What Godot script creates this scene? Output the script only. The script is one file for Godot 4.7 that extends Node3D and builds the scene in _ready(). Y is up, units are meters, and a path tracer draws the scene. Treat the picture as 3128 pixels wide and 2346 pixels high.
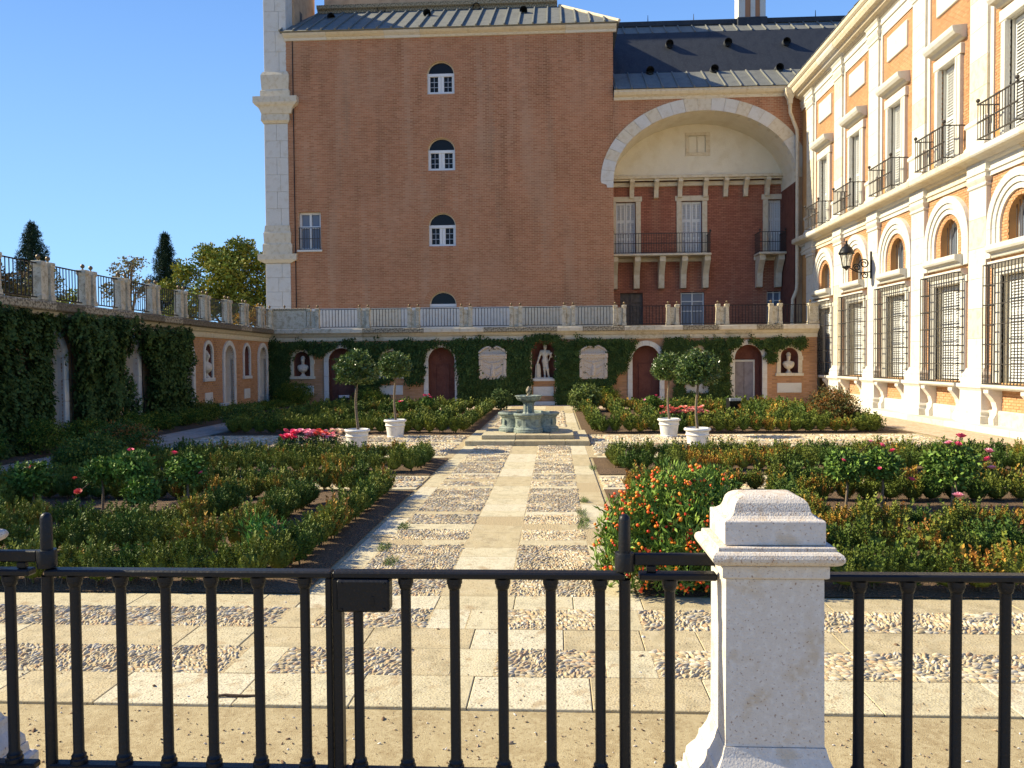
extends Node3D

var M := {}
var rng := RandomNumberGenerator.new()
var used := {}

# ---------------------------------------------------------------- mesh builder
class MB:
	var v := PackedVector3Array()
	var n := PackedVector3Array()

	func tri(a: Vector3, b: Vector3, c: Vector3, hint: Vector3) -> void:
		var nn := (c - a).cross(b - a)
		if nn.length_squared() < 1e-16:
			return
		nn = nn.normalized()
		if nn.dot(hint) < 0.0:
			nn = -nn
			v.append(a); v.append(c); v.append(b)
		else:
			v.append(a); v.append(b); v.append(c)
		n.append(nn); n.append(nn); n.append(nn)

	func quad(a: Vector3, b: Vector3, c: Vector3, d: Vector3, hint: Vector3) -> void:
		tri(a, b, c, hint)
		tri(a, c, d, hint)

	func trin(a: Vector3, b: Vector3, c: Vector3, na: Vector3, nb: Vector3, nc: Vector3) -> void:
		var nn := (c - a).cross(b - a)
		if nn.length_squared() < 1e-18:
			return
		if nn.dot(na + nb + nc) < 0.0:
			v.append(a); v.append(c); v.append(b)
			n.append(na); n.append(nc); n.append(nb)
		else:
			v.append(a); v.append(b); v.append(c)
			n.append(na); n.append(nb); n.append(nc)

	func quadn(a: Vector3, b: Vector3, c: Vector3, d: Vector3, na: Vector3, nb: Vector3, nc: Vector3, nd: Vector3) -> void:
		trin(a, b, c, na, nb, nc)
		trin(a, c, d, na, nc, nd)

	func box(c: Vector3, s: Vector3, bev := 0.0, bas := Basis()) -> void:
		var h := s * 0.5
		if bev <= 0.0:
			for ax in 3:
				for sg in [-1.0, 1.0]:
					var nn := Vector3.ZERO
					nn[ax] = sg
					var u := Vector3.ZERO
					u[(ax + 1) % 3] = h[(ax + 1) % 3]
					var w := Vector3.ZERO
					w[(ax + 2) % 3] = h[(ax + 2) % 3]
					var o := nn * h[ax]
					quad(c + bas * (o - u - w), c + bas * (o + u - w), c + bas * (o + u + w), c + bas * (o - u + w), bas * nn)
			return
		bev = minf(bev, minf(h.x, minf(h.y, h.z)) * 0.9)
		var i := h - Vector3(bev, bev, bev)
		for ax in 3:
			for sg in [-1.0, 1.0]:
				var nn := Vector3.ZERO
				nn[ax] = sg
				var u := Vector3.ZERO
				u[(ax + 1) % 3] = i[(ax + 1) % 3]
				var w := Vector3.ZERO
				w[(ax + 2) % 3] = i[(ax + 2) % 3]
				var o := nn * h[ax]
				quad(c + bas * (o - u - w), c + bas * (o + u - w), c + bas * (o + u + w), c + bas * (o - u + w), bas * nn)
		for ax in 3:
			var b1 := (ax + 1) % 3
			var b2 := (ax + 2) % 3
			for s1 in [-1.0, 1.0]:
				for s2 in [-1.0, 1.0]:
					var pa := Vector3.ZERO
					pa[b1] = s1 * h[b1]
					pa[b2] = s2 * i[b2]
					var pb := Vector3.ZERO
					pb[b1] = s1 * i[b1]
					pb[b2] = s2 * h[b2]
					var e := Vector3.ZERO
					e[ax] = i[ax]
					var hn := Vector3.ZERO
					hn[b1] = s1
					hn[b2] = s2
					quad(c + bas * (pa - e), c + bas * (pa + e), c + bas * (pb + e), c + bas * (pb - e), bas * hn)
		for sx in [-1.0, 1.0]:
			for sy in [-1.0, 1.0]:
				for sz in [-1.0, 1.0]:
					var hn := Vector3(sx, sy, sz)
					tri(c + bas * (hn * Vector3(h.x, i.y, i.z)), c + bas * (hn * Vector3(i.x, h.y, i.z)), c + bas * (hn * Vector3(i.x, i.y, h.z)), bas * hn)

	# box from its two corners
	func bx(x0: float, x1: float, y0: float, y1: float, z0: float, z1: float, bev := 0.0) -> void:
		box(Vector3(x0 + x1, y0 + y1, z0 + z1) * 0.5, Vector3(absf(x1 - x0), absf(y1 - y0), absf(z1 - z0)), bev)

	# revolved profile, points (radius, height) going up the outside; mul(angle) may vary the radius
	func lathe(prof: Array, seg: int, o := Vector3.ZERO, mul = null, sharp := 0.75) -> void:
		var k := prof.size()
		var sn: Array[Vector2] = []
		for i in k - 1:
			var d: Vector2 = prof[i + 1] - prof[i]
			sn.append(Vector2(d.y, -d.x).normalized())
		for i in k - 1:
			var p0: Vector2 = prof[i]
			var p1: Vector2 = prof[i + 1]
			var n0 := sn[i]
			var n1 := sn[i]
			if i > 0 and sn[i - 1].dot(sn[i]) > sharp:
				n0 = (sn[i - 1] + sn[i]).normalized()
			if i < k - 2 and sn[i + 1].dot(sn[i]) > sharp:
				n1 = (sn[i + 1] + sn[i]).normalized()
			for j in seg:
				var a0 := TAU * j / seg
				var a1 := TAU * (j + 1) / seg
				var c0 := Vector3(cos(a0), 0, sin(a0))
				var c1 := Vector3(cos(a1), 0, sin(a1))
				var m0 := 1.0
				var m1 := 1.0
				if mul != null:
					m0 = mul.call(a0)
					m1 = mul.call(a1)
				var a := o + c0 * p0.x * m0 + Vector3(0, p0.y, 0)
				var b := o + c1 * p0.x * m1 + Vector3(0, p0.y, 0)
				var c := o + c1 * p1.x * m1 + Vector3(0, p1.y, 0)
				var d := o + c0 * p1.x * m0 + Vector3(0, p1.y, 0)
				if mul != null:
					var hint := (c0 + c1) * 0.5 * n0.x + Vector3(0, n0.y, 0)
					quad(a, b, c, d, hint)
				else:
					quadn(a, b, c, d, c0 * n0.x + Vector3(0, n0.y, 0), c1 * n0.x + Vector3(0, n0.y, 0), c1 * n1.x + Vector3(0, n1.y, 0), c0 * n1.x + Vector3(0, n1.y, 0))

	# tube through points
	func tube(pts: Array, rad: Array, seg := 8, caps := true) -> void:
		var prev: Array = []
		var k := pts.size()
		var up := Vector3.UP
		for i in k:
			var p: Vector3 = pts[i]
			var t: Vector3
			if i == 0:
				t = pts[1] - pts[0]
			elif i == k - 1:
				t = pts[i] - pts[i - 1]
			else:
				t = pts[i + 1] - pts[i - 1]
			t = t.normalized()
			if absf(t.dot(up)) > 0.95:
				up = Vector3.RIGHT if absf(t.x) < 0.9 else Vector3.BACK
			var s := t.cross(up).normalized()
			var w := s.cross(t).normalized()
			up = w
			var ring: Array = []
			for j in seg:
				var a := TAU * j / seg
				ring.append(s * cos(a) + w * sin(a))
			if i > 0:
				var q: Vector3 = pts[i - 1]
				for j in seg:
					var j1 := (j + 1) % seg
					quadn(q + prev[j] * rad[i - 1], q + prev[j1] * rad[i - 1], p + ring[j1] * rad[i], p + ring[j] * rad[i], prev[j], prev[j1], ring[j1], ring[j])
			if caps and (i == 0 or i == k - 1):
				var hint := -t if i == 0 else t
				for j in seg:
					tri(p, p + ring[j] * rad[i], p + ring[(j + 1) % seg] * rad[i], hint)
			prev = ring

	# stacked rectangles: [half x, half z, y] from bottom to top
	func stack(prof: Array, o := Vector3.ZERO, cap_top := true, cap_bottom := false) -> void:
		for i in prof.size() - 1:
			var p: Array = prof[i]
			var q: Array = prof[i + 1]
			var lo := [Vector3(-p[0], p[2], -p[1]), Vector3(p[0], p[2], -p[1]), Vector3(p[0], p[2], p[1]), Vector3(-p[0], p[2], p[1])]
			var hi := [Vector3(-q[0], q[2], -q[1]), Vector3(q[0], q[2], -q[1]), Vector3(q[0], q[2], q[1]), Vector3(-q[0], q[2], q[1])]
			var out := [Vector3(0, 0, -1), Vector3(1, 0, 0), Vector3(0, 0, 1), Vector3(-1, 0, 0)]
			var dy: float = q[2] - p[2]
			for j in 4:
				var dr: float = (q[1] - p[1]) if j % 2 == 0 else (q[0] - p[0])
				var hint: Vector3 = out[j] * dy + Vector3(0, -dr, 0)
				quad(o + lo[j], o + lo[(j + 1) % 4], o + hi[(j + 1) % 4], o + hi[j], hint)
		if cap_top:
			var q: Array = prof[-1]
			quad(o + Vector3(-q[0], q[2], -q[1]), o + Vector3(q[0], q[2], -q[1]), o + Vector3(q[0], q[2], q[1]), o + Vector3(-q[0], q[2], q[1]), Vector3.UP)
		if cap_bottom:
			var q: Array = prof[0]
			quad(o + Vector3(-q[0], q[2], -q[1]), o + Vector3(q[0], q[2], -q[1]), o + Vector3(q[0], q[2], q[1]), o + Vector3(-q[0], q[2], q[1]), Vector3.DOWN)

	# polygon in local xy, thick along local z
	func prism(poly: PackedVector2Array, z0: float, z1: float, xf := Transform3D()) -> void:
		var idx := Geometry2D.triangulate_polygon(poly)
		for t in range(0, idx.size(), 3):
			var a := poly[idx[t]]
			var b := poly[idx[t + 1]]
			var c := poly[idx[t + 2]]
			tri(xf * Vector3(a.x, a.y, z1), xf * Vector3(b.x, b.y, z1), xf * Vector3(c.x, c.y, z1), xf.basis.z * signf(z1 - z0))
			tri(xf * Vector3(a.x, a.y, z0), xf * Vector3(b.x, b.y, z0), xf * Vector3(c.x, c.y, z0), -xf.basis.z * signf(z1 - z0))
		var area := 0.0
		for i in poly.size():
			area += poly[i].cross(poly[(i + 1) % poly.size()])
		for i in poly.size():
			var a := poly[i]
			var b := poly[(i + 1) % poly.size()]
			var d := (b - a) * signf(area)
			quad(xf * Vector3(a.x, a.y, z0), xf * Vector3(b.x, b.y, z0), xf * Vector3(b.x, b.y, z1), xf * Vector3(a.x, a.y, z1), xf.basis * Vector3(d.y, -d.x, 0))

	# moulding: profile (out, up) run along local x from x0 to x1
	func mould(prof: Array, x0: float, x1: float, z := 0.0, y := 0.0) -> void:
		var poly := PackedVector2Array()
		for p in prof:
			poly.append(p)
		# profile x -> local z, profile y -> local y, extrusion -> local x
		prism(poly, x0, x1, Transform3D(Basis(Vector3(0, 0, 1), Vector3(0, 1, 0), Vector3(1, 0, 0)), Vector3(0, y, z)))

	# arch ring between two radii (ellipses), facing +z
	func ring(c: Vector2, ra: Vector2, rb: Vector2, a0: float, a1: float, seg: int, z0: float, z1: float) -> void:
		for i in seg:
			var t0 := lerpf(a0, a1, float(i) / seg)
			var t1 := lerpf(a0, a1, float(i + 1) / seg)
			var d0 := Vector2(cos(t0), sin(t0))
			var d1 := Vector2(cos(t1), sin(t1))
			var i0 := c + d0 * ra
			var i1 := c + d1 * ra
			var o0 := c + d0 * rb
			var o1 := c + d1 * rb
			var dm := (d0 + d1) * 0.5
			quad(Vector3(i0.x, i0.y, z1), Vector3(i1.x, i1.y, z1), Vector3(o1.x, o1.y, z1), Vector3(o0.x, o0.y, z1), Vector3.BACK)
			quad(Vector3(i0.x, i0.y, z0), Vector3(i1.x, i1.y, z0), Vector3(i1.x, i1.y, z1), Vector3(i0.x, i0.y, z1), -Vector3(dm.x, dm.y, 0))
			quad(Vector3(o0.x, o0.y, z0), Vector3(o1.x, o1.y, z0), Vector3(o1.x, o1.y, z1), Vector3(o0.x, o0.y, z1), Vector3(dm.x, dm.y, 0))
			if i == 0:
				quad(Vector3(i0.x, i0.y, z0), Vector3(o0.x, o0.y, z0), Vector3(o0.x, o0.y, z1), Vector3(i0.x, i0.y, z1), Vector3(d0.y, -d0.x, 0) * signf(a1 - a0))
			if i == seg - 1:
				quad(Vector3(i1.x, i1.y, z0), Vector3(o1.x, o1.y, z0), Vector3(o1.x, o1.y, z1), Vector3(i1.x, i1.y, z1), Vector3(-d1.y, d1.x, 0) * signf(a1 - a0))

	# wall face at local z = w with openings; the reveals run back by each opening's depth
	# opening: [x0, x1, y0, springing, rise, depth]   (rise 0: flat head)
	static func top_of(o: Array, x: float) -> float:
		if o[4] <= 0.0:
			return o[3]
		var h: float = (o[1] - o[0]) * 0.5
		var t: float = clampf((x - (o[0] + h)) / h, -1.0, 1.0)
		return o[3] + o[4] * sqrt(maxf(0.0, 1.0 - t * t))

	func wall(x0: float, x1: float, y0: float, y1: float, ops: Array, w := 0.0, reveals := true) -> void:
		var xs: Array = [x0, x1]
		for o in ops:
			xs.append(o[0]); xs.append(o[1])
			if o[4] > 0.0:
				var k := 24 if o[1] - o[0] > 3.0 else 14
				for i in range(1, k):
					xs.append((o[0] + o[1]) * 0.5 - cos(PI * i / k) * (o[1] - o[0]) * 0.5)
		xs.sort()
		for i in xs.size() - 1:
			var a: float = xs[i]
			var b: float = xs[i + 1]
			if b - a < 1e-5 or a < x0 - 1e-5 or b > x1 + 1e-5:
				continue
			var here: Array = []
			for o in ops:
				if a >= o[0] - 1e-5 and b <= o[1] + 1e-5:
					here.append(o)
			here.sort_custom(func(p, q): return p[2] < q[2])
			var la := y0
			var lb := y0
			for o in here:
				if o[2] > la:
					quad(Vector3(a, la, w), Vector3(b, lb, w), Vector3(b, o[2], w), Vector3(a, o[2], w), Vector3.BACK)
				la = top_of(o, a)
				lb = top_of(o, b)
			if y1 > minf(la, lb):
				quad(Vector3(a, la, w), Vector3(b, lb, w), Vector3(b, y1, w), Vector3(a, y1, w), Vector3.BACK)
		if not reveals:
			return
		for o in ops:
			reveal(o, w)

	func reveal(o: Array, w := 0.0) -> void:
		var d: float = w - o[5]
		quad(Vector3(o[0], o[2], w), Vector3(o[0], o[3], w), Vector3(o[0], o[3], d), Vector3(o[0], o[2], d), Vector3.RIGHT)
		quad(Vector3(o[1], o[2], w), Vector3(o[1], o[3], w), Vector3(o[1], o[3], d), Vector3(o[1], o[2], d), Vector3.LEFT)
		if o[2] > 0.01 and o.size() < 7:
			quad(Vector3(o[0], o[2], w), Vector3(o[1], o[2], w), Vector3(o[1], o[2], d), Vector3(o[0], o[2], d), Vector3.UP)
		var k := 1 if o[4] <= 0.0 else (24 if o[1] - o[0] > 3.0 else 14)
		for i in k:
			var a: float = (o[0] + o[1]) * 0.5 - cos(PI * i / k) * (o[1] - o[0]) * 0.5
			var b: float = (o[0] + o[1]) * 0.5 - cos(PI * (i + 1) / k) * (o[1] - o[0]) * 0.5
			var ya := top_of(o, a)
			var yb := top_of(o, b)
			quad(Vector3(a, ya, w), Vector3(b, yb, w), Vector3(b, yb, d), Vector3(a, ya, d), Vector3((o[0] + o[1] - a - b) * 0.5, -0.3, 0))

	func mesh() -> ArrayMesh:
		var arr := []
		arr.resize(Mesh.ARRAY_MAX)
		arr[Mesh.ARRAY_VERTEX] = v
		arr[Mesh.ARRAY_NORMAL] = n
		var m := ArrayMesh.new()
		m.add_surface_from_arrays(Mesh.PRIMITIVE_TRIANGLES, arr)
		return m

# ---------------------------------------------------------------- nodes
func numbered(called: String) -> String:
	if not used.has(called):
		used[called] = 0
		return called
	used[called] += 1
	return "%s_%03d" % [called, used[called]]

func tag(o: Node, label: String, category: String, group := "") -> void:
	o.set_meta("label", label)
	o.set_meta("category", category)
	if group != "":
		o.set_meta("group", group)

func thing(called: String, label: String, category: String, at := Vector3.ZERO, turn := 0.0, group := "") -> Node3D:
	var o := Node3D.new()
	o.name = numbered(called)
	add_child(o)
	o.position = at
	o.rotation.y = turn
	tag(o, label, category, group)
	return o

func structure(called: String) -> Node3D:
	var o := Node3D.new()
	o.name = numbered(called)
	add_child(o)
	o.set_meta("kind", "structure")
	return o

func part(parent: Node, called: String, mb: MB, m: Material) -> MeshInstance3D:
	return inst(parent, called, mb.mesh(), m)

func inst(parent: Node, called: String, mesh: Mesh, m: Material, xf := Transform3D()) -> MeshInstance3D:
	var o := MeshInstance3D.new()
	o.name = called
	o.mesh = mesh
	o.material_override = m
	o.transform = xf
	parent.add_child(o, true)
	return o

func group_part(parent: Node, called: String, at := Vector3.ZERO) -> Node3D:
	var o := Node3D.new()
	o.name = called
	o.position = at
	parent.add_child(o, true)
	return o

# many small copies: xs transforms, cs colours (linear)
func many(parent: Node, called: String, mesh: Mesh, m: Material, xs: Array, cs: Array, stuff := true) -> MultiMeshInstance3D:
	var mm := MultiMesh.new()
	mm.transform_format = MultiMesh.TRANSFORM_3D
	mm.use_colors = true
	mm.mesh = mesh
	mm.instance_count = xs.size()
	for i in xs.size():
		mm.set_instance_transform(i, xs[i])
		mm.set_instance_color(i, cs[i])
	var o := MultiMeshInstance3D.new()
	o.name = called
	o.multimesh = mm
	o.material_override = m
	if stuff:
		o.set_meta("kind", "stuff")
	parent.add_child(o, true)
	return o

func rf(a: float, b: float) -> float:
	return rng.randf_range(a, b)

# ---------------------------------------------------------------- materials
func noise_bytes(sd: int, freq: float, oct: int, size: int, kind := FastNoiseLite.TYPE_SIMPLEX_SMOOTH) -> PackedByteArray:
	var f := FastNoiseLite.new()
	f.seed = sd
	f.frequency = freq
	f.noise_type = kind
	f.fractal_octaves = oct
	var im := f.get_seamless_image(size, size, false, false, 0.12, true)
	im.convert(Image.FORMAT_L8)
	return im.get_data()

# layers: [bytes, colour, low, high, amount]
func blend_tex(size: int, base: Color, layers: Array) -> ImageTexture:
	var out := PackedByteArray()
	out.resize(size * size * 3)
	var k := layers.size()
	for i in size * size:
		var r := base.r
		var g := base.g
		var b := base.b
		for j in k:
			var L: Array = layers[j]
			var w: float = clampf((L[0][i] / 255.0 - L[2]) / (L[3] - L[2]), 0.0, 1.0) * L[4]
			if w > 0.0:
				var c: Color = L[1]
				r += (c.r - r) * w
				g += (c.g - g) * w
				b += (c.b - b) * w
		out[i * 3] = int(clampf(r, 0, 1) * 255.0)
		out[i * 3 + 1] = int(clampf(g, 0, 1) * 255.0)
		out[i * 3 + 2] = int(clampf(b, 0, 1) * 255.0)
	return ImageTexture.create_from_image(Image.create_from_data(size, size, false, Image.FORMAT_RGB8, out))

func normal_tex(sd: int, freq: float, oct: int, strength: float, size := 512, kind := FastNoiseLite.TYPE_SIMPLEX_SMOOTH) -> NoiseTexture2D:
	var f := FastNoiseLite.new()
	f.seed = sd
	f.frequency = freq
	f.noise_type = kind
	f.fractal_octaves = oct
	var t := NoiseTexture2D.new()
	t.width = size
	t.height = size
	t.seamless = true
	t.as_normal_map = true
	t.bump_strength = strength
	t.noise = f
	return t

func mat(called: String, col: Color, tex: Texture2D, rough: float, scale := 1.0, nrm: Texture2D = null, ns := 1.0) -> StandardMaterial3D:
	var m := StandardMaterial3D.new()
	m.resource_name = called
	m.albedo_color = col
	m.roughness = rough
	m.metallic_specular = 0.4
	if tex or nrm:
		m.uv1_triplanar = true
		m.uv1_world_triplanar = true
		m.uv1_scale = Vector3.ONE * scale
		m.uv1_triplanar_sharpness = 4.0
	if tex:
		m.albedo_texture = tex
	if nrm:
		m.normal_enabled = true
		m.normal_texture = nrm
		m.normal_scale = ns
	M[called] = m
	return m

func tinted(called: String, rough: float) -> StandardMaterial3D:
	var m := StandardMaterial3D.new()
	m.resource_name = called
	m.albedo_color = Color.WHITE
	m.vertex_color_use_as_albedo = true
	m.roughness = rough
	M[called] = m
	return m

func build_materials() -> void:
	var S := 512
	var coarse := noise_bytes(3, 0.008, 4, S)
	var coarse2 := noise_bytes(17, 0.014, 5, S)
	var mid := noise_bytes(5, 0.04, 4, S)
	var fine := noise_bytes(7, 0.2, 3, S)
	var spots := noise_bytes(11, 0.09, 2, S)
	var cell := noise_bytes(13, 0.05, 1, S, FastNoiseLite.TYPE_CELLULAR)
	var grain := normal_tex(21, 0.12, 4, 3.0)
	var rough_n := normal_tex(23, 0.05, 5, 6.0)
	var W := Color.WHITE
	# pale limestone of the trim, with weather stains
	mat("limestone", W, blend_tex(S, Color(0.80, 0.785, 0.74), [[coarse, Color(0.73, 0.69, 0.61), 0.5, 0.9, 0.5], [mid, Color(0.83, 0.82, 0.78), 0.5, 0.8, 0.5], [fine, Color(0.70, 0.65, 0.57), 0.6, 0.92, 0.4]]), 0.85, 0.5, grain, 0.35)
	mat("limestone_warm", W, blend_tex(S, Color(0.82, 0.775, 0.675), [[coarse2, Color(0.72, 0.64, 0.50), 0.45, 0.88, 0.55], [mid, Color(0.83, 0.79, 0.70), 0.5, 0.8, 0.4], [fine, Color(0.58, 0.52, 0.42), 0.6, 0.9, 0.4]]), 0.85, 0.55, grain, 0.4)
	# terrace stone, stained dark with lichen
	mat("stained_stone", W, blend_tex(S, Color(0.70, 0.65, 0.54), [[coarse2, Color(0.38, 0.34, 0.26), 0.38, 0.66, 0.85], [mid, Color(0.24, 0.21, 0.17), 0.5, 0.85, 0.6], [fine, Color(0.72, 0.68, 0.6), 0.55, 0.95, 0.5]]), 0.9, 1.7, rough_n, 0.5)
	mat("ledge_stone", W, blend_tex(S, Color(0.50, 0.455, 0.37), [[coarse2, Color(0.34, 0.30, 0.23), 0.38, 0.66, 0.8], [mid, Color(0.22, 0.20, 0.16), 0.5, 0.85, 0.6], [fine, Color(0.62, 0.58, 0.50), 0.58, 0.95, 0.5]]), 0.9, 1.7, rough_n, 0.5)
	mat("post_stone", W, blend_tex(S, Color(0.78, 0.74, 0.64), [[coarse, Color(0.60, 0.54, 0.43), 0.45, 0.8, 0.6], [mid, Color(0.32, 0.28, 0.22), 0.62, 0.9, 0.5], [fine, Color(0.55, 0.5, 0.42), 0.6, 0.95, 0.4]]), 0.9, 0.9, rough_n, 0.4)
	# travertine gate pillar, pitted with rust-brown lichen
	mat("pillar_stone", W, blend_tex(S, Color(0.80, 0.765, 0.715), [[coarse, Color(0.74, 0.66, 0.54), 0.6, 0.9, 0.6], [mid, Color(0.86, 0.84, 0.80), 0.5, 0.8, 0.5], [spots, Color(0.48, 0.37, 0.29), 0.78, 0.87, 0.65], [fine, Color(0.64, 0.58, 0.51), 0.66, 0.92, 0.4]]), 0.85, 1.3, grain, 0.35)
	mat("pillar_lichen", W, blend_tex(S, Color(0.79, 0.75, 0.69), [[mid, Color(0.85, 0.82, 0.78), 0.5, 0.8, 0.5], [coarse2, Color(0.70, 0.60, 0.48), 0.5, 0.8, 0.5], [spots, Color(0.46, 0.32, 0.22), 0.70, 0.82, 0.75], [fine, Color(0.60, 0.52, 0.43), 0.6, 0.88, 0.45]]), 0.9, 1.9, grain, 0.6)
	# paving slabs in four tones
	for i in 4:
		var b: Color = [Color(0.765, 0.72, 0.585), Color(0.74, 0.69, 0.55), Color(0.785, 0.745, 0.625), Color(0.71, 0.65, 0.505)][i]
		mat("slab_%d" % i, W, blend_tex(S, b, [[[coarse, coarse2, mid, coarse][i], b.darkened(0.16), 0.45, 0.85, 0.7], [[mid, mid, coarse2, coarse2][i], b.lightened(0.12), 0.5, 0.8, 0.6], [[coarse2, coarse, coarse, mid][i], Color(0.60, 0.50, 0.36), 0.66, 0.9, 0.55], [spots, Color(0.42, 0.35, 0.25), 0.72, 0.82, 0.65], [fine, b.darkened(0.28), 0.56, 0.9, 0.45]]), 0.85, 0.9, grain, 0.45)
	# ground
	mat("sand", W, blend_tex(S, Color(0.66, 0.60, 0.455), [[coarse, Color(0.58, 0.51, 0.37), 0.4, 0.8, 0.7], [mid, Color(0.72, 0.665, 0.52), 0.5, 0.8, 0.6], [spots, Color(0.47, 0.39, 0.27), 0.66, 0.8, 0.5], [fine, Color(0.50, 0.42, 0.32), 0.55, 0.9, 0.5]]), 1.0, 0.8, normal_tex(51, 0.35, 3, 2.0), 0.5)
	mat("mortar", W, blend_tex(S, Color(0.68, 0.61, 0.47), [[mid, Color(0.60, 0.53, 0.39), 0.4, 0.8, 0.7], [fine, Color(0.74, 0.68, 0.54), 0.5, 0.9, 0.6]]), 1.0, 1.5, rough_n, 1.0)
	mat("cobble", W, blend_tex(S, Color(0.74, 0.65, 0.54), [[cell, Color(0.81, 0.74, 0.64), 0.3, 0.7, 0.7], [coarse, Color(0.66, 0.56, 0.44), 0.45, 0.8, 0.6], [fine, Color(0.45, 0.38, 0.29), 0.6, 0.9, 0.5]]), 1.0, 0.55, normal_tex(29, 0.06, 2, 3.0, 512, FastNoiseLite.TYPE_CELLULAR), 1.0)
	mat("soil", W, blend_tex(S, Color(0.40, 0.32, 0.23), [[mid, Color(0.30, 0.23, 0.16), 0.4, 0.75, 0.7], [spots, Color(0.54, 0.46, 0.35), 0.6, 0.8, 0.7], [fine, Color(0.22, 0.17, 0.12), 0.55, 0.85, 0.6]]), 1.0, 1.2, rough_n, 1.5)
	# walls
	mat("wall_mortar", W, blend_tex(S, Color(0.76, 0.63, 0.49), [[coarse, Color(0.66, 0.53, 0.40), 0.4, 0.8, 0.6], [fine, Color(0.72, 0.62, 0.50), 0.5, 0.9, 0.5]]), 0.95, 0.4)
	mat("ochre_mortar", W, blend_tex(S, Color(0.72, 0.54, 0.34), [[coarse, Color(0.64, 0.46, 0.28), 0.4, 0.8, 0.6], [fine, Color(0.76, 0.62, 0.44), 0.5, 0.9, 0.5]]), 0.95, 0.4)
	mat("red_plaster", W, blend_tex(S, Color(0.45, 0.28, 0.23), [[coarse, Color(0.38, 0.23, 0.19), 0.4, 0.8, 0.8], [mid, Color(0.49, 0.32, 0.26), 0.5, 0.8, 0.5]]), 0.95, 0.4, grain, 0.5)
	mat("cream_plaster", W, blend_tex(S, Color(0.855, 0.825, 0.745), [[coarse, Color(0.81, 0.765, 0.66), 0.45, 0.85, 0.6], [coarse2, Color(0.88, 0.85, 0.77), 0.5, 0.8, 0.5], [fine, Color(0.62, 0.55, 0.44), 0.65, 0.95, 0.3]]), 0.95, 0.25, grain, 0.3)
	tinted("brick", 0.9)
	M.brick.metallic_specular = 0.25
	# roofs
	mat("lead_roof", W, blend_tex(S, Color(0.45, 0.45, 0.415), [[coarse, Color(0.38, 0.38, 0.355), 0.4, 0.8, 0.7], [mid, Color(0.51, 0.50, 0.465), 0.5, 0.8, 0.5]]), 0.85, 0.35, grain, 0.2)
	mat("slate_roof_with_shade", W, blend_tex(S, Color(0.20, 0.215, 0.235), [[coarse, Color(0.16, 0.175, 0.20), 0.4, 0.8, 0.7], [mid, Color(0.25, 0.265, 0.28), 0.5, 0.8, 0.5]]), 0.75, 0.4, grain, 0.3)  # shade of the steep wing slope is put into this darker tone
	mat("dark_metal", Color(0.10, 0.10, 0.11), null, 0.6)
	# iron
	var iron := mat("iron", W, blend_tex(256, Color(0.105, 0.11, 0.12), [[noise_bytes(31, 0.03, 4, 256), Color(0.10, 0.105, 0.115), 0.4, 0.7, 0.8], [noise_bytes(33, 0.1, 3, 256), Color(0.30, 0.20, 0.14), 0.70, 0.84, 0.5]]), 0.42, 3.0, normal_tex(35, 0.06, 4, 2.0, 256), 0.4)
	iron.metallic_specular = 0.35
	mat("rail_iron", W, blend_tex(256, Color(0.26, 0.245, 0.23), [[noise_bytes(37, 0.03, 4, 256), Color(0.19, 0.18, 0.17), 0.4, 0.7, 0.8], [noise_bytes(39, 0.1, 3, 256), Color(0.30, 0.24, 0.19), 0.68, 0.85, 0.5]]), 0.6, 2.0)
	mat("brass", Color(0.42, 0.36, 0.27), null, 0.5)
	M.brass.metallic = 0.5
	# paint and glass
	mat("white_paint", Color(0.84, 0.84, 0.82), null, 0.5)
	mat("pot_white", W, blend_tex(256, Color(0.86, 0.85, 0.82), [[noise_bytes(41, 0.02, 4, 256), Color(0.78, 0.76, 0.71), 0.5, 0.85, 0.6], [noise_bytes(43, 0.12, 3, 256), Color(0.68, 0.64, 0.57), 0.7, 0.9, 0.5]]), 0.6, 1.5)
	mat("room_wall", Color(0.62, 0.58, 0.52), null, 0.9)
	mat("glass", Color(0.10, 0.105, 0.11), null, 0.12)
	M.glass.metallic_specular = 0.3
	mat("curtain_glass", Color(0.42, 0.45, 0.50), null, 0.15)
	mat("lamp_glass", Color(0.80, 0.79, 0.72, 0.35), null, 0.12)
	M.lamp_glass.transparency = BaseMaterial3D.TRANSPARENCY_ALPHA
	mat("black_paint_and_hole_shade", Color(0.06, 0.06, 0.065), null, 0.5)
	mat("grey_metal", Color(0.60, 0.62, 0.64), null, 0.4)
	mat("grey_wood", W, blend_tex(256, Color(0.40, 0.37, 0.34), [[noise_bytes(45, 0.03, 4, 256), Color(0.32, 0.29, 0.26), 0.4, 0.8, 0.7]]), 0.8, 0.6)
	mat("grey_door", W, blend_tex(256, Color(0.56, 0.53, 0.53), [[noise_bytes(46, 0.02, 4, 256), Color(0.48, 0.45, 0.45), 0.4, 0.8, 0.7]]), 0.7, 0.6)
	# sculpture
	mat("marble", W, blend_tex(S, Color(0.80, 0.76, 0.68), [[coarse, Color(0.70, 0.63, 0.52), 0.5, 0.85, 0.6], [mid, Color(0.60, 0.50, 0.38), 0.68, 0.9, 0.5]]), 0.6, 1.5)
	mat("relief_stone", W, blend_tex(S, Color(0.78, 0.73, 0.66), [[coarse2, Color(0.72, 0.58, 0.42), 0.55, 0.85, 0.7], [mid, Color(0.60, 0.55, 0.50), 0.6, 0.85, 0.6]]), 0.8, 1.6, rough_n, 0.6)
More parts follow.
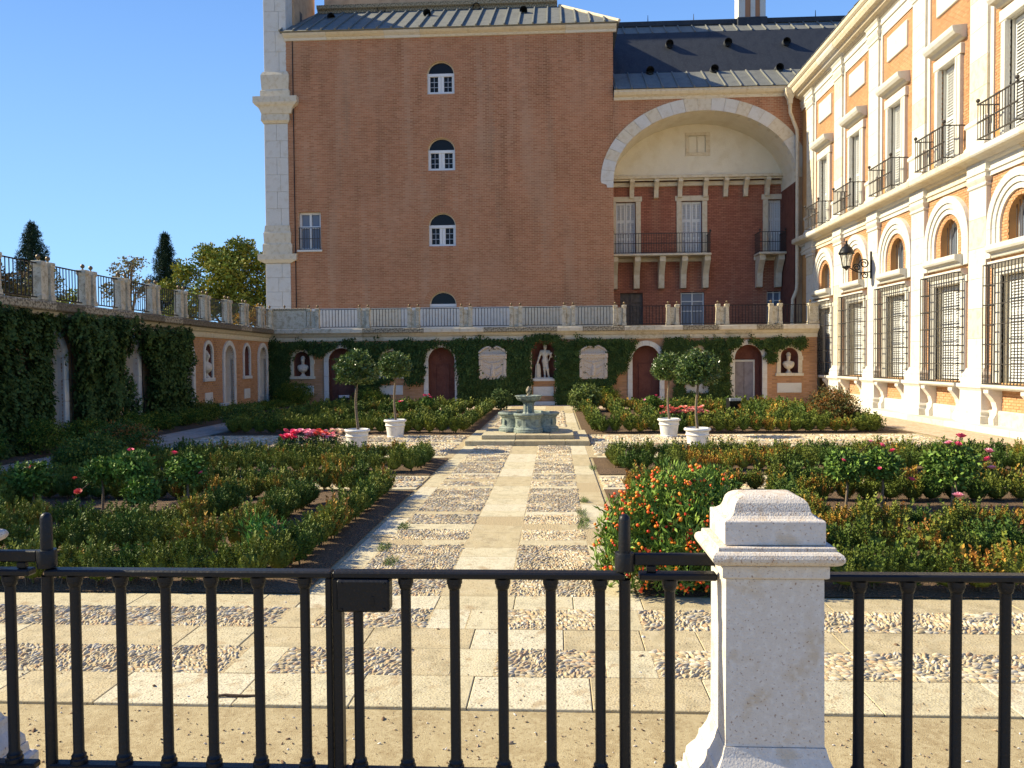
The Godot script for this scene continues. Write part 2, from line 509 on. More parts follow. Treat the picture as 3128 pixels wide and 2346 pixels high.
	mat("green_marble", W, blend_tex(S, Color(0.51, 0.55, 0.50), [[coarse2, Color(0.33, 0.375, 0.355), 0.42, 0.75, 0.8], [mid, Color(0.62, 0.65, 0.59), 0.55, 0.8, 0.6], [spots, Color(0.28, 0.31, 0.31), 0.65, 0.8, 0.6]]), 0.55, 1.3, grain, 0.3)
	mat("water", Color(0.10, 0.14, 0.13), null, 0.04)
	# plants
	var leaf := tinted("leaf", 0.6)
	leaf.cull_mode = BaseMaterial3D.CULL_DISABLED
	leaf.backlight_enabled = true
	leaf.backlight = Color(0.13, 0.16, 0.03)
	leaf.metallic_specular = 0.28
	var ivy := tinted("ivy_leaf", 0.6)
	ivy.cull_mode = BaseMaterial3D.CULL_DISABLED
	ivy.metallic_specular = 0.12
	var gloss := tinted("glossy_leaf", 0.3)
	gloss.cull_mode = BaseMaterial3D.CULL_DISABLED
	gloss.backlight_enabled = true
	gloss.backlight = Color(0.20, 0.26, 0.05)
	gloss.metallic_specular = 0.4
	var petal := tinted("petal", 0.6)
	petal.cull_mode = BaseMaterial3D.CULL_DISABLED
	petal.backlight_enabled = true
	petal.backlight = Color(0.35, 0.15, 0.15)
	tinted("berry", 0.35)
	tinted("pebble", 0.92)
	M.pebble.metallic_specular = 0.15
	mat("bark", W, blend_tex(256, Color(0.50, 0.44, 0.36), [[noise_bytes(47, 0.05, 4, 256), Color(0.36, 0.31, 0.25), 0.4, 0.7, 0.8]]), 0.9, 3.0)
	mat("dark_bark", W, blend_tex(256, Color(0.34, 0.28, 0.22), [[noise_bytes(49, 0.05, 4, 256), Color(0.24, 0.19, 0.15), 0.4, 0.7, 0.8]]), 0.9, 2.0)
	mat("terracotta", Color(0.55, 0.32, 0.20), null, 0.85)

# ---------------------------------------------------------------- masonry
var unit_brick: ArrayMesh

# one course after another of single bricks, cut at openings; palette: linear colours
func bricks(parent: Node, x0: float, x1: float, y0: float, y1: float, ops: Array, w: float, palette: Array, course := 0.075, long := 0.22, sd := 1) -> void:
	if unit_brick == null:
		var mb := MB.new()
		mb.box(Vector3.ZERO, Vector3.ONE)
		unit_brick = mb.mesh()
	var blot := FastNoiseLite.new()
	blot.seed = sd
	blot.frequency = 0.35
	var streak := FastNoiseLite.new()
	streak.seed = sd + 5
	streak.frequency = 0.9
	var xs: Array = []
	var cs: Array = []
	var row := 0
	var y := y0 + course * 0.5
	while y < y1 - course * 0.3:
		var cuts: Array = []
		for o in ops:
			if y < o[2] or y > o[3] + o[4]:
				continue
			var h: float = (o[1] - o[0]) * 0.5
			var c: float = (o[0] + o[1]) * 0.5
			if y > o[3]:
				h *= sqrt(maxf(0.0, 1.0 - pow((y - o[3]) / o[4], 2.0)))
			cuts.append([c - h, c + h])
		var x := x0 - (long * 0.5 if row % 2 == 1 else 0.0)
		while x < x1:
			var a := maxf(x, x0)
			var b := minf(x + long - 0.016, x1)
			for c in cuts:
				if a >= c[0] and b <= c[1]:
					b = a
				elif a < c[0] and b > c[0]:
					b = c[0]
				elif a < c[1] and b > c[1]:
					a = c[1]
			if b - a > 0.03:
				var out := 0.01 + rf(-0.003, 0.003)
				xs.append(Transform3D(Basis.from_scale(Vector3(b - a, course - 0.017, 0.03)), Vector3((a + b) * 0.5, y, w + out - 0.015)))
				var col: Color = palette[rng.randi() % palette.size()]
				var t := blot.get_noise_2d(a, y) * 0.16 - clampf(streak.get_noise_2d(a * 2.1 + 70.0, y * 0.14) - 0.15, 0.0, 0.4) * 0.55 + rf(-0.05, 0.05)
				# pale lime runs and patched areas
				var pale := clampf(streak.get_noise_2d(a * 1.6, y * 0.10) * 1.2 - 0.1, 0.0, 0.55) + clampf(blot.get_noise_2d(a * 0.5 + 40.0, y * 0.5) * 0.8 - 0.2, 0.0, 0.25)
				col = col.lerp(Color(0.47, 0.29, 0.18), pale)
				cs.append(Color(col.r * (1.0 + t), col.g * (1.0 + t), col.b * (1.0 + t)))
			x += long
		y += course
		row += 1
	many(parent, "bricks", unit_brick, M.brick, xs, cs)

const BRICK_BROWN := [Color(0.41, 0.185, 0.095), Color(0.435, 0.20, 0.105), Color(0.385, 0.172, 0.087), Color(0.45, 0.215, 0.115)]
const BRICK_RED := [Color(0.36, 0.145, 0.09), Color(0.40, 0.165, 0.10), Color(0.33, 0.13, 0.08)]
const BRICK_ORANGE := [Color(0.49, 0.265, 0.135), Color(0.52, 0.29, 0.15), Color(0.47, 0.25, 0.125)]
const BRICK_OCHRE := [Color(0.44, 0.245, 0.135), Color(0.48, 0.27, 0.15), Color(0.41, 0.225, 0.12)]

# a run of separate stones along local x, each with its own joint
func stones(parent: Node, called: String, prof: Array, x0: float, x1: float, each: float, m: Array, z := 0.0, y := 0.0) -> void:
	var k := maxi(1, roundi((x1 - x0) / each))
	var cuts: Array = [x0]
	for i in range(1, k):
		cuts.append(lerpf(x0, x1, (i + rf(-0.18, 0.18)) / k))
	cuts.append(x1)
	for i in k:
		var mb := MB.new()
		mb.mould(prof, cuts[i] + 0.004, cuts[i + 1] - 0.004, z + rf(-0.004, 0.004), y)
		part(parent, called, mb, m[rng.randi() % m.size()])

func arch_trim(parent: Node, cx: float, half: float, y0: float, spring: float, wide: float, out: float, m: Material) -> void:
	# white surround of an arched opening: two jambs of stones and wedge stones round the head
	var g := group_part(parent, "arch_surround")
	for s in [-1.0, 1.0]:
		var k := maxi(1, roundi((spring - y0) / 0.55))
		for i in k:
			var mb := MB.new()
			var ya: float = lerpf(y0, spring, float(i) / k) + 0.003
			var yb: float = lerpf(y0, spring, float(i + 1) / k) - 0.003
			mb.bx(cx + s * half, cx + s * (half + wide), ya, yb, -0.1, out, 0.008)
			part(g, "jamb_stone", mb, m)
	var n := 7
	for i in n:
		var mb := MB.new()
		mb.ring(Vector2(cx, spring), Vector2(half, half), Vector2(half + wide, half + wide), PI * i / n + 0.006, PI * (i + 1) / n - 0.006, 3, -0.1, out)
		part(g, "arch_stone", mb, m)

var ped_meshes := {}

func balustrade(w: Node3D, peds: Array, x0: float, x1: float, y: float, solid: Array) -> void:
	if ped_meshes.is_empty():
		var p := MB.new()
		p.stack([[0.085, 0.11, 0.0], [0.085, 0.11, 0.09], [0.072, 0.095, 0.12], [0.065, 0.088, 0.66], [0.074, 0.098, 0.69], [0.085, 0.11, 0.71], [0.085, 0.11, 0.79], [0.078, 0.10, 0.80]])
		ped_meshes.post = p.mesh()
		var q := MB.new()
		q.bx(-0.105, 0.105, 0.02, 0.70, -0.09, 0.045, 0.012)
		ped_meshes.panel = q.mesh()
		var f := MB.new()
		f.lathe([Vector2(0.018, 0.0), Vector2(0.03, 0.01), Vector2(0.014, 0.025), Vector2(0.014, 0.035), Vector2(0.035, 0.05), Vector2(0.047, 0.075), Vector2(0.047, 0.095), Vector2(0.035, 0.12), Vector2(0.012, 0.135), Vector2(0.0, 0.138)], 10)
		ped_meshes.finial = f.mesh()
		var b := MB.new()
		b.tube([Vector3(0, 0.04, 0), Vector3(0, 0.76, 0)], [0.012, 0.012], 6, false)
		ped_meshes.bar = b.mesh()
	var z := 0.12
	for x in peds:
		var g := group_part(w, "pedestal", Vector3(x, y, z))
		for s in [-1.0, 1.0]:
			inst(g, "post", ped_meshes.post, M.post_stone, Transform3D(Basis(), Vector3(s * 0.175, 0, 0)))
			inst(g, "finial", ped_meshes.finial, M.brass, Transform3D(Basis(), Vector3(s * 0.175, 0.80, 0)))
		inst(g, "panel", ped_meshes.panel, M.post_stone)
	var ends: Array = [x0]
	for x in peds:
		ends.append(x - 0.26); ends.append(x + 0.26)
	ends.append(x1)
	for i in range(0, ends.size(), 2):
		var a: float = ends[i]
		var b: float = ends[i + 1]
		if b - a < 0.15:
			continue
		var blocked := false
		for s in solid:
			if (a + b) * 0.5 > s[0] and (a + b) * 0.5 < s[1]:
				blocked = true
		if blocked:
			continue
		var g := group_part(w, "railing")
		for yy in [0.05, 0.75]:
			var mb := MB.new()
			mb.bx(a, b, y + yy - 0.012, y + yy + 0.012, z - 0.02, z + 0.02)
			part(g, "rail", mb, M.iron)
		var k := roundi((b - a) / 0.125)
		for j in range(1, k):
			inst(g, "bar", ped_meshes.bar, M.iron, Transform3D(Basis(), Vector3(lerpf(a, b, float(j) / k), y, z)))

const CORNICE := [Vector2(-0.05, 2.60), Vector2(0.04, 2.60), Vector2(0.06, 2.66), Vector2(0.06, 2.76), Vector2(0.12, 2.80), Vector2(0.16, 2.86), Vector2(0.2, 2.90), Vector2(-0.05, 2.90)]
const LEDGE := [Vector2(-0.05, 2.903), Vector2(0.27, 2.903), Vector2(0.30, 2.93), Vector2(0.30, 3.06), Vector2(0.28, 3.10), Vector2(-0.05, 3.12)]

func bust_niche(w: Node3D, cx: float, frame: bool) -> void:
	# square stone frame with an arched head round a shallow niche
	var g := group_part(w, "niche_frame")
	for s in [-1.0, 1.0]:
		var mb := MB.new()
		mb.bx(cx + s * 0.335, cx + s * 0.49, 1.21, 1.86, -0.1, 0.05, 0.008)
		part(g, "jamb_stone", mb, M.limestone_warm)
		var e := MB.new()
		e.bx(cx + s * 0.40, cx + s * 0.52, 1.70, 1.86, -0.1, 0.058, 0.008)
		part(g, "ear_stone", e, M.limestone_warm)
	var sill := MB.new()
	sill.bx(cx - 0.54, cx + 0.54, 1.09, 1.207, -0.1, 0.09, 0.012)
	part(g, "sill", sill, M.limestone_warm)
	for i in 5:
		var mb := MB.new()
		mb.ring(Vector2(cx, 1.863), Vector2(0.335, 0.335), Vector2(0.48, 0.48), PI * i / 5 + 0.008, PI * (i + 1) / 5 - 0.008, 3, -0.1, 0.05)
		part(g, "arch_stone", mb, M.limestone_warm)

func niche_shell(mb: MB, cx: float, half: float, y0: float, spring: float, z: float) -> void:
	# half round niche with a quarter dome
	var k := 12
	for i in k:
		var a0 := PI * i / k
		var a1 := PI * (i + 1) / k
		var p0 := Vector3(cx - cos(a0) * half, 0, z - sin(a0) * half)
		var p1 := Vector3(cx - cos(a1) * half, 0, z - sin(a1) * half)
		mb.quad(p0 + Vector3(0, y0, 0), p1 + Vector3(0, y0, 0), p1 + Vector3(0, spring, 0), p0 + Vector3(0, spring, 0), Vector3(cx, 0, z) - (p0 + p1) * 0.5)
		mb.tri(Vector3(cx, y0, z), p0 + Vector3(0, y0, 0), p1 + Vector3(0, y0, 0), Vector3.UP)
		for j in 6:
			var e0 := PI * 0.5 * j / 6
			var e1 := PI * 0.5 * (j + 1) / 6
			var f := func(a: float, e: float) -> Vector3: return Vector3(cx - cos(a) * cos(e) * half, spring + sin(e) * half, z - sin(a) * cos(e) * half)
			var q := [f.call(a0, e0), f.call(a1, e0), f.call(a1, e1), f.call(a0, e1)]
			mb.quad(q[0], q[1], q[2], q[3], Vector3(cx, spring, z) - (q[0] + q[2]) * 0.5)

func garden_wall_back() -> void:
	var w := thing("garden_wall", "back terrace wall of blind arches and niches under ivy", "wall", Vector3(-11.55, 0, -32.2), 0.0, "terrace walls round the garden")
	var L := 21.75
	var O := 11.55
	var ops: Array = []
	var arches := [-8.58, -4.54, 3.57, 7.55]
	for a in arches:
		ops.append([a + O - 0.53, a + O + 0.53, 0.0, 1.80, 0.53, 0.42])
	for b in [-10.2, -6.58, 5.58, 9.13]:
		ops.append([b + O - 0.335, b + O + 0.335, 1.21, 1.863, 0.335, 0.02])
	ops.append([-0.47 + O - 0.47, -0.47 + O + 0.47, 1.06, 2.09, 0.47, 0.02])
	var mb := MB.new()
	mb.wall(0.0, L, 0.0, 2.62, ops, 0.0, false)
	part(w, "wall_face", mb, M.ochre_mortar)
	bricks(w, 0.0, L, 0.02, 2.6, ops, 0.0, BRICK_OCHRE, 0.075, 0.22, 3)
	# blind arches: reveals and dark red backs
	for i in 4:
		var r := MB.new()
		r.reveal(ops[i], 0.0)
		part(w, "arch_reveal", r, M.red_plaster)
		var b := MB.new()
		b.bx(ops[i][0] - 0.1, ops[i][1] + 0.1, 0.0, 2.4, -0.6, -0.42)
		part(w, "arch_back", b, M.red_plaster)
		arch_trim(w, arches[i] + O, 0.53, 0.0, 1.80, 0.19, 0.06, M.limestone)
		if i < 3:
			# inner blind panel and plinth step
			var p := MB.new()
			p.bx(arches[i] + O - 0.26, arches[i] + O + 0.26, 0.15, 1.62, -0.42, -0.385, 0.01)
			part(w, "door_panel", p, M.red_plaster)
			var st := MB.new()
			st.bx(arches[i] + O - 0.53, arches[i] + O + 0.53, 0.0, 0.14, -0.42, -0.12, 0.01)
			part(w, "step", st, M.red_plaster)
	# the grey door in the right arch
	var d := group_part(w, "door")
	var dx := 7.55 + O
	for s in [-1.0, 1.0]:
		var f := MB.new()
		f.bx(dx - 0.08 + s * 0.42, dx - 0.08 + s * 0.35, 0.0, 1.72, -0.42, -0.36, 0.006)
		part(d, "door_frame", f, M.limestone)
		var lf := MB.new()
		lf.bx(dx - 0.08 + s * 0.005, dx - 0.08 + s * 0.345, 0.0, 1.65, -0.42, -0.38, 0.006)
		part(d, "door_leaf", lf, M.grey_door)
	var lt := MB.new()
	lt.bx(dx - 0.5, dx + 0.34, 1.655, 1.74, -0.42, -0.355, 0.006)
	part(d, "lintel", lt, M.limestone)
	# niches
	for b in [-10.2, -6.58, 5.58, 9.13]:
		var nb := MB.new()
		niche_shell(nb, b + O, 0.335, 1.21, 1.863, -0.01)
		part(w, "niche", nb, M.red_plaster)
		bust_niche(w, b + O, true)
		var pl := MB.new()
		pl.bx(b + O - 0.47, b + O + 0.47, 0.44, 0.82, -0.02, 0.03, 0.008)
		part(w, "stone_plaque", pl, M.limestone)
	var sn := MB.new()
	niche_shell(sn, -0.47 + O, 0.47, 1.06, 2.09, -0.01)
	part(w, "niche", sn, M.red_plaster)
	var sh := MB.new()
	sh.bx(-0.47 + O - 0.46, -0.47 + O + 0.46, 0.95, 1.057, -0.15, 0.12, 0.012)
	part(w, "niche_shelf", sh, M.limestone)
	var pq := MB.new()
	pq.bx(-0.88 + O, -0.07 + O, 0.36, 0.73, -0.02, 0.035, 0.008)
	part(w, "stone_plaque", pq, M.limestone)
	var pb := MB.new()
	pb.bx(-1.0 + O, 0.06 + O, 0.0, 0.14, -0.02, 0.2, 0.012)
	part(w, "niche_step", pb, M.limestone)
	for s in [-1.0, 1.0]:
		for i in 4:
			var jb := MB.new()
			jb.bx(-0.47 + O + s * 0.465, -0.47 + O + s * 0.555, 0.15 + i * 0.49, 0.15 + (i + 1) * 0.49 - 0.006, -0.05, 0.07, 0.008)
			part(w, "jamb_stone", jb, M.limestone_warm)
	# cornice, ledge, terrace body
	stones(w, "cornice_stone", CORNICE, 0.0, L, 1.2, [M.limestone_warm, M.limestone_warm, M.limestone_warm, M.post_stone])
	stones(w, "ledge_stone", LEDGE, 0.0, L, 1.3, [M.stained_stone, M.limestone_warm, M.post_stone])
	var body := MB.new()
	body.bx(-3.0, L + 0.5, 0.0, 3.05, -3.6, -0.95)
	part(w, "terrace", body, M.stained_stone)
	var fl := MB.new()
	fl.bx(-0.05, L, 2.96, 3.115, -0.95, -0.06)
	part(w, "terrace_edge", fl, M.stained_stone)
	# balustrade
	var peds: Array = []
	for x in [-9.68, -7.63, -5.62, -3.53, -1.55, 0.54, 2.54, 4.6, 6.52, 8.56]:
		peds.append(x + O)
	balustrade(w, peds, 0.25, L - 0.25, 3.12, [[0.0, 2.0]])
	var sp := MB.new()
	sp.bx(0.0, peds[0] - 0.27, 3.12, 3.86, 0.03, 0.2, 0.012)
	part(w, "parapet", sp, M.post_stone)
	var spc := MB.new()
	spc.bx(0.0, peds[0] - 0.27, 3.863, 3.93, -0.01, 0.24, 0.012)
	part(w, "parapet_cap", spc, M.stained_stone)
	var end := MB.new()
	end.stack([[0.2, 0.14, 0.0], [0.2, 0.14, 0.1], [0.17, 0.11, 0.13], [0.17, 0.11, 0.68], [0.2, 0.14, 0.72], [0.2, 0.14, 0.8]], Vector3(L - 0.2, 3.12, 0.12))
	part(w, "end_post", end, M.post_stone)
	inst(w, "finial", ped_meshes.finial, M.brass, Transform3D(Basis(), Vector3(L - 0.3, 3.92, 0.12)))
	inst(w, "finial", ped_meshes.finial, M.brass, Transform3D(Basis(), Vector3(0.7, 3.93, 0.12)))

const LEFT_LEN := 26.0
func left_frame() -> Transform3D:
	var corner := Vector3(-11.55, 0, -32.2)
	var d := Vector3(0.8, 0, 16.2).normalized()
	# local x runs away from the camera to the corner, local z looks into the garden
	return Transform3D(Basis(-d, Vector3.UP, (-d).cross(Vector3.UP)), corner + d * LEFT_LEN)

func garden_wall_left() -> void:
	var w := thing("garden_wall", "side terrace wall of ochre brick hung with dark ivy curtains", "wall", Vector3.ZERO, 0.0, "terrace walls round the garden")
	w.transform = left_frame()
	var L := LEFT_LEN
	var ops: Array = []
	var arches := [0.92, 4.66, 8.32, 11.95, 15.45, 19.1]
	var niches := [2.8, 6.55, 10.15, 13.75, 17.3]
	for a in arches:
		ops.append([L - a - 0.45, L - a + 0.45, 0.0, 1.93, 0.45, 0.34])
	for b in niches:
		ops.append([L - b - 0.30, L - b + 0.30, 1.30, 2.10, 0.30, 0.02])
	var mb := MB.new()
	mb.wall(0.0, L, 0.0, 2.62, ops, 0.0, false)
	part(w, "wall_face", mb, M.ochre_mortar)
	bricks(w, 0.0, L, 0.02, 2.6, ops, 0.0, BRICK_OCHRE, 0.075, 0.22, 9)
	for i in arches.size():
		var r := MB.new()
		r.reveal(ops[i], 0.0)
		part(w, "arch_reveal", r, M.cream_plaster)
		var b := MB.new()
		b.bx(ops[i][0] - 0.1, ops[i][1] + 0.1, 0.0, 2.45, -0.5, -0.34)
		part(w, "arch_back", b, M.ochre_mortar)
		arch_trim(w, L - arches[i], 0.45, 0.0, 1.93, 0.17, 0.06, M.limestone)
		var st := MB.new()
		st.bx(ops[i][0], ops[i][1], 0.0, 0.42, -0.34, -0.1, 0.01)
		part(w, "step", st, M.limestone_warm)
	for b in niches:
		var nb := MB.new()
		niche_shell(nb, L - b, 0.30, 1.30, 2.10, -0.01)
		part(w, "niche", nb, M.red_plaster)
		var g := group_part(w, "niche_frame")
		for s in [-1.0, 1.0]:
			var j := MB.new()
			j.bx(L - b + s * 0.30, L - b + s * 0.41, 1.30, 2.097, -0.1, 0.05, 0.008)
			part(g, "jamb_stone", j, M.limestone)
		for i in 5:
			var a := MB.new()
			a.ring(Vector2(L - b, 2.10), Vector2(0.30, 0.30), Vector2(0.41, 0.41), PI * i / 5 + 0.008, PI * (i + 1) / 5 - 0.008, 3, -0.1, 0.05)
			part(g, "arch_stone", a, M.limestone)
		var sl := MB.new()
		sl.bx(L - b - 0.44, L - b + 0.44, 1.18, 1.297, -0.1, 0.08, 0.01)
		part(g, "sill", sl, M.limestone)
		var pl := MB.new()
		pl.bx(L - b - 0.32, L - b + 0.32, 0.46, 0.82, -0.02, 0.03, 0.008)
		part(w, "stone_plaque", pl, M.limestone)
	stones(w, "cornice_stone", CORNICE, 0.0, L - 0.12, 1.2, [M.limestone_warm])
	stones(w, "ledge_stone", LEDGE, 0.0, L - 0.22, 1.3, [M.ledge_stone, M.ledge_stone, M.stained_stone])
	var body := MB.new()
	body.bx(0.0, L + 0.2, 0.0, 3.05, -3.2, -0.9)
	part(w, "terrace", body, M.stained_stone)
	var fl := MB.new()
	fl.bx(0.0, L, 2.96, 3.115, -0.9, -0.06)
	part(w, "terrace_edge", fl, M.stained_stone)
	var peds: Array = []
	for s in [23.0, 21.2, 19.4, 17.6, 15.82, 14.1, 12.45, 10.72, 8.86, 7.03, 5.06, 3.3, 1.4]:
		peds.append(L - s)
	balustrade(w, peds, 0.3, L - 0.35, 3.12, [])
	var cp := MB.new()
	cp.stack([[0.14, 0.14, 0.0], [0.14, 0.14, 0.1], [0.11, 0.11, 0.13], [0.11, 0.11, 0.68], [0.14, 0.14, 0.72], [0.14, 0.14, 0.8]], Vector3(L - 0.25, 3.12, 0.12))
	part(w, "end_post", cp, M.post_stone)
	inst(w, "finial", ped_meshes.finial, M.brass, Transform3D(Basis(), Vector3(L - 0.25, 3.92, 0.12)))

# ---------------------------------------------------------------- windows, railings
func slat_leaf(parent: Node, x0: float, x1: float, y0: float, y1: float, z: float, pitch: float, bay_rails: int, board := true) -> void:
	# one louvred shutter leaf: stiles, rails, tilted slats
	var st := 0.055
	for s in [[x0, x0 + st], [x1 - st, x1]]:
		var mb := MB.new()
		mb.bx(s[0], s[1], y0, y1, z, z + 0.04)
		part(parent, "stile", mb, M.white_paint)
	for i in bay_rails + 1:
		var mb := MB.new()
		var yy := lerpf(y0 + 0.05, y1 - 0.05, float(i) / bay_rails)
		mb.bx(x0 + st, x1 - st, yy - 0.05, yy + 0.05, z + 0.001, z + 0.038)
		part(parent, "rail", mb, M.white_paint)
	var xs: Array = []
	var cs: Array = []
	var y := y0 + 0.12
	while y < y1 - 0.1:
		xs.append(Transform3D(Basis(Vector3.RIGHT, 0.85) * Basis.from_scale(Vector3(x1 - x0 - 2 * st, 0.012, 0.085)), Vector3((x0 + x1) * 0.5, y, z + 0.02)))
		cs.append(Color(0.66, 0.66, 0.63))
		y += pitch
	many(parent, "louvres", unit_brick, M.brick, xs, cs)
	if board:
		var bb := MB.new()
		bb.bx(x0 + st, x1 - st, y0 + 0.05, y1 - 0.05, z - 0.03, z - 0.018)
		part(parent, "back_board", bb, M.white_paint)

func iron_bars(parent: Node, xs: Array, y0: float, y1: float, z: float, r := 0.011) -> void:
	var mb := MB.new()
	mb.tube([Vector3(0, y0, 0), Vector3(0, y1, 0)], [r, r], 6, false)
	var m := mb.mesh()
	for x in xs:
		inst(parent, "bar", m, M.rail_iron, Transform3D(Basis(), Vector3(x, 0, z)))

func spaced(a: float, b: float, step: float) -> Array:
	var k := maxi(1, roundi((b - a) / step))
	var out: Array = []
	for i in k + 1:
		out.append(lerpf(a, b, float(i) / k))
	return out

func balcony(parent: Node, x0: float, x1: float, y: float, z0: float, z1: float, h: float, knobs := true) -> void:
	var g := group_part(parent, "balcony")
	var yb := y + 0.06
	iron_bars(g, spaced(x0, x1, 0.115), yb, y + h, z1)
	for s in [x0, x1]:
		for zz in spaced(z0, z1, 0.13).slice(0, -1):
			iron_bars(g, [s], yb, y + h, zz)
		for yy in [yb, y + h]:
			var r := MB.new()
			r.bx(s - 0.018, s + 0.018, yy - 0.012, yy + 0.012, z0, z1 - 0.02)
			part(g, "side_rail", r, M.rail_iron)
	for yy in [yb, y + h * 0.52, y + h]:
		var r := MB.new()
		r.bx(x0 - 0.02, x1 + 0.02, yy - 0.013, yy + 0.013, z1 - 0.02, z1 + 0.02)
		part(g, "rail", r, M.rail_iron)
	if knobs:
		for s in [x0, x1]:
			inst(g, "finial", ped_meshes.finial, M.rail_iron, Transform3D(Basis(), Vector3(s, y + h + 0.01, z1)))

func arched_window(parent: Node, cx: float, half: float, y0: float, spring: float, rise: float, z: float, fan_only := false) -> void:
	var g := group_part(parent, "window")
	# white frame
	if not fan_only:
		for s in [-1.0, 1.0]:
			var a := MB.new()
			a.bx(cx + s * half, cx + s * (half - 0.12), y0 + 0.1, spring - 0.1, z, z + 0.1, 0.006)
			part(g, "stile", a, M.white_paint)
			var b := MB.new()
			b.bx(cx + s * 0.005, cx + s * 0.13, y0 + 0.1, spring - 0.1, z, z + 0.09, 0.006)
			part(g, "meeting_stile", b, M.white_paint)
			var p := MB.new()
			p.bx(cx + s * 0.13, cx + s * (half - 0.12), y0 + 0.1, spring - 0.1, z + 0.02, z + 0.03)
			part(g, "pane", p, M.glass)
			for q in 2:
				var mh := MB.new()
				var ym := lerpf(y0 + 0.1, spring - 0.1, (q + 1) / 3.0)
				mh.bx(cx + s * 0.13, cx + s * (half - 0.12), ym - 0.012, ym + 0.012, z + 0.03, z + 0.05)
				part(g, "glazing_bar", mh, M.grey_metal)
			var mv := MB.new()
			var xm: float = cx + s * (0.13 + half - 0.12) * 0.5
			mv.bx(xm - 0.012, xm + 0.012, y0 + 0.1, spring - 0.1, z + 0.03, z + 0.049)
			part(g, "glazing_bar", mv, M.grey_metal)
		var r := MB.new()
		r.bx(cx - half, cx + half, y0, y0 + 0.1, z, z + 0.12, 0.006)
		part(g, "bottom_rail", r, M.white_paint)
	var t := MB.new()
	t.bx(cx - half, cx + half, spring - 0.1, spring + 0.03, z, z + 0.11, 0.006)
	part(g, "transom", t, M.white_paint)
	var f := MB.new()
	f.ring(Vector2(cx, spring + 0.02), Vector2(half - 0.05, rise - 0.05), Vector2(half, rise), 0.0, PI, 16, z, z + 0.08)
	part(g, "fan_frame", f, M.limestone_warm)
	var gl := MB.new()
	var poly := PackedVector2Array()
	for i in 17:
		poly.append(Vector2(cx + cos(PI * i / 16) * (half - 0.04), spring + 0.02 + sin(PI * i / 16) * (rise - 0.04)))
	gl.prism(poly, z + 0.01, z + 0.02)
	part(g, "fan_pane", gl, M.glass)

func brick_arch(parent: Node, cx: float, spring: float, r0: float, r1: float, k: int, rise_scale: float) -> void:
	for i in k:
		var mb := MB.new()
		mb.ring(Vector2(cx, spring), Vector2(r0, r0 * rise_scale), Vector2(r1, r1 * rise_scale), PI * i / k + 0.012, PI * (i + 1) / k - 0.012, 1, -0.02, 0.018 + rf(-0.003, 0.003))
		part(parent, "arch_brick", mb, M.voussoir)

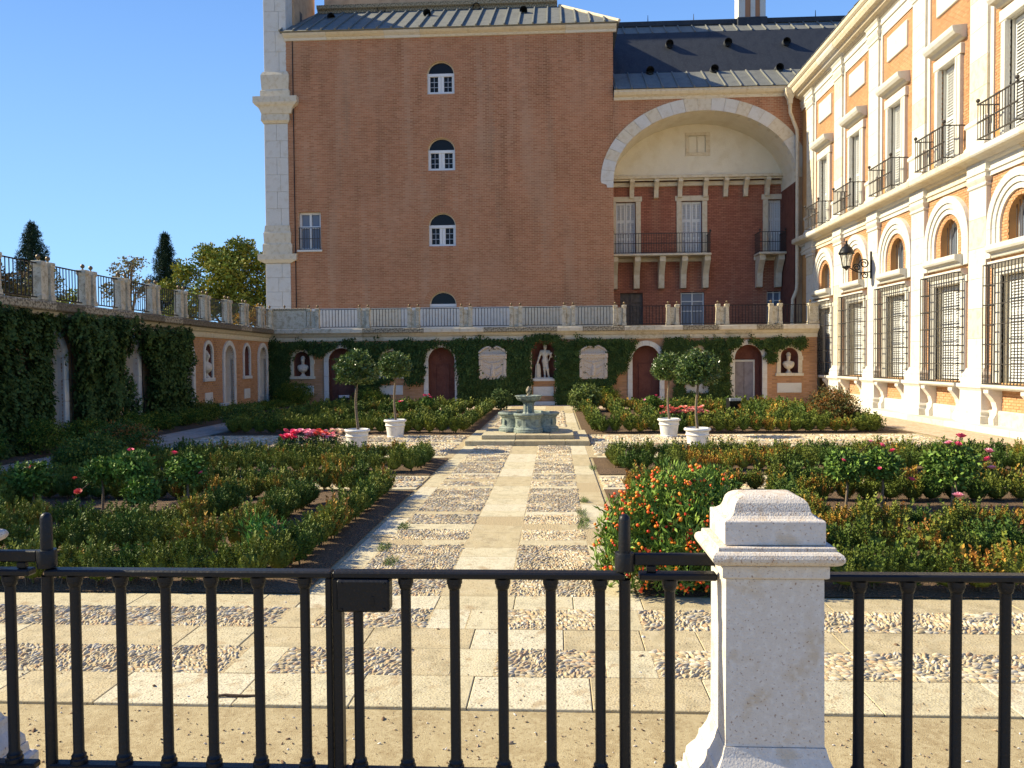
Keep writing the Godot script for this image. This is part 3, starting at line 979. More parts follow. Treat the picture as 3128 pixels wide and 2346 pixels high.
# ---------------------------------------------------------------- tower
func brick_tower() -> void:
	var w := thing("brick_tower", "tall brown brick block with a stone corner pier and lead roof", "building", Vector3(-5, 0, -35.6))
	var O := 5.0
	mat("voussoir", Color(0.68, 0.485, 0.35), null, 0.9)
	var cx := -4.93 + O
	var ops: Array = [[cx - 0.6, cx + 0.6, 13.47, 14.34, 0.55, 0.22], [cx - 0.6, cx + 0.6, 10.14, 11.01, 0.55, 0.22], [cx - 0.6, cx + 0.6, 6.82, 7.73, 0.55, 0.22], [cx - 0.6, cx + 0.6, 4.16, 4.27, 0.55, 0.22], [-11.34 + O, -10.34 + O, 6.75, 8.43, 0.0, 0.25]]
	var x0 := -11.8 + O
	var x1 := 2.57 + O
	var mb := MB.new()
	mb.wall(x0, x1, 3.0, 15.95, ops)
	part(w, "wall_face", mb, M.wall_mortar)
	var cuts := ops.duplicate()
	for i in 4:
		cuts.append([cx - 0.82, cx + 0.82, ops[i][3], ops[i][3], 0.78, 0.0])
	bricks(w, x0, x1, 4.14, 15.9, cuts, 0.0, BRICK_BROWN, 0.075, 0.22, 21)
	for i in 4:
		arched_window(w, cx, 0.6, ops[i][2], ops[i][3], 0.55, -0.2, i == 3)
		brick_arch(w, cx, ops[i][3] + 0.02, 0.6, 0.84, 19, 0.93)
	# the small window with a railing by the corner pier
	var g := group_part(w, "window")
	for s in [[-11.34, -11.24], [-10.44, -10.34], [-10.89, -10.79]]:
		var a := MB.new()
		a.bx(s[0] + O, s[1] + O, 6.75, 8.43, -0.24, -0.16, 0.006)
		part(g, "stile", a, M.white_paint)
	for s in [[6.75, 6.85], [7.72, 7.82], [8.33, 8.43]]:
		var a := MB.new()
		a.bx(-11.24 + O, -10.44 + O, s[0], s[1], -0.235, -0.165, 0.006)
		part(g, "rail", a, M.white_paint)
	var p := MB.new()
	p.bx(-11.3 + O, -10.4 + O, 6.8, 8.4, -0.23, -0.22)
	part(g, "pane", p, M.curtain_glass)
	var sl := MB.new()
	sl.bx(-11.4 + O, -10.28 + O, 6.66, 6.75, -0.2, 0.1, 0.01)
	part(g, "sill", sl, M.limestone)
	balcony(w, -11.3 + O, -10.38 + O, 6.72, -0.02, 0.06, 1.0, false)
	# plinth of the terrace storey
	stones(w, "plinth_stone", [Vector2(-0.05, 3.0), Vector2(0.05, 3.0), Vector2(0.05, 4.06), Vector2(0.03, 4.14), Vector2(-0.05, 4.14)], x0, x1 + 0.03, 1.6, [M.limestone, M.limestone_warm, M.post_stone])
	# cornice
	stones(w, "cornice_stone", [Vector2(-0.05, 15.93), Vector2(0.05, 15.93), Vector2(0.09, 16.02), Vector2(0.22, 16.09), Vector2(0.30, 16.16), Vector2(0.30, 16.21), Vector2(-0.05, 16.21)], x0 - 0.05, x1 + 0.15, 2.2, [M.limestone_warm, M.limestone])
	# sides and core, so that it stands as a solid block
	var body := MB.new()
	body.bx(x0 - 0.6, x1, 3.0, 16.15, -12.0, -0.5)
	body.bx(x1 - 0.3, x1, 3.0, 16.15, -0.5, -0.001)
	part(w, "rear_wall", body, M.wall_mortar)
	# roof
	var e := 16.22
	var t := 18.62
	var roof := MB.new()
	var A := Vector3(-11.95 + O, e, 0.38)
	var B := Vector3(2.82 + O, e, 0.38)
	var C := Vector3(0.3 + O, t, -3.6)
	var D := Vector3(-11.5 + O, t, -3.6)
	roof.quad(A, B, C, D, Vector3(0, 1, 1))
	roof.quad(B, Vector3(2.82 + O, e, -11.5), Vector3(0.3 + O, t, -7.6), C, Vector3(1, 1, 0))
	roof.quad(D, C, Vector3(0.3 + O, t, -7.6), Vector3(-11.5 + O, t, -7.6), Vector3.UP)
	roof.quad(A, B, B - Vector3(0, 0.06, 0.1), A - Vector3(0, 0.06, 0.1), Vector3(0, -0.2, 1))
	var rn := part(w, "roof", roof, M.lead_roof)
	var k := 24
	for i in range(0, k + 1):
		var f := float(i) / k
		var lo := A.lerp(B, f)
		var hi := D.lerp(C, f)
		# ribs run straight up the slope and stop at the hip
		var top := Vector3(lo.x, t, -3.6)
		if lo.x > C.x:
			var q := (B.x - lo.x) / (B.x - C.x)
			top = Vector3(lo.x, lerpf(e, t, q), lerpf(0.38, -3.6, q))
		if top.distance_to(lo) < 0.15:
			continue
		var rb := MB.new()
		var dirv := (top - lo).normalized()
		var up := Vector3.RIGHT.cross(dirv).normalized()
		if up.y < 0:
			up = -up
		rb.box((lo + top) * 0.5 + up * 0.03, Vector3(0.07, 0.09, lo.distance_to(top)), 0.012, Basis(Vector3.RIGHT, up, -dirv))
		part(rn, "seam", rb, M.lead_roof)
	var hip := MB.new()
	hip.tube([B + Vector3(0, 0.03, 0), C + Vector3(0, 0.05, 0)], [0.07, 0.07], 8)
	part(rn, "hip_roll", hip, M.limestone_warm)
	for vpos in [Vector3(-10.37, 17.75, -37.96), Vector3(-8.26, 18.55, -39.2), Vector3(-5.83, 17.72, -37.8), Vector3(-3.66, 18.5, -39.1), Vector3(-1.36, 17.7, -37.75)]:
		vent(rn, vpos - Vector3(-O, 0, -35.6))
	# ledge and drum above the roof
	var lg := MB.new()
	lg.mould([Vector2(-0.6, t + 0.02), Vector2(0.0, t + 0.02), Vector2(0.02, t + 0.14), Vector2(0.14, t + 0.2), Vector2(0.18, t + 0.34), Vector2(-0.6, t + 0.34)], -11.4 + O, 0.2 + O, -3.6)
	part(w, "upper_ledge", lg, M.stained_stone)
	var dr := MB.new()
	dr.bx(-11.2 + O, 0.0 + O, t + 0.02, t + 3.7, -7.5, -4.1)
	part(w, "upper_drum", dr, M.wall_mortar)
	# stone corner pier in courses
	var c := Vector3(-12.28 + O, 0, -0.45)
	pier_courses(w, c, 3.0, 6.18, 0.56, 0.5, 0.66)
	pier_piece(w, c, [[0.60, 0.56, 6.183], [0.85, 0.62, 6.30], [0.87, 0.64, 6.34], [0.87, 0.64, 6.58]])
	pier_piece(w, c, [[0.66, 0.58, 6.583], [0.66, 0.58, 7.0], [0.60, 0.55, 7.08], [0.62, 0.57, 7.5], [0.58, 0.54, 7.6], [0.56, 0.52, 7.85]])
	pier_courses(w, c, 7.853, 12.33, 0.53, 0.49, 0.75)
	pier_piece(w, c, [[0.56, 0.52, 12.333], [0.60, 0.56, 12.40], [0.64, 0.60, 12.45], [0.62, 0.58, 12.74]])
	pier_piece(w, c + Vector3(0.05, 0, 0), [[0.66, 0.6, 12.743], [0.74, 0.66, 12.95], [0.82, 0.70, 13.05], [0.90, 0.74, 13.10], [0.98, 0.78, 13.2], [0.98, 0.78, 13.46]])
	pier_piece(w, c, [[0.66, 0.58, 13.463], [0.66, 0.58, 13.75], [0.60, 0.55, 13.82], [0.63, 0.57, 14.3], [0.63, 0.57, 14.45], [0.55, 0.52, 14.6]])
	pier_courses(w, c, 14.603, 19.9, 0.5, 0.46, 0.85)
	# brick flank of the pier above the roof, with its little opening
	var fk := MB.new()
	fk.bx(-12.7 + O, -11.68 + O, 14.6, 19.9, -4.1, -0.92)
	part(w, "upper_flank", fk, M.wall_mortar)
	var dk := MB.new()
	dk.bx(-11.70 + O, -11.655 + O, 17.5, 17.95, -2.0, -1.7)
	part(w, "opening_shade_panel", dk, M.grey_wood)  # made-up shutter, a brown panel painting the shade inside the opening
	# pipe down the brick beside the pier
	var pipe := MB.new()
	pipe.tube([Vector3(-11.48 + O, 15.9, 0.06), Vector3(-11.48 + O, 4.2, 0.06)], [0.022, 0.022], 6)
	part(w, "conductor", pipe, M.dark_metal)

func vent(parent: Node, at: Vector3) -> void:
	# short round roof ventilator pointing at the court
	var g := group_part(parent, "roof_vent", at)
	var a := MB.new()
	a.tube([Vector3(0, 0.15, -0.75), Vector3(0, 0.15, 0.14)], [0.18, 0.18], 14, false)
	part(g, "hood", a, M.slate_roof_with_shade)
	var b := MB.new()
	b.tube([Vector3(0, 0.15, -0.62), Vector3(0, 0.15, -0.60)], [0.175, 0.175], 14)
	part(g, "backplate", b, M.slate_roof_with_shade)

func pier_courses(w: Node, c: Vector3, y0: float, y1: float, hx: float, hz: float, each: float) -> void:
	var k := maxi(1, roundi((y1 - y0) / each))
	for i in k:
		var mb := MB.new()
		var ya := lerpf(y0, y1, float(i) / k)
		var yb := lerpf(y0, y1, float(i + 1) / k) - 0.006
		# each course is two stones, the joint alternating
		var j := 0.18 if i % 2 == 0 else 0.02
		mb.bx(c.x - hx, c.x + j - 0.004, ya, yb, c.z - hz, c.z + hz, 0.007)
		part(w, "pier_stone", mb, M.limestone)
		var mc := MB.new()
		mc.bx(c.x + j + 0.004, c.x + hx, ya, yb, c.z - hz, c.z + hz, 0.007)
		part(w, "pier_stone", mc, M.limestone)

func pier_piece(w: Node, c: Vector3, prof: Array) -> void:
	var mb := MB.new()
	mb.stack(prof, c, true, true)
	part(w, "pier_moulding", mb, M.limestone_warm)

# ---------------------------------------------------------------- the wing with the great arch
func corbel(parent: Node, x: float, y0: float, y1: float, z: float, deep: float, wide: float, called: String) -> void:
	var mb := MB.new()
	var poly := PackedVector2Array([Vector2(0, y0), Vector2(deep * 0.35, y0 + 0.02), Vector2(deep * 0.45, lerpf(y0, y1, 0.45)), Vector2(deep * 0.75, lerpf(y0, y1, 0.7)), Vector2(deep, lerpf(y0, y1, 0.84)), Vector2(deep, y1), Vector2(0, y1)])
	mb.prism(poly, x - wide * 0.5, x + wide * 0.5, Transform3D(Basis(Vector3(0, 0, 1), Vector3(0, 1, 0), Vector3(1, 0, 0)), Vector3(0, 0, z)))
	part(parent, called, mb, M.limestone_warm)

func arch_wing() -> void:
	var w := thing("arched_wing", "brick wing with a great stone arch over balconies and slate roof", "building", Vector3(6.5, 0, -35.6))
	var O := -6.5
	var op := [2.575 + O, 10.39 + O, 3.0, 9.55, 2.92, 2.6]
	var mb := MB.new()
	mb.wall(2.575 + O, 11.2 + O, 3.0, 13.12, [op], 0.0, false)
	part(w, "wall_face", mb, M.wall_mortar)
	var cut := [6.48 + O - 4.45, 6.48 + O + 4.45, 3.0, 9.55, 3.47, 0.0]
	bricks(w, 2.58 + O, 11.0 + O, 4.0, 13.1, [cut], 0.0, BRICK_BROWN, 0.075, 0.22, 31)
	# wedge stones of the arch
	var n := 23
	for i in n:
		var v := MB.new()
		v.ring(Vector2(6.48 + O, 9.55), Vector2(3.905, 2.92), Vector2(4.46, 3.48), PI * i / n + 0.0015, PI * (i + 1) / n - 0.0015, 2, -0.3, 0.035 + rf(0.0, 0.006))
		part(w, "arch_stone", v, [M.limestone, M.limestone, M.limestone_warm][rng.randi() % 3])
	# springer that bites into the tower brick
	var spg := MB.new()
	spg.prism(PackedVector2Array([Vector2(2.02 + O, 9.55), Vector2(2.57 + O, 9.55), Vector2(2.57 + O, 9.25), Vector2(2.30 + O, 9.25), Vector2(2.27 + O, 9.38), Vector2(2.06 + O, 9.44)]), -0.1, 0.03)
	part(w, "arch_stone", spg, M.limestone)
	# vault under the arch and side walls of the recess
	var sof := MB.new()
	sof.reveal([2.575 + O, 10.39 + O, 9.4, 9.55, 2.92, 2.5, 1], 0.0)
	part(w, "vault", sof, M.cream_plaster)
	for sx in [[2.0, 2.57], [10.395, 10.9]]:
		var jl := MB.new()
		jl.bx(sx[0] + O, sx[1] + O, 3.0, 9.6, -2.5, -0.35)
		part(w, "recess_side", jl, M.red_plaster)
	# recess back: red brick below, cream lunette on corbels above
	var B := -2.4
	var wins := [[2.86, 3.75], [5.87, 6.79], [9.80, 10.39]]
	var lows := [[3.03, 4.08], [5.82, 6.9], [9.75, 10.39]]
	var ops: Array = []
	for x in wins:
		ops.append([x[0] + O, x[1] + O, 6.5, 9.06, 0.0, 0.2])
	for x in lows:
		ops.append([x[0] + O, x[1] + O, 3.2, 4.86, 0.0, 0.2])
	var bk := MB.new()
	bk.wall(2.4 + O, 10.9 + O, 3.0, 10.1, ops, B)
	part(w, "recess_wall", bk, M.red_plaster)
	bricks(w, 2.4 + O, 10.85 + O, 3.0, 9.9, ops, B, BRICK_RED, 0.075, 0.22, 41)
	var lun := MB.new()
	lun.wall(2.4 + O, 10.9 + O, 9.95, 12.9, [[6.14 + O, 6.9 + O, 11.19, 11.95, 0.0, 0.12], [10.02 + O, 10.5 + O, 11.19, 11.95, 0.0, 0.12]], -2.02)
	part(w, "lunette", lun, M.cream_plaster)
	var beam := MB.new()
	beam.bx(2.5 + O, 10.6 + O, 10.02, 10.16, -2.3, -1.85, 0.02)
	part(w, "beam", beam, M.limestone_warm)
	var beam2 := MB.new()
	beam2.bx(2.5 + O, 10.6 + O, 9.74, 9.94, -2.4, -2.26, 0.02)
	part(w, "beam", beam2, M.limestone_warm)
	for x in [3.63, 4.76, 5.86, 7.04, 7.97, 8.89, 9.87]:
		corbel(w, x * 0.985 + O, 9.2, 10.02, -2.4, 0.5, 0.2, "corbel")
	# shuttered lunette windows with stucco borders
	for x in [[6.14, 6.9], [10.02, 10.39]]:
		var g := group_part(w, "attic_window")
		for s in [[x[0], (x[0] + x[1]) * 0.5 - 0.01], [(x[0] + x[1]) * 0.5 + 0.01, x[1]]]:
			var lf := MB.new()
			lf.bx(s[0] + O, s[1] + O, 11.2, 11.94, -2.14, -2.08, 0.01)
			part(g, "shutter", lf, M.cream_plaster)
		for b in [[x[0] - 0.16, x[1] + 0.2, 11.95, 12.09], [x[0] - 0.16, x[1] + 0.2, 11.03, 11.19], [x[0] - 0.16, x[0], 11.19, 11.95], [x[1], x[1] + 0.2, 11.19, 11.95]]:
			if b[1] > 10.5:
				b[1] = 10.5
			var bb := MB.new()
			bb.bx(b[0] + O, b[1] + O, b[2] + 0.002, b[3] - 0.002, -2.03, -1.99, 0.008)
			part(g, "border", bb, M.limestone_warm)
	# balcony doors: stone surround and white louvred shutters
	for i in 3:
		var x: Array = wins[i]
		var g := group_part(w, "balcony_door")
		for b in [[x[0] - 0.24, x[0] - 0.01, 6.5, 9.06], [x[1] + 0.01, x[1] + 0.24, 6.5, 9.06], [x[0] - 0.3, x[1] + 0.3, 9.065, 9.3]]:
			var bb := MB.new()
			bb.bx(b[0] + O, b[1] + O, b[2], b[3], B - 0.1, B + 0.08, 0.012)
			part(g, "surround", bb, M.limestone_warm)
		var wd: float = (x[1] - x[0]) / 2.0
		for j in 2:
			slat_leaf(g, x[0] + O + wd * j + 0.01, x[0] + O + wd * (j + 1) - 0.01, 6.5, 9.05, B - 0.16, 0.075, 3, false)
			var mid := MB.new()
			mid.bx(x[0] + O + wd * (j + 0.5) - 0.03, x[0] + O + wd * (j + 0.5) + 0.03, 6.52, 9.03, B - 0.15, B - 0.115)
			part(g, "muntin", mid, M.white_paint)
		var dkb := MB.new()
		dkb.bx(x[0] + O - 0.3, x[1] + O + 0.3, 6.3, 9.3, B - 0.92, B - 0.9)
		part(g, "room_wall", dkb, M.room_wall)
	# low windows behind the terrace
	for i in 3:
		var x: Array = lows[i]
		var g := group_part(w, "window")
		var pn := MB.new()
		pn.bx(x[0] + O, x[1] + O, 3.2, 4.86, B - 0.2, B - 0.15)
		part(g, "pane", pn, [M.grey_wood, M.curtain_glass, M.curtain_glass][i])
		for s in [x[0] + 0.03, (x[0] + x[1]) * 0.5, x[1] - 0.03]:
			var st := MB.new()
			st.bx(s + O - 0.03, s + O + 0.03, 3.2, 4.86, B - 0.15, B - 0.1)
			part(g, "stile", st, [M.grey_wood, M.white_paint, M.white_paint][i])
		for yy in [4.0, 4.45, 4.82]:
			var st := MB.new()
			st.bx(x[0] + O, x[1] + O, yy - 0.02, yy + 0.02, B - 0.149, B - 0.105)
			part(g, "bar", st, [M.grey_wood, M.white_paint, M.white_paint][i])
	# two balconies on long brackets
	for b in [[2.6, 7.05], [9.15, 10.38]]:
		var sl := MB.new()
		sl.bx(b[0] + O, b[1] + O, 6.46, 6.56, B, B + 1.0, 0.02)
		part(w, "balcony_slab", sl, M.limestone_warm)
		var sl2 := MB.new()
		sl2.bx(b[0] + O, b[1] + O - 0.08, 6.28, 6.457, B, B + 0.16, 0.02)
		part(w, "balcony_beam", sl2, M.limestone_warm)
		balcony(w, b[0] + O + 0.05, b[1] + O - 0.05, 6.54, B, B + 0.95, 0.92, true)
	for x in [2.76, 3.77, 4.9, 5.9, 6.91, 9.35, 10.2]:
		corbel(w, x + O, 5.03, 6.455, B, 0.85, 0.26, "bracket")
	# eaves
	stones(w, "cornice_stone", [Vector2(-0.05, 12.98), Vector2(0.05, 12.98), Vector2(0.08, 13.1), Vector2(0.2, 13.16), Vector2(0.28, 13.26), Vector2(0.28, 13.36), Vector2(-0.05, 13.36)], 2.6 + O, 10.25 + O, 1.9, [M.limestone_warm])
	# slate roof: flared eave, steep slope, flatter strip, ridge
	var prof := [Vector2(0.34, 13.37), Vector2(-1.8, 14.75), Vector2(-3.36, 17.15), Vector2(-4.4, 17.85)]
	var rx0 := 2.6 + O
	var rx1 := 16.0 + O
	var rn := group_part(w, "roof")
	for i in 3:
		var r := MB.new()
		r.quad(Vector3(rx0, prof[i].y, prof[i].x), Vector3(rx1, prof[i].y, prof[i].x), Vector3(rx1, prof[i + 1].y, prof[i + 1].x), Vector3(rx0, prof[i + 1].y, prof[i + 1].x), Vector3(0, 1, 1))
		part(rn, "roof_slope", r, M.slate_roof_with_shade if i == 1 else M.lead_roof)  # flare and strip lighter, steep slope darker: sun and shade painted by material
		var k := 21
		for j in k:
			var xx := lerpf(rx0 + 0.1, rx1 - 0.1, float(j) / (k - 1))
			var lo := Vector3(xx, prof[i].y, prof[i].x)
			var hi := Vector3(xx, prof[i + 1].y, prof[i + 1].x)
			var dirv := (hi - lo).normalized()
			var up := dirv.cross(Vector3.LEFT).normalized()
			if up.y < 0:
				up = -up
			var rb := MB.new()
			rb.box((lo + hi) * 0.5 + up * 0.02, Vector3(0.06, 0.07, lo.distance_to(hi)), 0.01, Basis(Vector3.RIGHT, up, -dirv))
			if i != 1:
				part(rn, "seam", rb, M.lead_roof)
	var rg := MB.new()
	rg.bx(rx0, rx1, 17.86, 18.12, -5.0, -4.35, 0.03)
	part(rn, "ridge", rg, M.slate_roof_with_shade)
	var bkr := MB.new()
	bkr.quad(Vector3(rx0, 17.85, -4.4), Vector3(rx1, 17.85, -4.4), Vector3(rx1, 13.0, -9.0), Vector3(rx0, 13.0, -9.0), Vector3(0, 1, -1))
	part(rn, "rear_slope", bkr, M.slate_roof_with_shade)
	for x in [4.6, 6.8, 12.6]:
		var sp := MB.new()
		sp.tube([Vector3(x + O, 18.1, -4.6), Vector3(x + O, 18.5, -4.6)], [0.025, 0.012], 6)
		part(rn, "ridge_spike", sp, M.dark_metal)
	for vp in [Vector3(5.37, 16.2, -38.3), Vector3(8.04, 16.2, -38.3), Vector3(10.69, 16.15, -38.3), Vector3(4.35, 14.62, -37.2), Vector3(7.21, 14.62, -37.2), Vector3(10.08, 14.6, -37.2)]:
		vent(rn, vp - Vector3(-O, 0, -35.6))
	# chimney: stone corners, brick flutes
	var ch := group_part(w, "chimney")
	var base := MB.new()
	base.bx(8.82 + O, 10.24 + O, 17.5, 18.14, -5.2, -4.22, 0.03)
	part(ch, "base", base, M.slate_roof_with_shade)
	var core := MB.new()
	core.bx(8.95 + O, 10.1 + O, 18.0, 23.0, -5.1, -4.35)
	part(ch, "shaft", core, M.voussoir)
	for x in [[8.88, 9.2], [9.46, 9.68], [9.9, 10.17]]:
		var st := MB.new()
		st.bx(x[0] + O, x[1] + O, 18.142, 23.0, -5.15, -4.3, 0.015)
		part(ch, "stone_strip", st, M.limestone)
	# body behind
	var body := MB.new()
	body.bx(2.6 + O, 16.0 + O, 3.0, 12.9, -9.0, -3.35)
	part(w, "rear_wall", body, M.wall_mortar)
	# downpipe in the corner, with its hopper and the end of the gutter
	var dp := group_part(w, "downpipe")
	var hop := MB.new()
	hop.stack([[0.09, 0.09, 12.55], [0.10, 0.10, 12.75], [0.19, 0.17, 12.95], [0.21, 0.19, 13.05], [0.21, 0.19, 13.2]], Vector3(10.0 + O, 0, 0.35))
	part(dp, "hopper", hop, M.limestone_warm)
	var pp := MB.new()
	pp.tube([Vector3(10.0 + O, 12.7, 0.35), Vector3(10.02 + O, 12.2, 0.33), Vector3(10.33 + O, 11.5, 0.22), Vector3(10.36 + O, 11.2, 0.2), Vector3(10.36 + O, 5.0, 0.2), Vector3(10.34 + O, 4.7, 0.2), Vector3(10.18 + O, 4.3, 0.2), Vector3(10.16 + O, 3.2, 0.2)], [0.075, 0.075, 0.075, 0.075, 0.075, 0.075, 0.075, 0.075], 10)
	part(dp, "pipe", pp, M.limestone_warm)

# ---------------------------------------------------------------- sunlit palace front on the right
const FX := 10.6
const FZ := -35.5
const PITCH := 3.33

func palace_front() -> void:
	var w := thing("palace_front", "two-storey palace front of white stone pilasters and orange brick", "building", Vector3(FX, 0, FZ), -PI / 2)
	var nb := 6
	var L := 1.37 + PITCH * nb + 0.5
	var lo_ops: Array = []
	var up_ops: Array = []
	for i in nb:
		var c := 1.37 + PITCH * (i + 0.5)
		lo_ops.append([c - 0.72, c + 0.72, 1.16, 3.72, 0.0, 0.25])
		lo_ops.append([c - 0.48, c + 0.48, 4.46, 5.0, 0.48, 0.3])
		up_ops.append([c - 0.48, c + 0.48, 6.95, 9.62, 0.0, 0.22])
	var lw := MB.new()
	lw.wall(0.0, L, 0.0, 6.8, lo_ops, 0.0, false)
	part(w, "lower_wall", lw, M.ochre_mortar)
	for o in lo_ops:
		var rv := MB.new()
		rv.reveal(o)
		part(w, "window_reveal", rv, M.limestone_warm if o[4] == 0.0 else M.ochre_mortar)
	var uw := MB.new()
	uw.wall(0.0, L, 6.8, 13.0, up_ops, 0.0, false)
	part(w, "upper_wall", uw, M.ochre_mortar)
	for o in up_ops:
		var rv := MB.new()
		rv.reveal(o)
		part(w, "window_reveal", rv, M.limestone)
	var body := MB.new()
	body.bx(-0.5, L, 0.0, 13.0, -6.0, -0.4)
	part(w, "rear_wall", body, M.wall_mortar)
	bricks(w, 0.9, L - 0.3, 0.5, 6.2, lo_ops, 0.0, BRICK_ORANGE, 0.07, 0.22, 51)
	bricks(w, 0.9, L - 0.3, 7.2, 12.4, up_ops, 0.0, BRICK_ORANGE, 0.07, 0.22, 52)
	# long courses: step, plinth, entablature, main cornice
	stones(w, "plinth_stone", [Vector2(0.0, 0.15), Vector2(0.1, 0.15), Vector2(0.1, 0.47), Vector2(0.07, 0.5), Vector2(0.0, 0.5)], 0.4, L, 1.6, [M.limestone, M.limestone_warm])
	stones(w, "architrave_stone", [Vector2(-0.02, 6.17), Vector2(0.06, 6.17), Vector2(0.06, 6.27), Vector2(0.1, 6.29), Vector2(0.1, 6.34), Vector2(0.05, 6.36), Vector2(0.05, 6.5), Vector2(0.12, 6.53), Vector2(0.16, 6.58), Vector2(-0.02, 6.58)], 0.0, L, 1.7, [M.limestone, M.limestone_warm])
	stones(w, "string_stone", [Vector2(-0.02, 6.583), Vector2(0.2, 6.583), Vector2(0.3, 6.64), Vector2(0.42, 6.66), Vector2(0.45, 6.70), Vector2(0.45, 6.82), Vector2(0.40, 6.87), Vector2(-0.02, 6.89)], 0.0, L, 1.7, [M.limestone, M.limestone_warm])
	stones(w, "frieze_stone", [Vector2(-0.02, 12.32), Vector2(0.05, 12.32), Vector2(0.05, 12.44), Vector2(0.09, 12.46), Vector2(0.09, 12.62), Vector2(0.14, 12.66), Vector2(-0.02, 12.68)], 0.0, L, 1.7, [M.limestone])
	stones(w, "cornice_stone", [Vector2(-0.02, 12.683), Vector2(0.16, 12.683), Vector2(0.22, 12.76), Vector2(0.34, 12.80), Vector2(0.40, 12.9), Vector2(0.52, 12.94), Vector2(0.58, 13.05), Vector2(0.60, 13.15), Vector2(-0.02, 13.15)], 0.2, L, 1.7, [M.limestone, M.limestone_warm])
	var gut := MB.new()
	gut.mould([Vector2(0.46, 13.153), Vector2(0.62, 13.153), Vector2(0.68, 13.22), Vector2(0.70, 13.32), Vector2(0.46, 13.32)], 0.1, L)
	part(w, "gutter", gut, M.limestone_warm)
	# slate roof edge
	var rf_ := group_part(w, "roof")
	var rs := MB.new()
	rs.quad(Vector3(0.0, 13.32, 0.66), Vector3(L, 13.32, 0.66), Vector3(L, 17.5, -3.6), Vector3(0.0, 17.5, -3.6), Vector3(0, 1, 1))
	part(rf_, "roof_slope", rs, M.slate_roof_with_shade)
	for j in 40:
		var sx := lerpf(0.1, L - 0.1, j / 39.0)
		var sm := MB.new()
		var a := Vector3(sx, 13.34, 0.66)
		var b := Vector3(sx, 17.52, -3.6)
		var dv := (b - a).normalized()
		var up := dv.cross(Vector3.LEFT).normalized()
		if up.y < 0:
			up = -up
		sm.box((a + b) * 0.5 + up * 0.03, Vector3(0.07, 0.08, a.distance_to(b)), 0.012, Basis(Vector3.RIGHT, up, -dv))
		part(rf_, "seam", sm, M.lead_roof)
	# shared pieces
	var meshes := {}
	# pilasters
	for i in nb + 1:
		var c := 1.37 + PITCH * i
		var wd := 0.41
		var g := group_part(w, "pilaster", Vector3(c, 0, 0))
		for pr in [["pedestal", [[0.62, 0.32, 0.15], [0.62, 0.32, 0.33], [0.58, 0.29, 0.38], [0.60, 0.30, 0.44], [0.54, 0.26, 0.5], [0.52, 0.25, 0.95], [0.56, 0.28, 1.0], [0.60, 0.31, 1.03], [0.60, 0.31, 1.12]]],
				["base", [[0.52, 0.24, 1.123], [0.52, 0.24, 1.24], [0.49, 0.22, 1.27], [0.50, 0.23, 1.35], [0.45, 0.17, 1.42], [0.42, 0.15, 1.5]]],
				["capital", [[0.41, 0.12, 5.953], [0.44, 0.15, 5.98], [0.44, 0.15, 6.02], [0.42, 0.13, 6.05], [0.46, 0.17, 6.12], [0.48, 0.19, 6.168]]],
				["upper_pedestal", [[0.50, 0.22, 6.892], [0.50, 0.22, 7.0], [0.46, 0.18, 7.05], [0.46, 0.18, 7.5], [0.50, 0.21, 7.54], [0.50, 0.21, 7.62], [0.42, 0.14, 7.68]]],
				["upper_capital", [[0.40, 0.12, 12.053], [0.43, 0.15, 12.08], [0.43, 0.15, 12.12], [0.41, 0.13, 12.15], [0.46, 0.17, 12.24], [0.48, 0.19, 12.318]]]]:
			if not meshes.has(pr[0]):
				var mb := MB.new()
				mb.stack(pr[1], Vector3.ZERO, true, true)
				meshes[pr[0]] = mb.mesh()
			inst(g, pr[0], meshes[pr[0]], M.limestone)
		# shafts in courses of ashlar
		for run in [[1.503, 5.95, 0.41, 0.12, 6], [7.683, 12.05, 0.40, 0.12, 6]]:
			for k in run[4]:
				var ya: float = lerpf(run[0], run[1], float(k) / run[4])
				var yb: float = lerpf(run[0], run[1], float(k + 1) / run[4]) - 0.004
				var sb := MB.new()
				sb.bx(-run[2], run[2], ya, yb, -0.01, run[3], 0.006)
				part(g, "shaft_stone", sb, [M.limestone, M.limestone, M.limestone_warm][rng.randi() % 3])
		# plain strip behind the upper pilaster, framing the brick
		var fr := MB.new()
		fr.bx(-0.56, 0.56, 6.9, 12.3, -0.01, 0.05)
		part(g, "backing", fr, M.limestone)
		# entablature breaks forward over each pilaster
		var ent := MB.new()
		ent.stack([[0.45, 0.16, 6.17], [0.45, 0.16, 6.27], [0.48, 0.19, 6.29], [0.48, 0.19, 6.34], [0.45, 0.16, 6.36], [0.45, 0.16, 6.58]], Vector3.ZERO, true, true)
		part(g, "entablature_block", ent, M.limestone)
		var ent2 := MB.new()
		ent2.stack([[0.45, 0.15, 12.322], [0.45, 0.15, 12.44], [0.48, 0.18, 12.46], [0.48, 0.18, 12.6], [0.52, 0.22, 12.66], [0.52, 0.22, 12.68]], Vector3.ZERO, true, true)
		part(g, "upper_entablature_block", ent2, M.limestone)
	for i in nb:
		bay(w, 1.37 + PITCH * (i + 0.5), i, meshes)

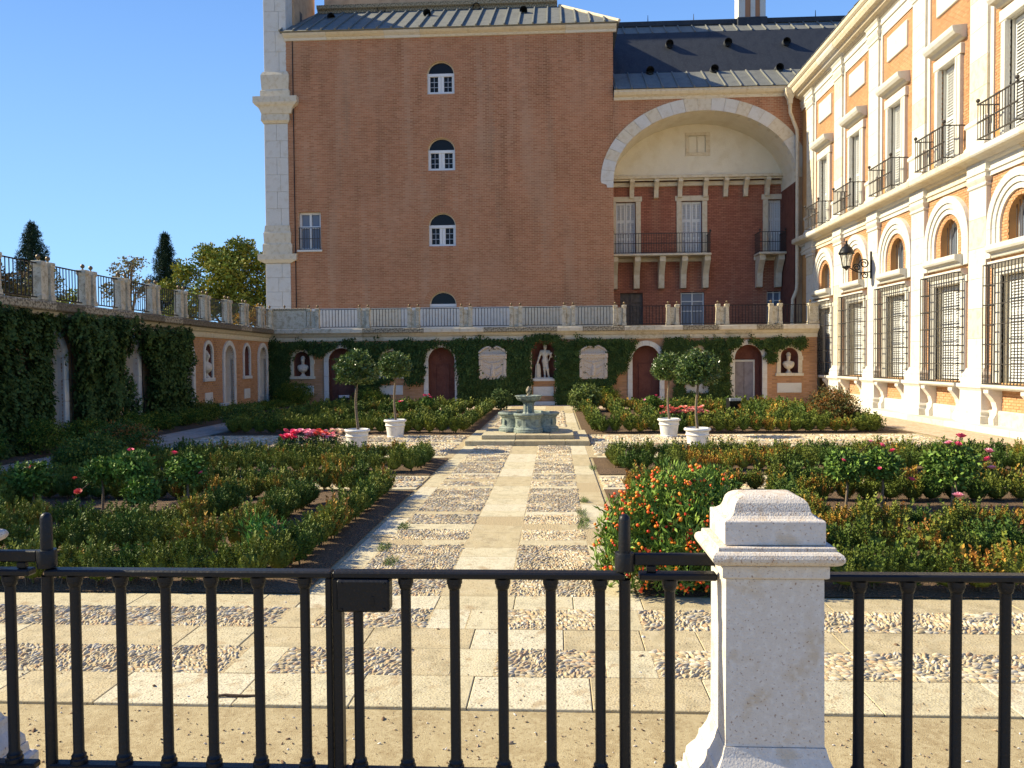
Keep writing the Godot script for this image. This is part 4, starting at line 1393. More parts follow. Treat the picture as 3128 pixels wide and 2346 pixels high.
func bay(w: Node3D, c: float, idx: int, meshes: Dictionary) -> void:
	# --- archivolt of three rings
	var ar := group_part(w, "archivolt")
	for r in [[1.23, 1.04, 0.13], [1.036, 0.90, 0.095], [0.896, 0.76, 0.06]]:
		var k := 9
		for j in k:
			var mb := MB.new()
			mb.ring(Vector2(c, 4.86), Vector2(r[1], r[1]), Vector2(r[0], r[0]), PI * j / k + 0.002, PI * (j + 1) / k - 0.002, 2, -0.02, r[2])
			part(ar, "ring_stone", mb, M.limestone)
		for s in [-1.0, 1.0]:
			var lg := MB.new()
			lg.bx(c + s * r[1], c + s * r[0], 4.16, 4.857, -0.02, r[2], 0.004)
			part(ar, "leg_stone", lg, M.limestone)
	# --- lunette
	var g := group_part(w, "lunette_window")
	var gl := MB.new()
	var poly := PackedVector2Array([Vector2(c + 0.5, 4.4)])
	for i in 13:
		poly.append(Vector2(c + cos(PI * i / 12) * 0.5, 5.0 + sin(PI * i / 12) * 0.5))
	poly.append(Vector2(c - 0.5, 4.4))
	gl.prism(poly, -0.32, -0.28)
	part(g, "pane", gl, M.curtain_glass)
	var fr := MB.new()
	fr.ring(Vector2(c, 5.0), Vector2(0.42, 0.42), Vector2(0.48, 0.48), 0, PI, 12, -0.28, -0.22)
	part(g, "fan_frame", fr, M.white_paint)
	for x in [-0.45, 0.0, 0.45]:
		var m := MB.new()
		m.bx(c + x - 0.03, c + x + 0.03, 4.46, 5.44 if x == 0.0 else 5.0, -0.28, -0.22)
		part(g, "muntin", m, M.white_paint)
	for x in [-0.36, -0.24, -0.12, 0.0, 0.12, 0.24, 0.36]:
		iron_bars(g, [c + x], 4.5, 5.0 + sqrt(0.2304 - x * x), -0.12, 0.01)
	var sill := MB.new()
	sill.mould([Vector2(-0.1, 4.16), Vector2(0.14, 4.16), Vector2(0.18, 4.24), Vector2(0.28, 4.28), Vector2(0.31, 4.33), Vector2(0.31, 4.44), Vector2(-0.1, 4.46)], c - 0.92, c + 0.92)
	part(w, "lunette_sill", sill, M.limestone)
	# --- ground floor window: surround, shutters, iron cage
	var wd := group_part(w, "window")
	for b in [[c - 1.0, c - 0.72, 1.16, 3.72], [c + 0.72, c + 1.0, 1.16, 3.72], [c - 1.06, c + 1.06, 3.725, 3.9]]:
		var s := MB.new()
		s.bx(b[0], b[1], b[2], b[3], -0.05, 0.07, 0.012)
		part(wd, "surround", s, M.limestone)
	var hd := MB.new()
	hd.mould([Vector2(-0.02, 3.903), Vector2(0.09, 3.903), Vector2(0.16, 3.97), Vector2(0.2, 4.0), Vector2(0.2, 4.06), Vector2(-0.02, 4.07)], c - 1.02, c + 1.02)
	part(wd, "head_moulding", hd, M.limestone)
	for j in 2:
		slat_leaf(wd, c - 0.71 + j * 0.715, c - 0.005 + j * 0.715, 1.2, 3.7, -0.2, 0.07, 3)
	var gr := group_part(w, "window_grille")
	iron_bars(gr, spaced(c - 0.95, c + 0.95, 0.136), 1.13, 3.98, 0.33, 0.0135)
	for s in [-0.95, 0.95]:
		for zz in [0.1, 0.215]:
			iron_bars(gr, [c + s], 1.13, 3.98, zz, 0.012)
	for yy in [1.14, 1.61, 2.08, 2.55, 3.02, 3.49, 3.97]:
		var r := MB.new()
		r.bx(c - 0.96, c + 0.96, yy - 0.010, yy + 0.010, 0.318, 0.342)
		part(gr, "crossbar", r, M.rail_iron)
		for s in [-0.95, 0.95]:
			var q := MB.new()
			q.bx(c + s - 0.012, c + s + 0.012, yy - 0.014, yy + 0.014, 0.0, 0.316)
			part(gr, "side_bar", q, M.rail_iron)
	var ws := MB.new()
	ws.mould([Vector2(-0.05, 1.0), Vector2(0.26, 1.0), Vector2(0.33, 1.04), Vector2(0.35, 1.07), Vector2(0.35, 1.12), Vector2(-0.05, 1.13)], c - 1.02, c + 1.02)
	part(w, "window_sill", ws, M.limestone)
	# --- scrolled consoles under the sill
	if not meshes.has("console"):
		var cm := MB.new()
		var pf := PackedVector2Array([Vector2(0.0, 0.15), Vector2(0.2, 0.15), Vector2(0.21, 0.3), Vector2(0.14, 0.42), Vector2(0.12, 0.55), Vector2(0.16, 0.7), Vector2(0.26, 0.84), Vector2(0.33, 0.92), Vector2(0.33, 0.997), Vector2(0.0, 0.997)])
		cm.prism(pf, -0.11, 0.11, Transform3D(Basis(Vector3(0, 0, 1), Vector3(0, 1, 0), Vector3(1, 0, 0)), Vector3.ZERO))
		meshes.console = cm.mesh()
	for s in [-0.78, 0.78]:
		inst(w, "console", meshes.console, M.limestone, Transform3D(Basis(), Vector3(c + s, 0, 0)))
	# --- upper window
	var uw := group_part(w, "balcony_door")
	for b in [[c - 0.70, c - 0.48, 6.9, 9.62, 0.11], [c + 0.48, c + 0.70, 6.9, 9.62, 0.11], [c - 0.76, c + 0.76, 9.625, 9.9, 0.12]]:
		var s := MB.new()
		s.bx(b[0], b[1], b[2], b[3], -0.05, b[4], 0.014)
		part(uw, "surround", s, M.limestone)
	for b in [[c - 0.57, c - 0.485, 6.9, 9.6], [c + 0.485, c + 0.57, 6.9, 9.6]]:
		var s := MB.new()
		s.bx(b[0], b[1], b[2], b[3], 0.0, 0.135, 0.01)
		part(uw, "inner_moulding", s, M.limestone)
	var hood := MB.new()
	hood.mould([Vector2(-0.02, 10.0), Vector2(0.12, 10.0), Vector2(0.18, 10.07), Vector2(0.3, 10.1), Vector2(0.36, 10.18), Vector2(0.38, 10.26), Vector2(0.38, 10.3), Vector2(-0.02, 10.33)], c - 0.86, c + 0.86)
	part(uw, "hood", hood, M.limestone)
	for j in 2:
		slat_leaf(uw, c - 0.475 + j * 0.48, c - 0.005 + j * 0.48, 6.9, 9.6, -0.15, 0.075, 2)
	# --- blank tablet and frame round the upper brick
	var tb := MB.new()
	tb.bx(c - 0.72, c + 0.72, 11.1, 11.88, -0.01, 0.07, 0.02)
	part(w, "tablet", tb, M.limestone)
	var tf := MB.new()
	tf.bx(c - 1.105, c + 1.105, 12.1, 12.315, -0.01, 0.045)
	part(w, "upper_border", tf, M.limestone)
	# --- balcony
	balcony(w, c - 0.82, c + 0.82, 6.88, 0.03, 0.55, 0.88, true)

# ---------------------------------------------------------------- wall lantern
func lantern() -> void:
	# on the third pilaster of the palace front, reaching out over the court
	var z := FZ + 1.37 + PITCH * 2 - 0.05
	var t := thing("wall_lantern", "black iron lantern on a scrolled bracket fixed to palace pilaster", "lantern", Vector3(FX - 0.14, 4.75, z), -PI / 2)
	var p := MB.new()
	p.bx(-0.035, 0.035, -0.35, 0.55, -0.01, 0.025, 0.008)
	part(t, "wall_plate", p, M.iron)
	var arm := MB.new()
	var pts: Array = []
	var rad: Array = []
	for i in 15:
		var f := i / 14.0
		pts.append(Vector3(0, -0.12 - 0.12 * sin(f * PI) + 0.22 * f, 0.02 + f * 0.78))
		rad.append(0.02)
	arm.tube(pts, rad, 8)
	part(t, "arm", arm, M.iron)
	for sc in [[0.22, 0.14, 0.17], [0.20, -0.24, 0.13], [0.46, 0.02, 0.13]]:
		var s := MB.new()
		var q: Array = []
		var r2: Array = []
		for i in 22:
			var a := i / 21.0 * TAU * 1.5
			var rr: float = sc[2] * (1.0 - 0.75 * i / 21.0)
			q.append(Vector3(0, sc[1] + sin(a) * rr, sc[0] + cos(a) * rr))
			r2.append(0.02)
		s.tube(q, r2, 6)
		part(t, "scroll", s, M.iron)
	var o := Vector3(0, 0, 0.80)
	var body := group_part(t, "lamp_head", o)
	var cup := MB.new()
	cup.lathe([Vector2(0.0, -0.08), Vector2(0.03, -0.06), Vector2(0.05, -0.02), Vector2(0.13, 0.02), Vector2(0.14, 0.06), Vector2(0.13, 0.07)], 12)
	part(body, "cup", cup, M.iron)
	for i in 6:
		var a := TAU * i / 6 + 0.3
		var b := TAU * (i + 1) / 6 + 0.3
		var gm := MB.new()
		gm.quad(Vector3(cos(a) * 0.13, 0.07, sin(a) * 0.13), Vector3(cos(b) * 0.13, 0.07, sin(b) * 0.13), Vector3(cos(b) * 0.22, 0.47, sin(b) * 0.22), Vector3(cos(a) * 0.22, 0.47, sin(a) * 0.22), Vector3(cos(a), 0, sin(a)))
		part(body, "pane", gm, M.lamp_glass)
		var rb := MB.new()
		rb.tube([Vector3(cos(a) * 0.132, 0.07, sin(a) * 0.132), Vector3(cos(a) * 0.222, 0.47, sin(a) * 0.222)], [0.011, 0.011], 6)
		part(body, "rib", rb, M.iron)
	var cap := MB.new()
	cap.lathe([Vector2(0.235, 0.46), Vector2(0.25, 0.48), Vector2(0.25, 0.52), Vector2(0.22, 0.56), Vector2(0.19, 0.64), Vector2(0.13, 0.71), Vector2(0.07, 0.74), Vector2(0.075, 0.78), Vector2(0.045, 0.80), Vector2(0.03, 0.84), Vector2(0.045, 0.87), Vector2(0.03, 0.9), Vector2(0.0, 0.93)], 14)
	part(body, "cap", cap, M.iron)
	var bulb := MB.new()
	bulb.lathe([Vector2(0.0, 0.1), Vector2(0.03, 0.11), Vector2(0.03, 0.2), Vector2(0.05, 0.26), Vector2(0.05, 0.32), Vector2(0.0, 0.37)], 10)
	part(body, "bulb", bulb, M.white_paint)

# ---------------------------------------------------------------- ground and paving
func sheet(called: String, x0: float, x1: float, z0: float, z1: float, y: float, m: Material) -> MeshInstance3D:
	var mb := MB.new()
	mb.quad(Vector3(x0, y, z0), Vector3(x1, y, z0), Vector3(x1, y, z1), Vector3(x0, y, z1), Vector3.UP)
	var o := part(self, numbered(called), mb, m)
	o.set_meta("kind", "structure")
	return o

func slab(parent: Node, x0: float, x1: float, z0: float, z1: float, top := 0.016) -> void:
	var mb := MB.new()
	var g := 0.0028
	var sz := Vector3(x1 - x0 - g * 2, 0.06, z1 - z0 - g * 2)
	mb.box(Vector3.ZERO, sz, 0.0035)
	var tilt := Basis.from_euler(Vector3(rf(-0.0015, 0.0015), rf(-0.002, 0.002), rf(-0.0015, 0.0015)))
	inst(parent, "slab", mb.mesh(), M["slab_%d" % (rng.randi() % 4)], Transform3D(tilt, Vector3((x0 + x1) * 0.5, top - 0.03 + rf(-0.0015, 0.0015), (z0 + z1) * 0.5)))

func slab_row(parent: Node, x0: float, x1: float, z0: float, z1: float, each: float) -> void:
	var x := x0
	while x < x1 - 0.05:
		var b := minf(x + each * rf(0.75, 1.3), x1)
		if x1 - b < 0.25:
			b = x1
		slab(parent, x, b, z0, z1)
		x = b

func slab_column(parent: Node, x0: float, x1: float, zs: Array) -> void:
	for i in zs.size() - 1:
		slab(parent, x0, x1, minf(zs[i], zs[i + 1]), maxf(zs[i], zs[i + 1]))

var peb_x: Array = []
var peb_c: Array = []

func pebble_panel(x0: float, x1: float, z0: float, z1: float, size := 0.062) -> void:
	var zz := z0 + size * 0.3
	var dir0 := rf(0.0, PI)
	var flow := FastNoiseLite.new()
	flow.seed = rng.randi() % 10000
	flow.frequency = 0.9
	while zz < z1 - size * 0.2:
		var xx := x0 + rf(0.2, 0.7) * size
		while xx < x1 - size * 0.3:
			var s := size * rf(0.7, 1.25)
			var a := dir0 + flow.get_noise_2d(xx * 2.0, zz * 2.0) * 2.4 + rf(-0.4, 0.4)
			var b := Basis(Vector3.UP, a) * Basis.from_euler(Vector3(rf(-0.25, 0.25), 0, rf(-0.25, 0.25))) * Basis.from_scale(Vector3(s * 0.54, s * rf(0.24, 0.33), s * rf(0.19, 0.27)))
			peb_x.append(Transform3D(b, Vector3(xx + rf(-0.012, 0.012), 0.0095 + rf(-0.004, 0.004), zz + rf(-0.012, 0.012))))
			var k: float = rf(0.8, 1.12)
			var c: Color = [Color(0.47, 0.385, 0.235), Color(0.52, 0.44, 0.29), Color(0.42, 0.335, 0.20), Color(0.56, 0.50, 0.38), Color(0.45, 0.31, 0.18), Color(0.41, 0.36, 0.27)][rng.randi() % 6]
			peb_c.append(Color(c.r * k, c.g * k, c.b * k))
			xx += size * rf(0.5, 0.76)
		zz += size * 0.5

func paving() -> void:
	sheet("ground", -250, 250, -300, 120, 0.0, M.sand)
	sheet("cobbled_path", 8.55, 9.98, -32.0, -5.0, 0.008, M.cobble)
	sheet("cobbled_path", -9.75, -8.55, -32.0, -5.0, 0.008, M.cobble)
	sheet("cobbled_path", -8.5, 8.5, -31.9, -29.4, 0.008, M.cobble)
	var p := structure("garden_path")
	var K := [-1.90, -1.66, -0.88, -0.36, 0.30, 0.60]
	# mortar beds for the pebbles
	for r in [[-1.9, 0.6, -31.0, -6.06], [-8.0, 7.5, -5.74, -5.31], [-7.0, 6.5, -4.94, -4.51], [-8.4, -1.95, -12.4, -11.2], [0.65, 8.4, -12.5, -11.3], [-8.4, -1.9, -19.1, -14.75], [0.6, 8.4, -19.3, -14.75]]:
		var mb := MB.new()
		mb.bx(r[0], r[1], -0.02, 0.0148, r[2], r[3])
		part(p, "mortar_bed", mb, M.mortar)
	# front band
	slab_row(p, -8.0, K[0], -6.06, -5.735, 1.15)
	slab(p, K[0], K[2], -6.06, -5.735)
	slab(p, K[2], K[3] + 0.05, -6.06, -5.735)
	slab(p, K[3] + 0.05, 0.12, -6.06, -5.735)
	slab(p, 0.12, 0.62, -6.06, -5.735)
	slab_row(p, 0.62, 7.5, -6.06, -5.735, 1.1)
	slab_row(p, -8.0, -2.0, -5.31, -4.94, 0.95)
	slab_row(p, -2.0, 0.9, -5.31, -4.94, 0.62)
	slab_row(p, 0.9, 7.0, -5.31, -4.94, 0.95)
	slab_row(p, -7.0, -1.7, -4.51, -4.09, 0.8)
	slab_row(p, -1.7, 0.8, -4.51, -4.09, 0.66)
	slab_row(p, 0.8, 6.0, -4.51, -4.09, 0.85)
	for zr in [[-5.735, -5.31], [-4.94, -4.51]]:
		slab(p, K[0] - 0.02, K[1], zr[0], zr[1])
		slab(p, K[2], K[3] - 0.25, zr[0], zr[1])
		slab(p, K[3] - 0.25, K[3], zr[0], zr[1])
		slab(p, K[4] - 0.02, K[5] - 0.03, zr[0], zr[1])
		pebble_panel(-6.0, K[0] - 0.03, zr[0], zr[1], 0.045)
		pebble_panel(K[1], K[2], zr[0], zr[1], 0.045)
		pebble_panel(K[3], K[4] - 0.02, zr[0], zr[1], 0.045)
		pebble_panel(K[5] - 0.03, 4.6, zr[0], zr[1], 0.052)
	# long path to the fountain
	var cross := [[-8.74, -8.45], [-7.96, -7.74], [-9.47, -9.29], [-11.38, -11.18], [-12.04, -11.86], [-12.70, -12.54], [-14.2, -14.06], [-15.5, -15.3]]
	var zs_center := [-6.06, -6.53, -7.29, -7.64, -8.43, -9.17, -9.52, -9.96, -10.38, -10.72, -11.4, -12.35, -13.2, -14.1, -15.3, -16.78]
	slab_column(p, K[2], K[3], zs_center)
	slab_column(p, K[0], K[1], [-6.06, -7.1, -8.2, -9.1, -10.3, -11.3, -12.5, -13.4, -14.6, -15.7, -16.78])
	slab_column(p, K[4], K[5], [-6.06, -6.9, -7.75, -8.54, -9.16, -9.97, -10.87, -11.7, -12.54, -13.58, -14.09, -15.2, -16.12, -16.78])
	for c in cross:
		slab(p, K[1], K[2], c[0], c[1])
		slab(p, K[3], K[4], c[0], c[1])
	cross.sort_custom(func(a, b): return a[0] > b[0])
	var z := -6.06
	for c in cross:
		pebble_panel(K[1], K[2], c[1], z, 0.043 if z > -9.5 else 0.05)
		pebble_panel(K[3], K[4], c[1], z, 0.043 if z > -9.5 else 0.05)
		z = c[0]
	pebble_panel(K[1], K[2], -16.75, z, 0.06)
	pebble_panel(K[3], K[4], -16.75, z, 0.06)
	# path behind the fountain
	slab_column(p, K[2], K[3], [-19.5, -21.0, -22.6, -24.0, -25.6, -27.2, -29.0, -31.0])
	slab_column(p, K[0], K[1], [-19.5, -21.2, -23.0, -25.0, -27.0, -29.0, -31.0])
	slab_column(p, K[4], K[5], [-19.5, -21.2, -23.0, -25.0, -27.0, -29.0, -31.0])
	for zz in [-21.4, -23.6, -25.8, -28.0]:
		slab(p, K[1], K[2], zz - 0.2, zz)
		slab(p, K[3], K[4], zz - 0.2, zz)
	pebble_panel(K[1], K[2], -28.0, -19.6, 0.12)
	pebble_panel(K[3], K[4], -28.0, -19.6, 0.12)
	# narrow cross path and the fountain cross path
	for s in [[-8.3, -1.95], [0.65, 8.3]]:
		for zz in [[-12.42, -12.25], [-11.86, -11.74], [-11.3, -11.15]]:
			slab_row(p, s[0], s[1], zz[0], zz[1], 1.2)
		pebble_panel(s[0], s[1], -12.25, -11.86, 0.085)
		pebble_panel(s[0], s[1], -11.74, -11.3, 0.085)
		for zz in [[-19.2, -18.95], [-17.6, -17.2], [-15.0, -14.75]]:
			slab_row(p, s[0] + 0.1, s[1] - 0.1, zz[0], zz[1], 1.2)
		pebble_panel(s[0] + 0.1, s[1] - 0.1, -18.95, -17.6, 0.11)
		pebble_panel(s[0] + 0.1, s[1] - 0.1, -17.2, -15.0, 0.10)
	slab_row(p, K[0], K[5], -19.5, -19.45, 1.0)
	# pebbles: the 300 nearest the gate as single stones, the others as one bed
	var mb := MB.new()
	var rings := [Vector2(1.0, -0.15), Vector2(0.97, 0.25), Vector2(0.72, 0.7), Vector2(0.0, 1.0)]
	mb.lathe(rings, 7, Vector3.ZERO, null, 0.0)
	var pm := mb.mesh()
	var order := range(peb_x.size())
	var cam := Vector3(-0.2, 0, -3.0)
	var near: Array = []
	for i in order:
		var o: Vector3 = peb_x[i].origin
		if o.z > -4.93 and o.x > -2.7 and o.x < 2.0:
			near.append([o.distance_to(cam), i])
	near.sort()
	var single := {}
	var tones: Array = []
	for k in 8:
		var c: Color = [Color(0.47, 0.385, 0.235), Color(0.52, 0.44, 0.29), Color(0.42, 0.335, 0.20), Color(0.56, 0.50, 0.38), Color(0.45, 0.31, 0.18), Color(0.41, 0.36, 0.27), Color(0.54, 0.43, 0.28), Color(0.38, 0.29, 0.17)][k]
		tones.append(mat("pebble_tone_%d" % k, Color(c.r * 0.95, c.g * 0.95, c.b * 0.95).linear_to_srgb(), null, 0.92))
	for k in mini(300, near.size()):
		var i: int = near[k][1]
		single[i] = true
		inst(p, "pebble", pm, tones[rng.randi() % 8], peb_x[i])
	var rx: Array = []
	var rc: Array = []
	for i in order:
		if not single.has(i):
			rx.append(peb_x[i])
			rc.append(peb_c[i])
	many(p, "pebble_bed", pm, M.pebble, rx, rc)
	# kerbs of soil beds
	for b in [[-8.45, -1.96, -11.05, -6.12], [0.66, 8.45, -11.15, -6.12], [-8.45, -1.96, -14.7, -12.5], [0.66, 8.45, -14.7, -12.6], [-8.45, -1.96, -29.3, -19.3], [0.66, 8.45, -29.3, -19.4], [-11.2, -9.8, -31.5, -8.0]]:
		var sb := soil_bed(b[0], b[1], b[2], b[3])
		sb.set_meta("kind", "structure")
	# step along the palace front
	var st := structure("palace_step")
	var zz := -33.0
	while zz < -9.0:
		var ln := rf(1.3, 2.2)
		var mb2 := MB.new()
		mb2.bx(9.98, 10.75, -0.02, 0.15, zz + 0.004, zz + ln - 0.004, 0.012)
		part(st, "step_stone", mb2, [M.limestone_warm, M.limestone][rng.randi() % 2])
		zz += ln

func soil_bed(x0: float, x1: float, z0: float, z1: float) -> MeshInstance3D:
	var mb := MB.new()
	var f := FastNoiseLite.new()
	f.seed = 77
	f.frequency = 1.4
	var step := 0.2 if z1 > -16.0 else 0.4
	var nx := int((x1 - x0) / step)
	var nz := int((z1 - z0) / step)
	var hgt := func(i: int, j: int) -> Vector3:
		var x := lerpf(x0, x1, float(i) / nx)
		var z := lerpf(z0, z1, float(j) / nz)
		var edge := 0.0 if i == 0 or j == 0 or i == nx or j == nz else 1.0
		return Vector3(x, 0.012 + edge * (0.02 + 0.035 * (f.get_noise_2d(x * 2.0, z * 2.0) + 0.3)), z)
	for i in nx:
		for j in nz:
			mb.quad(hgt.call(i, j), hgt.call(i + 1, j), hgt.call(i + 1, j + 1), hgt.call(i, j + 1), Vector3.UP)
	return part(self, numbered("flower_bed_soil"), mb, M.soil)

# ---------------------------------------------------------------- fountain
func fountain() -> void:
	var c := Vector3(-0.60, 0, -18.05)
	var t := thing("fountain", "grey-green marble fountain with a lobed basin and small upper bowl", "fountain", c)
	# two stone steps built of blocks
	for s in [[1.30, 0.0, 0.12], [0.98, 0.123, 0.215]]:
		for k in 4:
			var ang := k * PI / 2
			var n := 2
			for j in n:
				var mb := MB.new()
				var a: float = -s[0] + (2 * s[0] - 0.5) * j / n
				var b: float = -s[0] + (2 * s[0] - 0.5) * (j + 1) / n
				mb.bx(a + 0.003, b - 0.003, s[1], s[2], s[0] - 0.5, s[0], 0.01)
				var o := part(t, "step_stone", mb, [M.slab_1, M.slab_3][(j + k) % 2])
				o.rotation.y = ang
	var lobe := func(a: float) -> float:
		var q := fposmod(a + PI / 4, PI / 2) - PI / 4
		var d := 0.36
		var r := 0.32
		return d * cos(q) + sqrt(maxf(0.0, r * r - d * d * sin(q) * sin(q)))
	var bs := MB.new()
	bs.lathe([Vector2(1.0, 0.216), Vector2(1.0, 0.26), Vector2(0.97, 0.275), Vector2(0.985, 0.29), Vector2(0.95, 0.315), Vector2(0.90, 0.33), Vector2(0.885, 0.38), Vector2(0.885, 0.47), Vector2(0.90, 0.52), Vector2(0.94, 0.545), Vector2(0.94, 0.56), Vector2(0.99, 0.585), Vector2(1.005, 0.60), Vector2(1.005, 0.625), Vector2(0.98, 0.64), Vector2(0.87, 0.64), Vector2(0.85, 0.62), Vector2(0.83, 0.50), Vector2(0.8, 0.40), Vector2(0.0, 0.38)], 72, Vector3.ZERO, lobe)
	part(t, "basin", bs, M.green_marble)
	# carved panels on the lobes
	for k in 4:
		for s in [-0.32, 0.0, 0.32]:
			var a: float = k * PI / 2 + s
			var r: float = lobe.call(a) * 0.885
			var pn := MB.new()
			pn.bx(-0.055, 0.055, 0.37, 0.49, -0.01, 0.012, 0.004)
			var o := part(t, "carved_panel", pn, M.green_marble)
			o.position = Vector3(cos(a) * r, 0, sin(a) * r)
			o.rotation.y = PI / 2 - a
	var wt := MB.new()
	wt.lathe([Vector2(0.84, 0.555), Vector2(0.0, 0.556)], 72, Vector3.ZERO, lobe)
	part(t, "water", wt, M.water)
	# clustered stem
	var flute := func(a: float) -> float: return 1.0 + 0.16 * absf(cos(a * 4.0))
	var st := MB.new()
	st.lathe([Vector2(0.15, 0.40), Vector2(0.15, 0.58), Vector2(0.12, 0.61), Vector2(0.105, 0.64), Vector2(0.10, 0.80), Vector2(0.11, 0.84), Vector2(0.13, 0.86)], 48, Vector3.ZERO, flute)
	part(t, "stem", st, M.green_marble)
	var gad := func(a: float) -> float: return 1.0 + 0.035 * cos(a * 14.0)
	var bw := MB.new()
	bw.lathe([Vector2(0.10, 0.855), Vector2(0.16, 0.87), Vector2(0.23, 0.90), Vector2(0.265, 0.94), Vector2(0.275, 0.975), Vector2(0.295, 0.985), Vector2(0.30, 1.0), Vector2(0.28, 1.01), Vector2(0.25, 1.0), Vector2(0.2, 0.96), Vector2(0.0, 0.94)], 56, Vector3.ZERO, gad)
	part(t, "upper_bowl", bw, M.green_marble)
	var fn := MB.new()
	fn.lathe([Vector2(0.05, 0.94), Vector2(0.055, 1.0), Vector2(0.035, 1.03), Vector2(0.03, 1.05), Vector2(0.05, 1.07), Vector2(0.06, 1.10), Vector2(0.055, 1.13), Vector2(0.04, 1.165), Vector2(0.015, 1.2), Vector2(0.0, 1.215)], 14)
	part(t, "finial", fn, M.stained_stone)

# ---------------------------------------------------------------- pots
func pot(at: Vector3, label: String) -> void:
	var t := thing("plant_pot", label, "plant pot", at, rf(0, 3.0), "white pots round the fountain")
	var a := MB.new()
	a.lathe([Vector2(0.0, 0.0), Vector2(0.185, 0.0), Vector2(0.195, 0.015), Vector2(0.195, 0.04), Vector2(0.185, 0.05), Vector2(0.215, 0.27), Vector2(0.225, 0.275), Vector2(0.235, 0.29), Vector2(0.225, 0.305), Vector2(0.22, 0.31), Vector2(0.225, 0.36)], 40)
	part(t, "body", a, M.pot_white)
	var r := MB.new()
	r.lathe([Vector2(0.225, 0.362), Vector2(0.25, 0.37), Vector2(0.262, 0.385), Vector2(0.262, 0.405), Vector2(0.25, 0.42), Vector2(0.225, 0.425), Vector2(0.215, 0.41), Vector2(0.21, 0.37)], 40)
	part(t, "rim", r, M.pot_white)
	var s := MB.new()
	s.lathe([Vector2(0.212, 0.378), Vector2(0.12, 0.39), Vector2(0.0, 0.395)], 24)
	part(t, "potting_soil", s, M.soil)

# ---------------------------------------------------------------- carved figures: distance field, then surface nets
class Field:
	var caps: Array = []     # [a, b, ra, rb]
	var blend := 0.03
	func cap(a: Vector3, b: Vector3, ra: float, rb: float) -> void:
		caps.append([a, b, ra, rb])
	func at(p: Vector3) -> float:
		var d := 1e9
		for c in caps:
			var ab: Vector3 = c[1] - c[0]
			var h := clampf((p - c[0]).dot(ab) / maxf(ab.length_squared(), 1e-9), 0.0, 1.0)
			var e: float = (p - c[0] - ab * h).length() - lerpf(c[2], c[3], h)
			var k := maxf(blend - absf(d - e), 0.0) / blend
			d = minf(d, e) - k * k * blend * 0.25
		return d
	func mesh(lo: Vector3, hi: Vector3, cell: float) -> ArrayMesh:
		var nx := int((hi.x - lo.x) / cell) + 1
		var ny := int((hi.y - lo.y) / cell) + 1
		var nz := int((hi.z - lo.z) / cell) + 1
		var f := PackedFloat32Array()
		f.resize(nx * ny * nz)
		for k in nz:
			for j in ny:
				for i in nx:
					f[(k * ny + j) * nx + i] = at(lo + Vector3(i, j, k) * cell)
		var idx := {}
		var pos := PackedVector3Array()
		var nor := PackedVector3Array()
		for k in nz - 1:
			for j in ny - 1:
				for i in nx - 1:
					var inside := 0
					var v: Array = []
					for q in 8:
						var val := f[((k + (q >> 2)) * ny + j + ((q >> 1) & 1)) * nx + i + (q & 1)]
						v.append(val)
						if val < 0.0:
							inside += 1
					if inside == 0 or inside == 8:
						continue
					var sum := Vector3.ZERO
					var cnt := 0
					for e in [[0, 1], [2, 3], [4, 5], [6, 7], [0, 2], [1, 3], [4, 6], [5, 7], [0, 4], [1, 5], [2, 6], [3, 7]]:
						var va: float = v[e[0]]
						var vb: float = v[e[1]]
						if (va < 0.0) == (vb < 0.0):
							continue
						var t := va / (va - vb)
						var pa := Vector3(e[0] & 1, (e[0] >> 1) & 1, e[0] >> 2)
						var pb := Vector3(e[1] & 1, (e[1] >> 1) & 1, e[1] >> 2)
						sum += pa.lerp(pb, t)
						cnt += 1
					idx[Vector3i(i, j, k)] = pos.size()
					var p := lo + (Vector3(i, j, k) + sum / cnt) * cell
					pos.append(p)
					var h := cell * 0.5
					nor.append(Vector3(at(p + Vector3(h, 0, 0)) - at(p - Vector3(h, 0, 0)), at(p + Vector3(0, h, 0)) - at(p - Vector3(0, h, 0)), at(p + Vector3(0, 0, h)) - at(p - Vector3(0, 0, h))).normalized())
		var mb := MB.new()
		for key in idx:
			var i: int = key.x
			var j: int = key.y
			var k: int = key.z
			var f0 := f[(k * ny + j) * nx + i]
			for ax in 3:
				var d := Vector3i.ZERO
				d[ax] = 1
				var f1 := f[((k + d.z) * ny + j + d.y) * nx + i + d.x]
				if (f0 < 0.0) == (f1 < 0.0):
					continue
				var u := Vector3i.ZERO
				u[(ax + 1) % 3] = -1
				var w := Vector3i.ZERO
				w[(ax + 2) % 3] = -1
				if not (idx.has(key + u) and idx.has(key + w) and idx.has(key + u + w)):
					continue
				var a: int = idx[key]
				var b: int = idx[key + u]
				var c: int = idx[key + u + w]
				var e: int = idx[key + w]
				mb.quadn(pos[a], pos[b], pos[c], pos[e], nor[a], nor[b], nor[c], nor[e])
		return mb.mesh()

